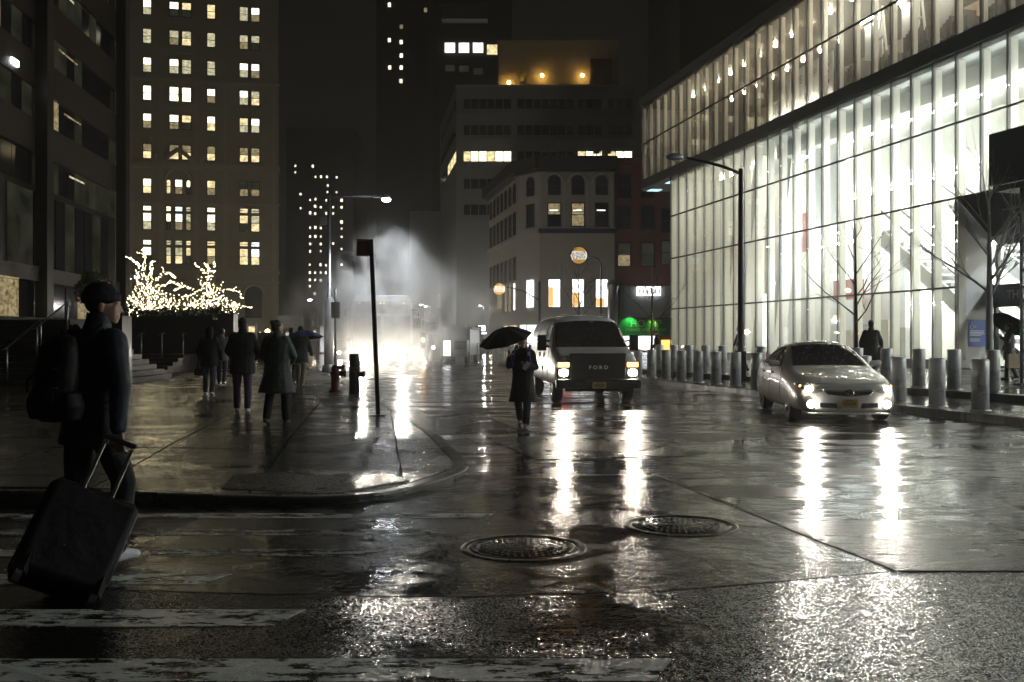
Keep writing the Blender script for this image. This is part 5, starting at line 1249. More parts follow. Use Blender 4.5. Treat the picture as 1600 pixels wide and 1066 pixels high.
def umbrella(label, top, R, tilt, handle_to, mt='umbrella_cloth', nr=8, drop=0.24, group='open umbrellas'):
    """canopy with sagging gores on ribs, shaft and hooked grip; top is the ferrule point, handle_to the hand"""
    top, hnd = Vector(top), Vector(handle_to); ax = (top - hnd).normalized()
    t = thing('umbrella', label, 'umbrella', hnd, 0, group)
    q = Vector((0, 0, 1)).rotation_difference(ax).to_matrix(); L = (top - hnd).length
    m = MB(); n = nr * 4; vs = []; fs = []; rings = 6
    for layer, off in ((0, 0.0), (1, -0.004)):
        vs.append(Vector((0, 0, L + off)))
        for i in range(1, rings + 1):
            u = i / rings
            for j in range(n):
                a = 2 * pi * j / n; g = abs(((j / 4.0) % 1) - 0.5) * 2           # 1 on a rib, 0 between
                rr = R * u * (1 - 0.075 * (1 - g) * u); zz = L - drop * (u ** 1.9) - 0.03 * u * (1 - g) * (1 - u) * 2 + off
                vs.append(Vector((rr * cos(a), rr * sin(a), zz)))
    for layer in (0, 1):
        b0 = layer * (1 + rings * n)
        for j in range(n):
            k = (j + 1) % n; f = (b0, b0 + 1 + j, b0 + 1 + k); fs.append(f if layer == 0 else f[::-1])
            for i in range(rings - 1):
                f = (b0 + 1 + i * n + j, b0 + 1 + (i + 1) * n + j, b0 + 1 + (i + 1) * n + k, b0 + 1 + i * n + k); fs.append(f if layer == 0 else f[::-1])
    rt = 1 + rings * n
    for j in range(n):
        k = (j + 1) % n; fs.append((rt - n + j, 2 * rt - n + j, 2 * rt - n + k, rt - n + k))
    m.add([q @ v for v in vs], fs, False); m.build('canopy', mt, t)
    m = MB(); m.tube([q @ Vector((0, 0, -0.05)), q @ Vector((0, 0, L + 0.03))], 0.007, 6); m.build('shaft', 'chrome', t)
    m = MB()
    for j in range(nr):
        a = 2 * pi * j / nr; m.tube([q @ Vector((R * u * cos(a), R * u * sin(a), L - drop * u ** 1.9 - 0.012)) for u in (0.02, 0.3, 0.6, 0.98)], 0.004, 4)
        m.tube([q @ Vector((0, 0, L - 0.32)), q @ Vector((R * .5 * cos(a), R * .5 * sin(a), L - drop * .5 ** 1.9 - 0.015))], 0.003, 4)
    m.build('ribs', 'chrome', t)
    m = MB(); m.tube([q @ Vector((0, 0, 0.05)), q @ Vector((0, 0, -0.10))], 0.015, 8); m.build('grip', 'shoe_dark', t)
    return t

# ---- man in a beanie with backpack and suitcase, walking away to the right
MX, MY = -2.76, 6.42
ma, aj, mk, mdz, mhp = person('man in black jacket and beanie pulling a suitcase over the crosswalk', (MX, MY, 0.011), radians(-30), H=1.86, legs=((-2, -6), (22, -8)), coat='navy_cloth', hem=0.76, trousers='black_cloth', shoes='shoe_white', hat='beanie', fine=True, head_rot=(-42, -4), lean=5, voxel=0.011,
    arms=[((-0.28, 0.02, -0.27), (-0.24, 0.2, -0.40)), ((0.29, -0.06, -0.27), (0.30, -0.08, -0.54))], group='people crossing the road', bulk=1.08, curl=1.1)
def mloc(v): return Matrix.Translation((MX, MY, 0.011)) @ Matrix.Rotation(radians(-30), 4, 'Z') @ Vector(v)
# backpack on his back
bp = thing('backpack', 'bulging black backpack on the back of the beanie man', 'backpack', mloc((0, -0.18, 1.02)), radians(-30))
B = Blob(); B.rings([(0, -0.02, 0.50, 0.10, 0.06), (0, -0.05, 0.44, 0.15, 0.085), (0, -0.07, 0.25, 0.165, 0.115), (0, -0.08, 0.08, 0.165, 0.125), (0, -0.06, -0.04, 0.13, 0.085)]); B.done('main_bag', 'nylon_black', bp, 0.012, 3, 0.02)
B = Blob(); B.rings([(0, -0.15, 0.20, 0.10, 0.045), (0, -0.165, 0.10, 0.12, 0.06), (0, -0.15, -0.02, 0.10, 0.045)]); B.done('front_pocket', 'nylon_black', bp, 0.012, 2, 0.012)
for s in (-1, 1):
    B = Blob(); B.rings([(s * 0.17, -0.08, 0.15, 0.03, 0.06), (s * 0.185, -0.08, 0.06, 0.045, 0.075), (s * 0.17, -0.08, -0.03, 0.035, 0.06)]); B.done('side_pocket', 'nylon_black', bp, 0.012, 2)
    MB().tube([(s * 0.10, 0.02, 0.44), (s * 0.13, 0.16, 0.56), (s * 0.15, 0.30, 0.46), (s * 0.16, 0.33, 0.26), (s * 0.19, 0.16, 0.06), (s * 0.17, 0.0, 0.0)], 0.022, 6).build('shoulder_strap', 'nylon_black', bp)
    for z in (0.30, 0.18): MB().box((s * 0.16, -0.19, z), (0.03, 0.012, 0.008), rz=s * 0.6).build('buckle', 'chrome', bp)
MB().tube([(-0.19, -0.09, 0.26), (-0.24, -0.11, 0.22), (-0.23, -0.12, 0.14)], 0.008, 5).build('loose_strap', 'nylon_black', bp)
MB().tube([(-0.03, -0.02, 0.50), (0, -0.03, 0.545), (0.03, -0.02, 0.50)], 0.009, 5).build('carry_loop', 'nylon_black', bp)
MB().box((0.05, -0.115, 0.42), (0.035, 0.02, 0.03)).build('logo_patch', 'yellow_logo', bp)
# suitcase: leans back on its wheels, telescopic handle reaching his right hand
wrist = mloc(Vector(aj[1][2]) * mk); el_ = mloc(Vector(aj[1][1]) * mk); hdir = (wrist - el_).normalized(); grip = wrist + hdir * 0.10
sgd = Vector((X(78, 5.6), 5.60, 0.05))                        # wheels on the road
axis = (grip - sgd).normalized()
su = thing('suitcase', 'large black soft suitcase tilted on its wheels behind the beanie man', 'suitcase', sgd)
zz = axis; xx = Vector((0.80, 0.60, 0)); xx = (xx - zz * xx.dot(zz)).normalized(); yy = zz.cross(xx); SR = Matrix((xx, yy, zz)).transposed()
SL_ = (grip - sgd).length
def sp(x, y, z): return SR @ Vector((x, y, z))
B = Blob(); pts = []
W_, D_, H_ = 0.26, 0.165, 0.55
for cx in (-1, 1):
    for cy_ in (-1, 1):
        for cz, ww in ((0.09, 0.95), (0.09 + H_ - 0.06, 1.0)): pts += [sp(cx * (W_ - 0.04) * ww, cy_ * (D_ - 0.04) * ww + 0.02, cz) + v * 0.045 for v in ico_pts()]
B.hull(pts); B.done('shell', 'nylon_black', su, 0.011, 2, 0.010)
B = Blob(); pts = []
for cx in (-1, 1):
    for cz in (0.16, 0.44): pts += [sp(cx * 0.19, 0.19, cz) + v * 0.035 for v in ico_pts()]
B.hull(pts); B.done('front_pocket', 'nylon_black', su, 0.011, 2, 0.006)
for s in (-1, 1):
    b = MB(); b.bar(sp(s * 0.085, -0.13, 0.53), sp(s * 0.085, -0.10 + 0.02, SL_ - 0.03), 0.022, 0.012); b.build('handle_rod', 'chrome', su)
    b = MB(); c = sp(s * 0.21, -0.13, 0.0); ax_ = xx
    ring = [c + (yy * cos(a) + zz * sin(a)) * 0.045 for a in [2 * pi * i / 14 for i in range(14)]]; b.add([p - ax_ * 0.02 for p in ring] + [p + ax_ * 0.02 for p in ring], [tuple(range(14))[::-1], tuple(range(14, 28))] + [(i, (i + 1) % 14, 14 + (i + 1) % 14, 14 + i) for i in range(14)]); b.build('wheel', 'shoe_dark', su)
    b = MB(); b.bar(sp(s * 0.21, -0.14, 0.02), sp(s * 0.21, -0.1, 0.14), 0.07, 0.06); b.build('wheel_housing', 'nylon_black', su)
for yy_ in (0.155, -0.115):
    lp = [(cx * (W_ + 0.002), cz) for cx, cz in ((-1, 0.13), (-1, 0.58), (-0.86, 0.635), (0.86, 0.635), (1, 0.58), (1, 0.13), (0.86, 0.06), (-0.86, 0.06), (-1, 0.13))]
    b = MB(); b.tube([sp(a, yy_ + 0.02, c) for a, c in lp], 0.008, 6); b.build('piping', 'black_iron', su)
b = MB(); b.box(sp(0.05, 0.232, 0.40), (0.07, 0.012, 0.03)); b.build('badge', 'chrome', su)
b = MB(); b.tube([sp(-0.17, 0.228, 0.47), sp(0.17, 0.228, 0.47)], 0.005, 5); b.build('pocket_zip', 'black_iron', su)
b = MB(); b.bar(sp(-0.10, -0.08, SL_), sp(0.10, -0.08, SL_), 0.035, 0.035); b.build('grip', 'shoe_dark', su, 0.01)
b = MB(); b.tube([sp(-0.08, -0.02, 0.63), sp(-0.06, -0.02, 0.67), sp(0.06, -0.02, 0.67), sp(0.08, -0.02, 0.63)], 0.012, 6); b.build('top_handle', 'nylon_black', su)
b = MB(); b.tube([sp(W_ + 0.003, 0.08, 0.12), sp(W_ + 0.003, 0.08, 0.53), sp(W_ * 0.8, 0.08, 0.61), sp(-W_ * 0.8, 0.08, 0.61)], 0.006, 5); b.build('zipper', 'black_iron', su)
for p in ((W_ + 0.012, 0.08, 0.33), (W_ + 0.012, 0.0, 0.45), (W_ + 0.012, 0.02, 0.40)):
    b = MB(); b.box(sp(*p), (0.012, 0.012, 0.045)); b.build('zip_pull', 'chrome', su)

# ---- woman with the black umbrella
WX, WY = 0.19, 16.75
wo_, aj, wk, wdz, whp = person('woman in long black coat under a black umbrella crossing before the van', (WX, WY, 0.0), radians(168), H=1.60, legs=((20, 16), (-6, -34)), coat='black_cloth', hem=0.50, trousers='black_cloth', shoes='shoe_dark', hat='long', fine=True, flare=0.05, head_rot=(12, -14), voxel=0.011,
    arms=[((-0.23, -0.01, -0.25), (-0.10, 0.20, -0.22)), ((0.27, 0.03, -0.23), (0.22, 0.20, -0.06))], group='people crossing the road', bulk=1.12, curl=1.2)
def wloc(v): return Matrix.Translation((WX, WY, 0)) @ Matrix.Rotation(radians(168), 4, 'Z') @ Vector(v)
wh = wloc(Vector(aj[1][2]) * wk) + Vector((0, -0.04, 0.06))
umbrella('black umbrella held over the woman in the long coat', (X(785, 16.4), 16.45, Zh(513, 16.45)), 0.46, 0, wh, drop=0.20)
sf = Blob(); sf.ell((0, 0.02, 0), (0.105, 0.10, 0.06)); sf.ell((0.02, 0.06, -0.03), (0.08, 0.06, 0.07)); s_ = sf.done('scarf', 'charcoal_cloth', wo_, 0.01, 2, 0.02); s_.location = Vector((0, 0.0, 1.33 + wdz)) * wk
gl = MB(); gl.tube([whp(-.055, .085, .006), whp(-.03, .098, .0), whp(.03, .098, .0), whp(.055, .085, .006)], 0.006, 5); gl.build('glasses', 'chrome', wo_)
ph = MB(); c = wloc(Vector(aj[0][2]) * wk) + Vector((0.0, -0.08, 0.0))
ph.box((0, 0, 0), (0.075, 0.012, 0.15), mat4=Matrix.Rotation(radians(35), 3, 'Y')); o = ph.build('phone', 'paper'); o.location = c; tag(o, 'small pale phone in the hand of the umbrella woman', 'phone')
bp2 = thing('backpack', 'blue backpack worn by the umbrella woman', 'backpack', wloc((0, -0.15, 0.92)), radians(168))
B = Blob(); B.rings([(0, -0.02, 0.42, 0.10, 0.06), (0, -0.07, 0.36, 0.15, 0.10), (0, -0.09, 0.15, 0.16, 0.12), (0, -0.07, 0.0, 0.13, 0.09)]); B.done('main_bag', 'blue_cloth', bp2, 0.012, 3, 0.015)
for s in (-1, 1): MB().tube([(s * 0.10, 0.0, 0.38), (s * 0.12, 0.14, 0.47), (s * 0.13, 0.29, 0.36), (s * 0.15, 0.30, 0.18), (s * 0.17, 0.1, 0.04)], 0.018, 6).build('shoulder_strap', 'blue_cloth', bp2)
MB().box((-0.125, 0.315, 0.33), (0.03, 0.012, 0.07)).build('strap_tab', 'sign_white', bp2)

# ---- others, walking away on the left pavement (facing +y)
person('bare headed man in black jacket and purplish trousers walking away on the plaza', (X(379, 18.1), 18.1, 0.15), radians(8), H=1.74, legs=((6, 2), (-4, -8)), coat='black_cloth', hem=0.70, trousers='purple_trousers', shoes='shoe_white', hat=None, bulk=1.2,
       arms=[((-0.27, 0.0, -0.27), (-0.20, 0.16, -0.40)), ((0.28, 0.0, -0.27), (0.22, 0.15, -0.42))])
person('woman in long dark green coat walking beside the bare headed man', (X(433, 15.6), 15.6, 0.15), radians(-6), H=1.66, legs=((-8, -24), (12, 6)), coat='green_coat', hem=0.52, trousers='black_cloth', shoes='shoe_dark', hat='bun', bulk=1.22, flare=0.07, head_rot=(-40, 0),
       arms=[((-0.28, 0.02, -0.26), (-0.20, 0.18, -0.36)), ((0.28, 0.02, -0.26), (0.20, 0.18, -0.36))])
person('hooded figure in dark coat carrying a bag near the planter wall', (X(327, 23.5), 23.5, 0.15), radians(4), H=1.62, legs=((8, 2), (-6, -16)), coat='black_cloth', hem=0.74, trousers='denim', shoes='shoe_white', hood=True, bulk=1.15, hands=False)
hb = thing('handbag', 'dark handbag hanging from the hooded figure', 'bag', (X(312, 23.4), 23.4, 0.62)); B = Blob(); B.rings([(0, 0, 0.16, 0.11, 0.05), (0, 0, 0.02, 0.14, 0.07), (0, 0, 0.0, 0.12, 0.06)]); B.done('pouch', 'nylon_black', hb, 0.014, 2); MB().tube([(-0.06, 0, 0.16), (-0.02, 0, 0.42), (0.06, 0, 0.16)], 0.012, 5).build('strap', 'nylon_black', hb)
person('person in pale grey jacket half hidden past the hooded figure', (X(347, 29.0), 29.0, 0.15), radians(0), H=1.66, legs=((8, 2), (-6, -16)), coat='grey_cloth', hem=0.72, trousers='charcoal_cloth', hat=None, hands=False, voxel=0.018)
person('person in dark green jacket and tan trousers under a blue umbrella', (X(470, 27.0), 27.0, 0.15), radians(-10), H=1.70, legs=((10, 4), (-6, -20)), coat='green_coat', hem=0.70, trousers='tan_cloth', hat=None, bulk=1.15, hands=False, voxel=0.018)
umbrella('blue umbrella over the person in tan trousers', (X(474, 27.0), 26.95, Zh(516, 27)), 0.55, 0, (X(470, 27) + 0.12, 26.9, 1.15), 'blue_cloth', drop=0.22)
person('person in black coat just behind the blue umbrella', (X(455, 29.5), 29.5, 0.15), radians(-5), H=1.68, legs=((6, 0), (-4, -10)), coat='black_cloth', hem=0.6, trousers='black_cloth', hat=None, hands=False, voxel=0.018)
# ---- right pavement
person('man in dark jacket with a shoulder bag walking before the glass hall', (X(1361, 28.0), 28.0, 0.27), radians(-24), H=1.76, legs=((10, 2), (-8, -22)), coat='charcoal_cloth', hem=0.74, trousers='charcoal_cloth', hat=None, bulk=1.1, voxel=0.016)
sb = thing('shoulder_bag', 'grey shoulder bag on the hip of the man before the glass hall', 'bag', (X(1376, 27.9), 27.9, 0.85)); B = Blob(); B.rings([(0, 0, 0.42, 0.05, 0.08), (0.02, 0, 0.2, 0.10, 0.15), (0.03, 0, 0.0, 0.09, 0.14)]); B.done('pouch', 'grey_cloth', sb, 0.016, 2); MB().tube([(0, 0, 0.40), (-0.14, 0, 0.68), (-0.24, -0.1, 0.66)], 0.015, 5).build('strap', 'grey_cloth', sb)
person('figure in a flapping cape passing behind the unlit street lamp', (X(1156, 36.0), 36.0, 0.27), radians(60), H=1.72, legs=((14, 4), (-10, -26)), coat='charcoal_cloth', hem=0.55, trousers='charcoal_cloth', hat=None, flare=0.1, hands=False, voxel=0.018,
       arms=[((-0.42, 0.0, -0.2), (-0.55, 0.05, -0.40)), ((0.27, 0.03, -0.27), (0.27, 0.14, -0.48))])
PX_ = X(1577, 29.5)
pu, aj, pk, pdz, _ = person('person in dark coat with a tan bag under a grey umbrella by the porch', (PX_, 29.5, 0.27), radians(70), H=1.70, legs=((10, 2), (-8, -22)), coat='charcoal_cloth', hem=0.60, trousers='charcoal_cloth', hat=None, bulk=1.15, voxel=0.016,
       arms=[((-0.25, 0.06, -0.22), (-0.16, 0.26, -0.10)), ((0.27, 0.03, -0.27), (0.27, 0.14, -0.48))])
umbrella('grey umbrella by the porch doors', (X(1580, 29.5), 29.45, Zh(499, 29.5)), 0.55, 0, (X(1566, 29.5), 29.35, 1.75), 'charcoal_cloth', drop=0.2)
tb = thing('shopping_bag', 'tan paper shopping bag carried by the porch', 'bag', (X(1583, 29.2), 29.2, 0.62)); b = MB(); b.prism([(-0.16, -0.06), (0.16, -0.06), (0.17, 0.06), (-0.17, 0.06)], 0, 0.42); b.build('sack', 'tan_cloth', tb); MB().tube([(-0.08, 0, 0.42), (0, 0, 0.58), (0.08, 0, 0.42)], 0.008, 5).build('handle', 'tan_cloth', tb)
person('silhouetted rider standing on the escalator inside the glass hall', FB(3.0, 2.5, 3.45), radians(100), H=1.76, legs=((2, 0), (-2, -2)), coat='charcoal_cloth', hem=0.72, trousers='charcoal_cloth', hat=None, hands=False, voxel=0.02)
person('tiny figure in dark coat at the far kerb by the green restaurant sign', (X(1026, 46), 46.0, 0.15), radians(90), H=1.7, legs=((8, 0), (-6, -14)), coat='black_cloth', hem=0.6, trousers='black_cloth', hat=None, hands=False, voxel=0.022)
# ================================================================ vehicles (local: nose at y=0, tail at +y, driver side +x seen from the front)
mat('sedan_paint', (0.80, 0.79, 0.76), 0.28, 0.0, noise=0.04, nscale=3, coat=0.8)
mat('van_paint', (0.74, 0.76, 0.79), 0.3, 0.0, noise=0.06, nscale=2, coat=0.6)
mat('bus_paint', (0.34, 0.36, 0.38), 0.35, 0.0, coat=0.4)
mat('car_glass', (0.012, 0.013, 0.015), 0.04, spec=0.8)
mat('black_plastic', (0.018, 0.018, 0.02), 0.45, bump=0.1, bscale=60)
mat('tyre_rubber', (0.015, 0.015, 0.015), 0.6, bump=0.3, bscale=80)
mat('alloy', (0.5, 0.5, 0.52), 0.25, 0.9)
mat('plate_yellow', (0.62, 0.42, 0.05), 0.5)
mat('plate_print', (0.03, 0.03, 0.12), 0.5)
mat('amber_lens', (0.6, 0.22, 0.02), 0.2)
mat('lens_clear', (0.6, 0.6, 0.62), 0.08, 0.3)
emis('headlight', (1.0, 0.88, 0.70), 110.0)
emis('fog_light', (1.0, 0.91, 0.78), 180.0)
emis('van_headlight', (1.0, 0.86, 0.68), 110.0)
emis('turn_amber', (1.0, 0.50, 0.12), 6.0)
emis('bus_headlight', (1.0, 0.92, 0.78), 300.0)
emis('bus_digits', (0.85, 0.95, 1.0), 5.0)
emis('marker_amber', (1.0, 0.65, 0.2), 5.0)
emis('tail_red', (1.0, 0.05, 0.03), 4.0)

def loft(name, st, mt, parent, sub=2, wells=(), well_r=0.37, well_in=0.5):
    """st rows: (y, [(x,z) half section from bottom centre to top centre])"""
    m = MB(); n = len(st[0][1]); rings = []
    for y, sec in st:
        full = [(x, z) for x, z in sec] + [(-x, z) for x, z in reversed(sec[1:-1])]
        rings.append([(x, y, z) for x, z in full])
    N_ = len(rings[0]); vs = [p for r in rings for p in r]; fs = []
    for k in range(len(rings) - 1):
        for i in range(N_):
            j = (i + 1) % N_; fs.append((k * N_ + i, k * N_ + j, (k + 1) * N_ + j, (k + 1) * N_ + i))
    for k, rev in ((0, True), (len(rings) - 1, False)):                 # end caps as strips across
        b = k * N_; h = n
        for i in range(n - 1):
            a, c = b + i, b + i + 1; a2 = b + (N_ - i) % N_; c2 = b + (N_ - i - 1) % N_
            f = [a, c, c2, a2]; f = [q for q in dict.fromkeys(f)]
            if len(f) >= 3: fs.append(tuple(f if rev else f[::-1]))
    m.add(vs, fs, True); o = m.build(name, mt, parent)
    s = o.modifiers.new('s', 'SUBSURF'); s.levels = sub; s.render_levels = sub
    apply_mods(o); o.data.polygons.foreach_set('use_smooth', [True] * len(o.data.polygons))
    if wells:
        for y in wells:
            for sx in (-1, 1):
                c = MB().lathe([(well_r, 0), (well_r, 0.9)], 28, c=(sx * well_in if sx > 0 else -well_in - 0.9, y, well_r - 0.03), axis='X'); co = c.build('cut_tmp', mt)
                bo = o.modifiers.new('b', 'BOOLEAN'); bo.object = co; bo.operation = 'DIFFERENCE'; bo.solver = 'EXACT'
                old = o.parent; apply_mods(o); bpy.data.objects.remove(co)
        ed = o.modifiers.new('e', 'EDGE_SPLIT'); ed.split_angle = radians(40); apply_mods(o)
    return o
class Proj:
    """lays an outline drawn on a plane onto a body's surface"""
    def __init__(s, o):
        bm = bmesh.new(); bm.from_mesh(o.data); s.t = BVHTree.FromBMesh(bm); bm.free()
    def hit(s, a, b, axis):
        if axis == 'F': r = s.t.ray_cast(Vector((a, -5, b)), Vector((0, 1, 0)))
        elif axis == 'L': r = s.t.ray_cast(Vector((-5, a, b)), Vector((1, 0, 0)))
        elif axis == 'R': r = s.t.ray_cast(Vector((5, a, b)), Vector((-1, 0, 0)))
        elif axis == 'T': r = s.t.ray_cast(Vector((a, b, 8)), Vector((0, 0, -1)))
        return (r[0], r[1])
    def patch(s, name, poly, axis, mt, parent, off=0.006, cuts=0.06, thick=0.0):
        bm = bmesh.new(); vs = [bm.verts.new((a, b, 0)) for a, b in poly]; bm.faces.new(vs)
        bmesh.ops.triangulate(bm, faces=bm.faces)
        for _ in range(6):
            lg = [e for e in bm.edges if e.calc_length() > cuts]
            if not lg: break
            bmesh.ops.subdivide_edges(bm, edges=lg, cuts=1); bmesh.ops.triangulate(bm, faces=bm.faces)
        d = {'F': Vector((0, -1, 0)), 'L': Vector((-1, 0, 0)), 'R': Vector((1, 0, 0)), 'T': Vector((0, 0, 1))}[axis]
        last = None; miss = []
        for v in bm.verts:
            p, n = s.hit(v.co.x, v.co.y, axis)
            if p is None: miss.append(v); continue
            if n.dot(d) < 0: n = -n
            v.co = p + (n * 0.5 + d * 0.5).normalized() * off
        bmesh.ops.delete(bm, geom=miss, context='VERTS')
        bmesh.ops.recalc_face_normals(bm, faces=bm.faces)
        fs = [f for f in bm.faces if f.normal.dot(d) < 0]; bmesh.ops.reverse_faces(bm, faces=fs)
        if thick:
            g = bmesh.ops.solidify(bm, geom=list(bm.faces), thickness=thick)
        me = bpy.data.meshes.new(name); bm.to_mesh(me); bm.free(); me.polygons.foreach_set('use_smooth', [True] * len(me.polygons))
        return obj(name, me, mt, parent)
    def line(s, name, pts, axis, r, mt, parent, off=0.002):
        q = []
        for (a0, b0), (a1, b1) in zip(pts[:-1], pts[1:]):
            for k in range(8):
                p, n = s.hit(a0 + (a1 - a0) * k / 8, b0 + (b1 - b0) * k / 8, axis)
                if p is not None: q.append(p + n * off * (1 if n.dot(Vector((0, 0, 1)) + Vector((0, -1, 0))) > -9 else -1))
        if len(q) > 1: return MB().tube(q, r, 4).build(name, mt, parent)
def wheel(parent, x, y, r, wd, rim='alloy', spokes=10, hub=0.6):
    w_ = bpy.data.objects.new('wheel', None); link(w_, parent); w_.location = (x, y, r)
    s = 1 if x > 0 else -1; hw = wd / 2
    MB().lathe([(r * hub, -hw), (r * 0.93, -hw), (r, -hw * 0.7), (r, hw * 0.7), (r * 0.93, hw), (r * hub, hw), (r * hub * 0.98, -hw)], 30, axis='X', cap=False).build('tyre', 'tyre_rubber', w_)
    b = MB(); b.lathe([(r * hub, -hw * 0.8), (r * hub, hw * 0.9), (r * hub * 0.92, hw * 0.92), (r * hub * 0.9, hw * 0.2), (0.02, hw * 0.15)], 30, axis='X') if s > 0 else b.lathe([(0.02, -hw * 0.15), (r * hub * 0.9, -hw * 0.2), (r * hub * 0.92, -hw * 0.92), (r * hub, -hw * 0.9), (r * hub, hw * 0.8)], 30, axis='X')
    b.build('rim', 'black_plastic', w_)
    b = MB()
    for i in range(spokes):
        a = 2 * pi * i / spokes; b.bar((s * hw * 0.8, 0.03 * cos(a), 0.03 * sin(a)), (s * hw * 0.85, r * hub * 0.93 * cos(a), r * hub * 0.93 * sin(a)), 0.03, 0.02)
    b.lathe([(0.06, s * hw * 0.75 - 0.01), (0.06, s * hw * 0.75 + 0.02)], 12, axis='X')
    b.tube([(s * hw * 0.88, r * hub * 0.95 * cos(a), r * hub * 0.95 * sin(a)) for a in [2 * pi * i / 24 for i in range(25)]], 0.012, 5)
    b.build('spokes', rim, w_); return w_
def plate(parent, y, z, wd=0.30):
    b = MB(); b.box((0, y, z), (wd, 0.012, 0.15)); p = b.build('number_plate', 'plate_yellow', parent)
    q = MB()                                             # characters too blurred to read: dark upright strokes
    for i in range(7): q.box((-0.105 + i * 0.035, y - 0.008, z - 0.004), (0.018, 0.003, 0.066))
    q.box((0, y - 0.008, z + 0.055), (0.16, 0.003, 0.012)); q.build('plate_marks', 'plate_print', p); return p

# ---------------------------------------------------------------- white sedan
YAW = atan2(-0.083, 1.0)
sd_ = thing('sedan', 'white four door sedan with headlights and fog lights on', 'car', (5.955, 17.3, 0.0), YAW)
def sec(wb, zb, wm, zm, ws, zs, wt, zt, crown=0.03):
    return [(0, zb), (wb, zb), (wm, zb + 0.10), (wm + 0.012, zm), (ws, zs), (wt + (ws - wt) * 0.18, zs + (zt - zs) * 0.80 if zt - zs > 0.2 else zt - 0.012), (wt * 0.72, zt), (0, zt + crown)]
ST = [(0.00, sec(0.50, 0.24, 0.58, 0.42, 0.52, 0.62, 0.36, 0.675, 0.01)), (0.05, sec(0.66, 0.20, 0.74, 0.42, 0.66, 0.655, 0.48, 0.715, 0.012)), (0.22, sec(0.78, 0.18, 0.865, 0.45, 0.80, 0.70, 0.62, 0.775, 0.015)),
      (0.55, sec(0.80, 0.18, 0.905, 0.50, 0.855, 0.775, 0.66, 0.845, 0.02)), (0.95, sec(0.80, 0.18, 0.915, 0.55, 0.87, 0.85, 0.68, 0.905, 0.025)), (1.38, sec(0.80, 0.18, 0.915, 0.55, 0.875, 0.905, 0.70, 0.965, 0.03)),
      (1.62, sec(0.80, 0.18, 0.915, 0.55, 0.88, 0.925, 0.70, 1.09, 0.04)), (2.15, sec(0.80, 0.18, 0.915, 0.55, 0.885, 0.945, 0.62, 1.395, 0.03)), (2.55, sec(0.80, 0.18, 0.915, 0.55, 0.885, 0.955, 0.60, 1.445, 0.025)), (3.15, sec(0.80, 0.18, 0.915, 0.55, 0.885, 0.965, 0.59, 1.435, 0.025)),
      (3.65, sec(0.80, 0.18, 0.915, 0.55, 0.88, 0.975, 0.60, 1.33, 0.03)), (4.10, sec(0.80, 0.20, 0.91, 0.55, 0.87, 0.985, 0.66, 1.10, 0.03)), (4.55, sec(0.76, 0.22, 0.87, 0.55, 0.83, 0.98, 0.68, 1.05, 0.01)), (4.78, sec(0.66, 0.28, 0.76, 0.55, 0.72, 0.92, 0.6, 0.98, 0.0))]
body = loft('body', ST, 'sedan_paint', sd_, 2, (0.93, 3.70), 0.355, 0.55)
MB().bb(-0.72, 0.72, 0.35, 4.5, 0.20, 0.62).build('underbody', 'black_plastic', sd_)
P_ = Proj(body)
for x in (-0.79, 0.79):
    for y in (0.93, 3.70): wheel(sd_, x, y, 0.325, 0.21)
mir = lambda poly: [(-a, b) for a, b in reversed(poly)]
P_.patch('windscreen', [(-0.69, 0.985), (-0.40, 0.995), (0, 1.0), (0.40, 0.995), (0.69, 0.985), (0.555, 1.35), (0.3, 1.385), (0, 1.395), (-0.3, 1.385), (-0.555, 1.35)], 'F', 'car_glass', sd_, 0.007)
P_.patch('sunroof', [(-0.42, 2.30), (0.42, 2.30), (0.42, 3.1), (-0.42, 3.1)], 'T', 'car_glass', sd_, 0.012)
for ax in ('L', 'R'):
    P_.patch('side_window', [(1.78, 0.985), (2.60, 0.99), (2.60, 1.34), (2.32, 1.325), (2.05, 1.20)], ax, 'car_glass', sd_, 0.007)
    P_.patch('side_window', [(2.68, 0.99), (3.42, 1.0), (3.50, 1.20), (3.30, 1.315), (2.68, 1.34)], ax, 'car_glass', sd_, 0.007)
    P_.patch('quarter_window', [(3.48, 1.0), (3.78, 1.02), (3.57, 1.18)], ax, 'car_glass', sd_, 0.007)
    for pts in ([(2.64, 0.97), (2.66, 0.5), (2.60, 0.27)], [(1.70, 0.95), (1.55, 0.75), (1.52, 0.28)], [(3.62, 0.98), (3.50, 0.75), (3.30, 0.5)], [(1.52, 0.27), (3.3, 0.27)]): P_.line('door_seam', pts, ax, 0.004, 'black_plastic', sd_)
    for y in (2.45, 3.36):
        p, n = P_.hit(y, 0.83, ax)
        MB().box(p + n * 0.012, (0.03, 0.17, 0.03)).build('door_handle', 'chrome', sd_)
    P_.patch('side_skirt', [(1.34, 0.20), (3.28, 0.20), (3.28, 0.27), (1.34, 0.27)], ax, 'sedan_paint', sd_, 0.02)
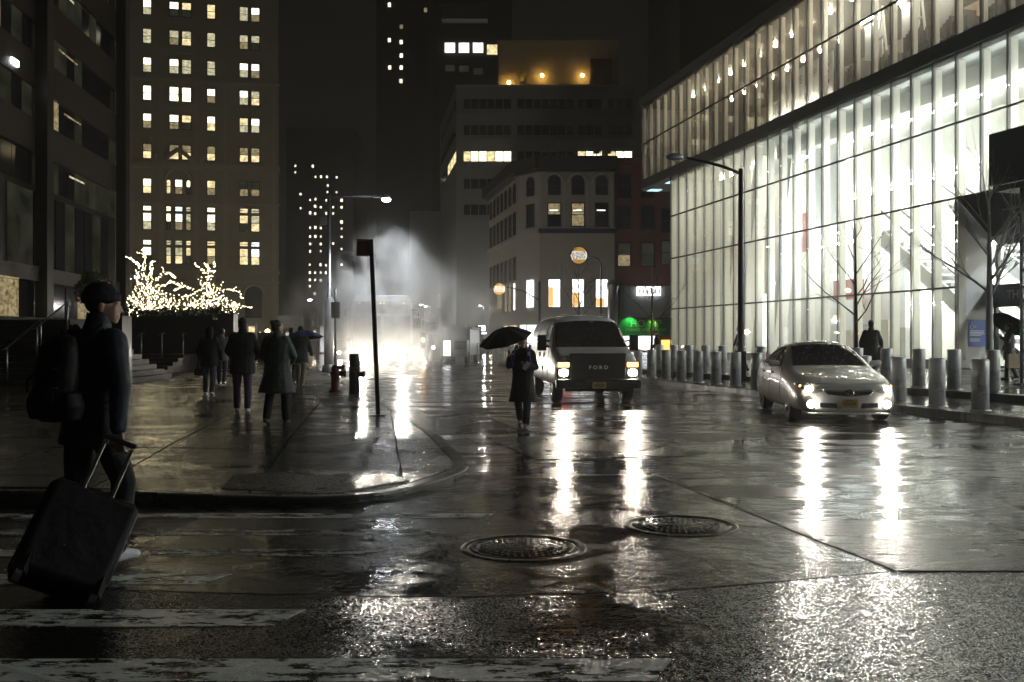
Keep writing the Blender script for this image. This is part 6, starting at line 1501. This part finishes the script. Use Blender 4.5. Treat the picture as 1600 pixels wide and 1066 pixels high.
for s in (-1, 1):
    hl = [(0.44, 0.575), (0.56, 0.535), (0.70, 0.555), (0.815, 0.63), (0.835, 0.70), (0.74, 0.685), (0.58, 0.645)]; hl = hl if s > 0 else mir(hl)
    h = P_.patch('headlight', hl, 'F', 'lens_clear', sd_, 0.008, 0.05)
    p, n = P_.hit(s * 0.665, 0.605, 'F'); MB().ball(p + Vector((0, -0.01, 0)), (0.075, 0.03, 0.055), 2).build('bulb', 'headlight', h)
    p, n = P_.hit(s * 0.79, 0.655, 'F'); MB().ball(p, (0.03, 0.03, 0.025), 1).build('turn_light', 'turn_amber', h)
    p, n = P_.hit(s * 0.655, 0.345, 'F'); f = MB().lathe([(0.085, -0.02), (0.085, 0.03)], 18, c=p, axis='Y').build('fog_light', 'black_plastic', sd_); MB().ball(p + Vector((0, -0.03, 0)), (0.068, 0.02, 0.068), 2).build('bulb', 'fog_light', f)
    P_.patch('bumper_vent', [(a * s, b) for a, b in (((0.20, 0.27), (0.50, 0.29), (0.50, 0.37), (0.22, 0.36)) if s > 0 else ((0.22, 0.36), (0.50, 0.37), (0.50, 0.29), (0.20, 0.27)))], 'F', 'black_plastic', sd_, 0.006)
    m = Blob(); m.cap((s * 0.90, 1.86, 1.02), (s * 1.03, 1.84, 1.03), 0.06, 0.062, 0.9, 0.6); mo = m.done('wing_mirror', 'sedan_paint', sd_, 0.012, 2); MB().bar((s * 0.84, 1.88, 0.985), (s * 0.93, 1.87, 0.995), 0.05, 0.03).build('mirror_stalk', 'black_plastic', mo)
gr = P_.patch('grille', [(-0.43, 0.585), (-0.36, 0.525), (0, 0.495), (0.36, 0.525), (0.43, 0.585), (0.2, 0.565), (0, 0.56), (-0.2, 0.565)], 'F', 'black_plastic', sd_, 0.008)
P_.line('grille_trim', [(-0.45, 0.60), (-0.2, 0.58), (0, 0.575), (0.2, 0.58), (0.45, 0.60)], 'F', 0.010, 'chrome', gr, 0.008)
P_.line('grille_trim', [(-0.43, 0.585), (-0.36, 0.52), (0, 0.49), (0.36, 0.52), (0.43, 0.585)], 'F', 0.009, 'chrome', gr, 0.008)
p, n = P_.hit(0, 0.55, 'F'); e = MB()
for rx, rz_, cz in ((0.075, 0.052, 0), (0.03, 0.048, 0), (0.05, 0.02, 0.022)): e.tube([p + Vector((rx * cos(a), -0.02, rz_ * sin(a) + cz)) for a in [2 * pi * i / 20 for i in range(21)]], 0.008, 5)
e.build('emblem', 'chrome', gr)
p, n = P_.hit(0, 0.36, 'F'); plate(sd_, p.y - 0.02, 0.36)
MB().bb(-0.72, 0.72, -0.005, 0.2, 0.165, 0.195).build('lip_spoiler', 'sedan_paint', sd_, 0.01)
P_.line('hood_seam', [(-0.66, 0.705), (-0.3, 0.70), (0, 0.70), (0.3, 0.70), (0.66, 0.705)], 'F', 0.004, 'black_plastic', sd_)
for s in (-1, 1): MB().tube([(s * 0.1, 1.52, 1.03), (s * 0.1 - 0.5, 1.62, 1.07)], 0.007, 4).build('wiper', 'black_plastic', sd_)
for s in (-0.66, 0.66):
    lamp('beam', 'SPOT', (s, -0.12, 0.60), 130, (1.0, 0.93, 0.82), 0.05, sd_, (s, -12, -0.1), 62, 0.8)

def droplets(pr, name, n, xr, zr, parent, seed, size=(0.003, 0.008)):
    R = random.Random(seed); b = MB()
    for _ in range(n):
        p, nn = pr.hit(R.uniform(*xr), R.uniform(*zr), 'F')
        if p is not None: b.ball(p + nn * 0.008, R.uniform(*size), 0 + 1, True)
    o = b.build(name, 'lens_clear', parent); o['kind'] = 'stuff'
droplets(P_, 'rain_drops', 130, (-0.62, 0.62), (1.0, 1.38), sd_, 1)
droplets(P_, 'rain_drops', 160, (-0.7, 0.7), (0.72, 0.96), sd_, 2, (0.003, 0.006))
# ---------------------------------------------------------------- white van
vn = thing('van', 'white full size van with black grille, headlights and amber lights on', 'van', (1.98, 22.35, 0.0), atan2(0.095, 1.0))
def vsec(wb, zb, wm, ws, zs, wt, zt): return [(0, zb), (wb, zb), (wm, zb + 0.14), (wm + 0.01, (zb + zs) / 2), (ws, zs), (wt + (ws - wt) * 0.25, zs + (zt - zs) * 0.78 if zt - zs > 0.25 else zt - 0.015), (wt * 0.80, zt), (0, zt + 0.025)]
VS = [(0.10, vsec(0.80, 0.42, 0.88, 0.84, 0.98, 0.66, 1.09)), (0.16, vsec(0.90, 0.40, 0.965, 0.93, 1.03, 0.74, 1.14)), (0.45, vsec(0.92, 0.38, 0.985, 0.955, 1.10, 0.78, 1.19)), (0.85, vsec(0.92, 0.38, 0.995, 0.97, 1.16, 0.80, 1.26)), (1.00, vsec(0.92, 0.38, 0.995, 0.975, 1.18, 0.82, 1.36)),
      (1.30, vsec(0.92, 0.38, 0.995, 0.975, 1.20, 0.80, 1.72)), (1.58, vsec(0.92, 0.38, 0.995, 0.98, 1.21, 0.80, 1.98)), (1.95, vsec(0.92, 0.38, 1.0, 0.985, 1.22, 0.81, 2.06)), (3.0, vsec(0.92, 0.38, 1.0, 0.985, 1.22, 0.82, 2.09)), (4.5, vsec(0.92, 0.38, 1.0, 0.985, 1.22, 0.82, 2.08)), (5.45, vsec(0.92, 0.40, 0.995, 0.98, 1.22, 0.80, 2.05)), (5.6, vsec(0.88, 0.42, 0.96, 0.94, 1.22, 0.76, 1.98))]
vb = loft('body', VS, 'van_paint', vn, 2, (1.00, 4.50), 0.42, 0.62)
MB().bb(-0.80, 0.80, 0.4, 5.3, 0.34, 0.75).build('underbody', 'black_plastic', vn)
for x in (-0.84, 0.84):
    for y in (1.00, 4.50): wheel(vn, x, y, 0.37, 0.23, 'steel', 8, 0.58)
V = Proj(vb)
V.patch('windscreen', [(-0.86, 1.30), (-0.4, 1.30), (0, 1.30), (0.4, 1.30), (0.86, 1.30), (0.765, 1.89), (0.3, 1.93), (0, 1.935), (-0.3, 1.93), (-0.765, 1.89)], 'F', 'car_glass', vn, 0.008)
for ax in ('L', 'R'):
    V.patch('side_window', [(1.45, 1.30), (2.12, 1.28), (2.12, 1.82), (1.72, 1.82)], ax, 'car_glass', vn, 0.008)
    V.patch('side_window', [(2.40, 1.30), (3.55, 1.30), (3.55, 1.80), (2.40, 1.80)], ax, 'van_paint', vn, 0.006); V.patch('side_window', [(3.75, 1.30), (5.2, 1.30), (5.2, 1.80), (3.75, 1.80)], ax, 'van_paint', vn, 0.006)
    for pts in ([(2.22, 1.95), (2.22, 1.2), (2.2, 0.5)], [(1.38, 1.25), (1.42, 0.9), (1.42, 0.5)], [(2.95, 1.95), (2.95, 0.5)], [(3.68, 1.95), (3.68, 0.5)], [(1.42, 0.95), (5.3, 0.95)]): V.line('door_seam', pts, ax, 0.005, 'black_plastic', vn)
    for y, z in ((2.08, 1.10), (2.88, 1.10), (3.05, 1.10), (2.3, 1.32), (3.62, 1.32), (2.3, 0.78)):
        p, n = V.hit(y, z, ax); MB().box(p + n * 0.012, (0.03, 0.05, 0.11)).build('door_handle', 'black_plastic', vn)
    s = -1 if ax == 'L' else 1
    m = Blob(); m.hull([(s * (1.13 + dx * 0.11), 1.42 + dy, 1.40 + dz) for dx in (-1, 1) for dy in (-0.05, 0.07) for dz in (-0.19, 0.19)]); mo = m.done('wing_mirror', 'black_plastic', vn, 0.018, 4)
    MB().bar((s * 0.93, 1.50, 1.30), (s * 1.08, 1.44, 1.33), 0.05, 0.05).build('mirror_arm', 'black_plastic', mo); MB().bar((s * 0.93, 1.50, 1.44), (s * 1.08, 1.44, 1.46), 0.04, 0.04).build('mirror_arm', 'black_plastic', mo)
    h = MB(); h.box((s * 0.80, 0.105, 0.78), (0.30, 0.08, 0.42)); hb_ = h.build('headlight', 'black_plastic', vn, 0.015)
    MB().box((s * 0.80, 0.062, 0.72), (0.25, 0.02, 0.20)).build('lens', 'lens_clear', hb_, 0.03); MB().ball((s * 0.80, 0.050, 0.72), (0.105, 0.022, 0.085), 2).build('bulb', 'van_headlight', hb_); MB().box((s * 0.80, 0.064, 0.905), (0.26, 0.02, 0.11)).build('turn_light', 'turn_amber', hb_, 0.015)
g = MB()
g.box((0, 0.10, 0.865), (1.30, 0.11, 0.60)); gg = g.build('grille', 'black_plastic', vn, 0.03)
for z in (0.66, 0.75, 0.84, 0.93, 1.02): MB().box((0, 0.045, z), (1.16, 0.02, 0.022)).build('grille_bar', 'pole_dark', gg)
for x in (-0.42, 0.42): MB().box((x, 0.04, 0.84), (0.03, 0.022, 0.44)).build('grille_bar', 'pole_dark', gg)
o = obj('lettering', text_mesh('FORD', 0.115, 0.012, 0.003, 0.0, 1.5, 1.15), 'sign_white', gg); o.location = (0, 0.028, 0.84)
MB().box((0, 0.06, 0.47), (1.96, 0.24, 0.22)).build('bumper', 'black_plastic', vn, 0.04); MB().box((0, -0.055, 0.50), (1.7, 0.02, 0.07)).build('bumper_step', 'pole_dark', vn, 0.008)
MB().box((0, 0.12, 0.33), (1.5, 0.1, 0.08)).build('air_dam', 'black_plastic', vn, 0.02)
plate(vn, -0.07, 0.44, 0.31)
for s in (-1, 1): MB().tube([(s * 0.15, 1.0, 1.33), (s * 0.15 + 0.55, 1.06, 1.38)], 0.008, 4).build('wiper', 'black_plastic', vn)
MB().box((0.1, 1.50, 1.89), (0.10, 0.02, 0.05)).build('toll_tag', 'sign_white', vn)
r = MB(); 
for x in (-0.5, 0, 0.5): r.box((x, 2.2, 2.105), (0.16, 0.1, 0.03))
r.build('roof_marker', 'van_paint', vn, 0.01)
MB().box((-1.0, 3.3, 1.02), (0.02, 0.05, 0.06)).build('side_marker', 'turn_amber', vn)
for s in (-0.80, 0.80): lamp('beam', 'SPOT', (s, -0.05, 0.72), 110, (1.0, 0.90, 0.75), 0.06, vn, (s, -12, 0.0), 62, 0.8)
droplets(V, 'rain_drops', 130, (-0.78, 0.78), (1.32, 1.88), vn, 3)
b = MB(); R_ = random.Random(8)
for _q in range(90): b.ball((R_.uniform(-0.95, 0.95), -0.065, R_.uniform(0.38, 0.57)), R_.uniform(0.004, 0.008), 1)
o = b.build('rain_drops', 'lens_clear', vn); o['kind'] = 'stuff'

# ---------------------------------------------------------------- bus in the steam
bs_ = thing('bus', 'city bus with glaring headlights half lost in the steam', 'bus', (X(597, 41), 41.0, 0.0), radians(10))
b = MB(); b.bb(-1.28, 1.28, 0.0, 12.0, 0.35, 3.02); b.build('body', 'bus_paint', bs_, 0.12, 3)
b = MB(); b.bb(-1.22, 1.22, 0.1, 11.8, 3.02, 3.12); b.build('roof', 'bus_paint', bs_, 0.05)
b = MB(); b.bb(-1.10, 1.10, -0.10, 0.10, 3.025, 3.30); b.build('roof_fairing', 'bus_paint', bs_, 0.03)
for s in (-1, 1): MB().bb(s * 0.62 - 0.56, s * 0.62 + 0.56, -0.02, 0.02, 1.15, 2.42).build('windscreen', 'car_glass', bs_, 0.03)
MB().bb(-1.1, 1.1, -0.022, 0.02, 2.55, 2.92).build('destination_box', 'black_plastic', bs_, 0.02)
for i, x in enumerate((-0.92, -0.07, 0.07, 0.9)): MB().ball((x, -0.06, 2.97), (0.04, 0.03, 0.03), 1).build('marker_light', 'marker_amber', bs_)
o = obj('route_number', text_mesh('201', 0.20, 0.01, 0.006, 0, 1.3), 'bus_digits', bs_); o.location = (-0.80, -0.03, 1.22)
for s in (-1, 1):
    h = MB().box((s * 0.90, -0.01, 0.72), (0.46, 0.06, 0.26)).build('headlight', 'black_plastic', bs_, 0.02); MB().ball((s * 0.86, -0.05, 0.72), (0.11, 0.03, 0.11), 2).build('bulb', 'bus_headlight', h)
    lamp('beam', 'SPOT', (s * 0.86, -0.12, 0.72), 1800, (1.0, 0.92, 0.78), 0.08, bs_, (s * 0.7, -14, 0.2), 75, 0.9)
    MB().tube([(s * 1.2, 0.1, 2.7), (s * 1.5, -0.25, 2.7), (s * 1.52, -0.28, 2.4)], 0.03, 6).build('mirror_arm', 'black_plastic', bs_); MB().box((s * 1.52, -0.28, 2.15), (0.2, 0.08, 0.42)).build('wing_mirror', 'black_plastic', bs_, 0.03)
    for y in (2.6, 8.6): wheel(bs_, s * 1.14, y, 0.48, 0.28, 'steel', 8)
    for k in range(6): MB().bb(s * 1.285 - 0.01, s * 1.285 + 0.01, 1.0 + k * 1.75, 2.6 + k * 1.75, 1.25, 2.45).build('side_window', 'car_glass', bs_)
MB().box((0, -0.06, 0.45), (2.5, 0.2, 0.22)).build('bumper', 'black_plastic', bs_, 0.04)
MB().tube([(-0.7, -0.06, 1.0), (-0.1, -0.06, 1.0)], 0.015, 5).build('bike_rack', 'pole_dark', bs_)

# ---------------------------------------------------------------- smaller far vehicles and street clutter
def far_car(label, loc, rz, mt, hl=True, scale=1.0):
    t = thing('parked_car' if not hl else 'car', label, 'car', loc, rz, 'far cars in the street')
    m = MB(); prof = [(-2.2, 0.3), (-2.25, 0.75), (-1.2, 0.95), (-0.5, 1.42), (0.9, 1.45), (1.6, 1.02), (2.2, 0.95), (2.25, 0.3)]
    m.prism(prof, -0.86, 0.86, lambda a, b_, h: (h, a, b_)); m.build('body', mt, t, 0.08, 3)
    m = MB(); m.prism([(-1.08, 0.99), (-0.52, 1.38), (0.86, 1.40), (1.45, 1.04)], -0.868, 0.868, lambda a, b_, h: (h, a, b_)); m.build('side_window', 'car_glass', t)
    m = MB(); m.add([(-0.72, -1.17, 1.0), (0.72, -1.17, 1.0), (0.62, -0.57, 1.40), (-0.62, -0.57, 1.40)], [(0, 1, 2, 3)]); m.build('windscreen', 'car_glass', t)
    for x in (-0.78, 0.78):
        for y in (-1.4, 1.35): MB().lathe([(0.2, -0.1), (0.32, -0.1), (0.32, 0.1), (0.2, 0.1)], 16, c=(x, y, 0.32), axis='X').build('wheel', 'tyre_rubber', t)
        MB().ball((x * 0.8, -2.26, 0.68), (0.11, 0.04, 0.08), 1).build('headlight', 'headlight' if hl else 'lens_clear', t)
        MB().ball((x * 0.85, 2.26, 0.75), (0.1, 0.04, 0.06), 1).build('tail_light', 'tail_red' if hl else 'red_print', t)
    if hl: lamp('beam', 'SPOT', (0, -2.4, 0.7), 260, (1.0, 0.92, 0.8), 0.1, t, (0, -14, 0.2), 80, 0.9)
    return t
far_car('far car with white headlights left of the bus in the glare', (-9.7, 58.0, 0.0), radians(12), 'black_plastic')
far_car('second far car behind the glare at the kerb', (-12.4, 70.0, 0.0), radians(12), 'van_paint')
far_car('far car with twin headlights right of the kiosk truck', (X(752, 92), 92.0, 0.0), radians(8), 'black_plastic')
# kiosk truck
t = thing('kiosk_truck', 'white box food truck parked in the mist beyond the umbrella', 'truck', (X(712, 57), 57.0, 0.0), radians(-6))
MB().bb(-0.75, 0.85, 0, 4.0, 0.5, 2.05).build('box', 'bus_paint', t, 0.04); MB().bb(-0.72, 0.82, -0.9, -0.005, 0.45, 1.4).build('cab', 'bus_paint', t, 0.08)
MB().bb(-0.5, 0.6, -0.012, 0.0, 1.45, 1.95).build('roof_board', 'grey_panel', t); MB().bb(-0.55, -0.15, -0.93, -0.905, 0.5, 1.35).build('lit_panel', 'shop_light', t); MB().bb(-0.9, 1.0, -0.1, 4.1, 2.052, 2.14).build('roof', 'grey_panel', t)
MB().bb(0.05, 0.7, -0.92, -0.9, 0.85, 1.3).build('windscreen', 'car_glass', t)
for x in (-0.65, 0.75):
    for y in (-0.5, 3.0): MB().lathe([(0.2, -0.1), (0.35, -0.1), (0.35, 0.1), (0.2, 0.1)], 16, c=(x, y, 0.35), axis='X').build('wheel', 'tyre_rubber', t)
MB().bb(-0.5, 0.5, 0.3, 1.2, 2.145, 2.24).build('roof_vent', 'grey_panel', t)
# crowd barriers
bp_ = None
for k, px in enumerate((648, 668, 688, 742, 766, 790, 812, 834)):
    t = thing('barrier', 'grey slatted street barrier in the mist, %s from the bus' % ORD[k].replace('nearest', 'first'), 'barrier', (X(px, 59.5), 59.5 + 0.2 * (k % 2), 0.0), radians(3 * (k % 3) - 3), 'barriers across the far street')
    for i in range(7): MB().bb(-0.42 + i * 0.14 - 0.025, -0.42 + i * 0.14 + 0.025, -0.01, 0.01, 0.15, 1.15).build('slat', 'grey_panel', t)
    MB().bb(-0.46, 0.46, -0.02, 0.02, 1.152, 1.2).build('rail', 'grey_panel', t); MB().bb(-0.46, 0.46, -0.02, 0.02, 0.10, 0.148).build('rail', 'grey_panel', t)
    for x in (-0.4, 0.4): MB().bb(x - 0.03, x + 0.03, -0.25, 0.25, 0.0, 0.09).build('foot', 'grey_panel', t)
for k, px in enumerate((848, 858)):
    t = thing('traffic_post', 'pale plastic traffic post near the van rear, %s' % ('left one', 'right one')[k], 'post', (X(px - 46, 50), 50.0, 0.0), 0, 'pale posts near the van'); MB().lathe([(0.2, 0), (0.2, 0.05), (0.13, 0.08), (0.12, 1.1), (0.06, 1.15)], 14).build('post', 'sign_white', t)
# traffic signals and signs
def signal(label, px, py, Y, mt, base=0.15, facing=0.0):
    p = at(px, py, Y); t = thing('traffic_light', label, 'traffic light', (p.x, p.y, base), facing, 'traffic lights')
    z = p.z - base
    MB().tube([(0.18, 0.1, 0), (0.18, 0.1, z + 0.5)], 0.06, 8).build('pole', 'pole_grey', t); h = MB().box((0, 0, z), (0.30, 0.22, 0.95)).build('signal_head', 'pole_dark', t, 0.03)
    for i, zz_ in enumerate((0.3, 0.0, -0.3)):
        lit = abs(zz_ - 0.0) < 0.01
        MB().lathe([(0.10, -0.13), (0.10, -0.11)], 14, c=(0, 0, z + zz_), axis='Y').build('lens', mt if lit else 'black_plastic', t)
    MB().tube([(0.0, 0.05, z), (0.18, 0.1, z)], 0.03, 6).build('bracket', 'pole_dark', t); return t
signal('traffic light glowing amber right of the bus', 661.5, 531, 58, 'amber_signal')
signal('traffic light glowing red-orange above the barriers', 746.5, 521.5, 66, 'red_signal', 0.0)
t = thing('sign_pole', 'square white road sign on a pale post right of the bus', 'sign', (X(676, 54), 54.0, 0.0)); MB().tube([(0, 0, 0), (0, 0, Zh(506, 54))], 0.05, 8).build('pole', 'grey_panel', t); MB().box((0, -0.07, Zh(515, 54)), (0.45, 0.02, 0.55)).build('sign_plate', 'sign_white', t); MB().box((0.05, -0.1, Zh(543, 54)), (0.18, 0.1, 0.2)).build('lit_box', 'shop_light', t)
t = thing('street_lamp', 'thin mast arm lamp leaning over the road behind the bus', 'street lamp', (X(633, 75), 75.0, 0.0)); MB().tube([(0, 0, 0), (0, 0, Zh(492, 75))], 0.07, 8).build('pole', 'pole_grey', t); MB().tube([(-0.3, 0, Zh(491, 75)), (0.4, 0, Zh(492, 75)), (1.4, 0, Zh(500, 75)), (2.4, 0, Zh(508, 75))], 0.06, 6).build('arm', 'bollard_steel', t); MB().ball((-0.4, 0, Zh(491, 75)), (0.25, 0.15, 0.1), 2).build('lamp_head', 'globe_warm', t); lamp('lamp_light', 'POINT', (-0.4, 0, Zh(491, 75) - 0.35), 2600, (1.0, 0.94, 0.84), 0.15, t)
t = thing('street_lamp', 'curved grey lamp standard before the corner restaurant', 'street lamp', (X(939, 80), 80.0, 0.0)); zt = Zh(412, 80); MB().tube([(0, 0, 0), (0, 0, zt), (-0.2, 0, zt + 0.4), (-0.6, 0, zt + 0.55)], [0.1, 0.07, 0.06, 0.05], 8).build('pole', 'pole_grey', t); MB().ball((-0.75, 0, zt + 0.55), (0.3, 0.14, 0.08), 2).build('lamp_head', 'lamp_shell', t)
t = thing('mast_arm', 'dark signal mast arm reaching over the far street before the corner wall', 'pole', (X(843, 78), 78.0, 0.0)); za = Zh(470, 78); MB().tube([(0, 0, 0), (0, 0, Zh(440, 78))], 0.1, 8).build('pole', 'pole_dark', t); MB().tube([(0, 0, za), (-1.2, 0, za + 0.75), (-2.6, 0, za + 1.1)], 0.05, 6).build('arm', 'pole_dark', t)
for k, (px, py, Y, lb) in enumerate(((665, 479, 110, 'higher small white street lamp over the mist'), (657, 476.5, 135, 'farther small white street lamp over the mist'), (484, 469, 70, 'small lit street lamp left of the lit lamp post'), (750, 478, 130, 'tiny white lamp before the brown street front'))):
    p = at(px, py, Y); t = thing('street_lamp', lb, 'street lamp', (p.x + 0.5, p.y, 0.0)); MB().tube([(0, 0, 0), (0, 0, p.z), (-0.5, 0, p.z + 0.1)], 0.05, 6).build('pole', 'pole_grey', t); MB().ball((-0.5, 0, p.z), (0.16, 0.16, 0.08), 1).build('lamp_lens', emis('far_lamp%d' % k, (0.95, 0.97, 1.0), 30), t)
    if k in (0, 1, 3): lamp('lamp_light', 'POINT', (-0.5, 0, p.z - 0.3), (400, 700, 0, 300)[k], (1.0, 0.95, 0.86), 0.15, t)
# bright far shop signs by the red signal
for k, (px, py, wpx, hpx, mt, lb) in enumerate(((753, 513, 11, 9, 'shop_light', 'lit white shop sign square above the red signal'), (731, 517, 6, 8, 'win_cool', 'smaller lit sign left of the red signal'), (756, 521, 9, 2.5, 'shop_light', 'thin lit strip sign beside the red signal'))):
    p = at(px, py, 96); t = thing('shop_sign', lb, 'sign', (p.x, p.y, p.z), 0, 'lit signs in the far street'); s = 96 / F
    MB().box((0, 0, 0), (wpx * s, 0.2, hpx * s)).build('light_panel', mt, t); MB().box((0, 0.13, 0), (wpx * s + 0.1, 0.05, hpx * s + 0.1)).build('casing', 'dark_metal', t); MB().tube([(0, 0.2, -p.z), (0, 0.2, hpx * s / 2)], 0.06, 6).build('pole', 'dark_metal', t)
# left distance: box truck, lit globes, shop glow
t = thing('box_truck', 'pale box truck far down the left pavement', 'truck', (X(452, 74), 74.0, 0.1), radians(12))
MB().bb(-1.0, 1.0, 0, 5, 0.9, 3.1).build('box', 'bus_paint', t, 0.05); MB().bb(-0.95, 0.95, -1.4, -0.01, 0.5, 2.3).build('cab', 'bus_paint', t, 0.1); MB().bb(-0.85, 0.85, -1.42, -1.402, 1.35, 2.1).build('windscreen', 'car_glass', t)
for x in (-0.85, 0.85):
    for y in (-0.8, 3.6): MB().lathe([(0.2, -0.1), (0.4, -0.1), (0.4, 0.1), (0.2, 0.1)], 16, c=(x, y, 0.4), axis='X').build('wheel', 'tyre_rubber', t)
for k, (px, py, Y, r, lb) in enumerate(((418, 518, 112, 0.28, 'warm wall lamp globe just right of the bare headed man'), (492, 519, 84, 0.12, 'small amber globe lamp above the blue umbrella'), (189, 441, 112, 0.2, 'amber lamp glowing left of the fairy light trees'), (406, 521, 80, 0.10, 'small white star bright lamp beside the bare headed man'))):
    p = at(px, py, Y); t = thing('globe_lamp', lb, 'lamp', (p.x, p.y, 0.0)); MB().tube([(0, 0, 0), (0, 0, p.z - r)], 0.05, 6).build('post', 'pole_dark', t); MB().ball((0, 0, p.z), r, 2).build('globe', 'globe_warm' if k != 3 else 'far_lamp0', t)
    lamp('glow', 'POINT', (0, -0.3, p.z), (800, 60, 700, 40)[k], (1.0, 0.84, 0.58), r, t)
for k, (px, py, wpx, hpx, Y, mt, lb) in enumerate(((393, 515, 9, 9, 100, 'win_warm', 'warm lit shop window behind the couple'), (372, 520, 8, 24, 100, 'red_print', 'red and white shop board behind the bare headed man'), (505, 530, 10, 40, 92, 'shop_light', 'glaring shopfront just left of the lit lamp post'), (490, 508, 6, 12, 92, 'win_dim', 'dim orange shopfront near the lamp post'))):
    p = at(px, py, Y); t = thing('shopfront', lb, 'shopfront', (p.x, p.y, 0.0), 0, 'far shopfronts'); s = Y / F
    MB().bb(-wpx * s / 2, wpx * s / 2, 0, 0.1, max(0.2, p.z - hpx * s / 2), p.z + hpx * s / 2).build('pane', mt, t); MB().bb(-wpx * s / 2 - 0.15, wpx * s / 2 + 0.15, 0.12, 0.6, 0.1, p.z + hpx * s / 2 + 0.3).build('wall', 'old_stone', t)
# ================================================================ steam and wet air
def volume_mat(name, dens, col=(0.9, 0.9, 0.9), aniso=0.3, noise=None):
    m, t, o = nt(name); v = N(t, 'ShaderNodeVolumePrincipled'); v.inputs['Color'].default_value = rgba(col); v.inputs['Anisotropy'].default_value = aniso; v.inputs['Density'].default_value = dens
    t.links.new(v.outputs[0], o.inputs['Volume'])
    if noise:
        sc_n, lo, hi, kind = noise
        tc = N(t, 'ShaderNodeTexCoord'); mp = N(t, 'ShaderNodeMapping'); mp.inputs['Scale'].default_value = (1, 1, 0.8)
        n = N(t, 'ShaderNodeTexNoise', Scale=sc_n, Detail=6.0, Roughness=0.6, Distortion=0.8); t.links.new(tc.outputs['Object'], mp.inputs[0]); t.links.new(mp.outputs[0], n.inputs['Vector'])
        mr = N(t, 'ShaderNodeMapRange', interpolation_type='SMOOTHSTEP'); mr.inputs[1].default_value = lo; mr.inputs[2].default_value = hi; mr.inputs[3].default_value = 0; mr.inputs[4].default_value = dens
        t.links.new(n.outputs['Fac'], mr.inputs[0])
        # falls off towards the rim of the plume
        ln = N(t, 'ShaderNodeVectorMath', operation='LENGTH'); gmp = N(t, 'ShaderNodeMapping'); gmp.inputs['Location'].default_value = (-1, -1, -1); gmp.inputs['Scale'].default_value = (2, 2, 2)
        t.links.new(tc.outputs['Generated'], gmp.inputs[0]); t.links.new(gmp.outputs[0], ln.inputs[0])
        fo = N(t, 'ShaderNodeMapRange', interpolation_type='SMOOTHSTEP'); fo.inputs[1].default_value = 1.0; fo.inputs[2].default_value = 0.25; fo.inputs[3].default_value = 0; fo.inputs[4].default_value = 1
        t.links.new(ln.outputs['Value'], fo.inputs[0])
        mu = N(t, 'ShaderNodeMath', operation='MULTIPLY'); t.links.new(mr.outputs[0], mu.inputs[0]); t.links.new(fo.outputs[0], mu.inputs[1]); t.links.new(mu.outputs[0], v.inputs['Density'])
    m.cycles.volume_sampling = 'EQUIANGULAR'
    M[name] = m; return m
def plume(name, label, c, r, mt, rot=(0, 0, 0)):
    o = MB().ball((0, 0, 0), r, 3).build(name, mt); o.location = c; o.rotation_euler = rot; return tag(o, label, None, None, 'stuff')
volume_mat('steam', 1.3, aniso=0.2, noise=(0.50, 0.40, 0.64, 0)); volume_mat('steam_low', 0.10, noise=(0.3, 0.35, 0.65, 0))
plume('steam', 'tall lit steam plume rising in front of the bus', (-4.6, 37.6, 2.6), (3.3, 2.2, 3.6), 'steam', (0, radians(12), 0))
plume('steam', 'wisps of steam drifting right of the plume', (-1.2, 42.0, 2.8), (6.0, 4.2, 3.6), 'steam_low', (0, radians(10), 0))
plume('steam', 'glowing steam low at the kerb left of the bus', (-9.2, 47.0, 2.4), (2.2, 3.5, 2.8), 'steam')
HZD = 0.0007
hb = MB().bb(-260, 260, -12, 470, -1.0, 114.0).build('haze', volume_mat('wet_air', HZD, (0.95, 0.95, 0.95), 0.72)); tag(hb, 'thin wet night air over the whole street', None, None, 'stuff')
M['wet_air'].cycles.volume_sampling = 'EQUIANGULAR'
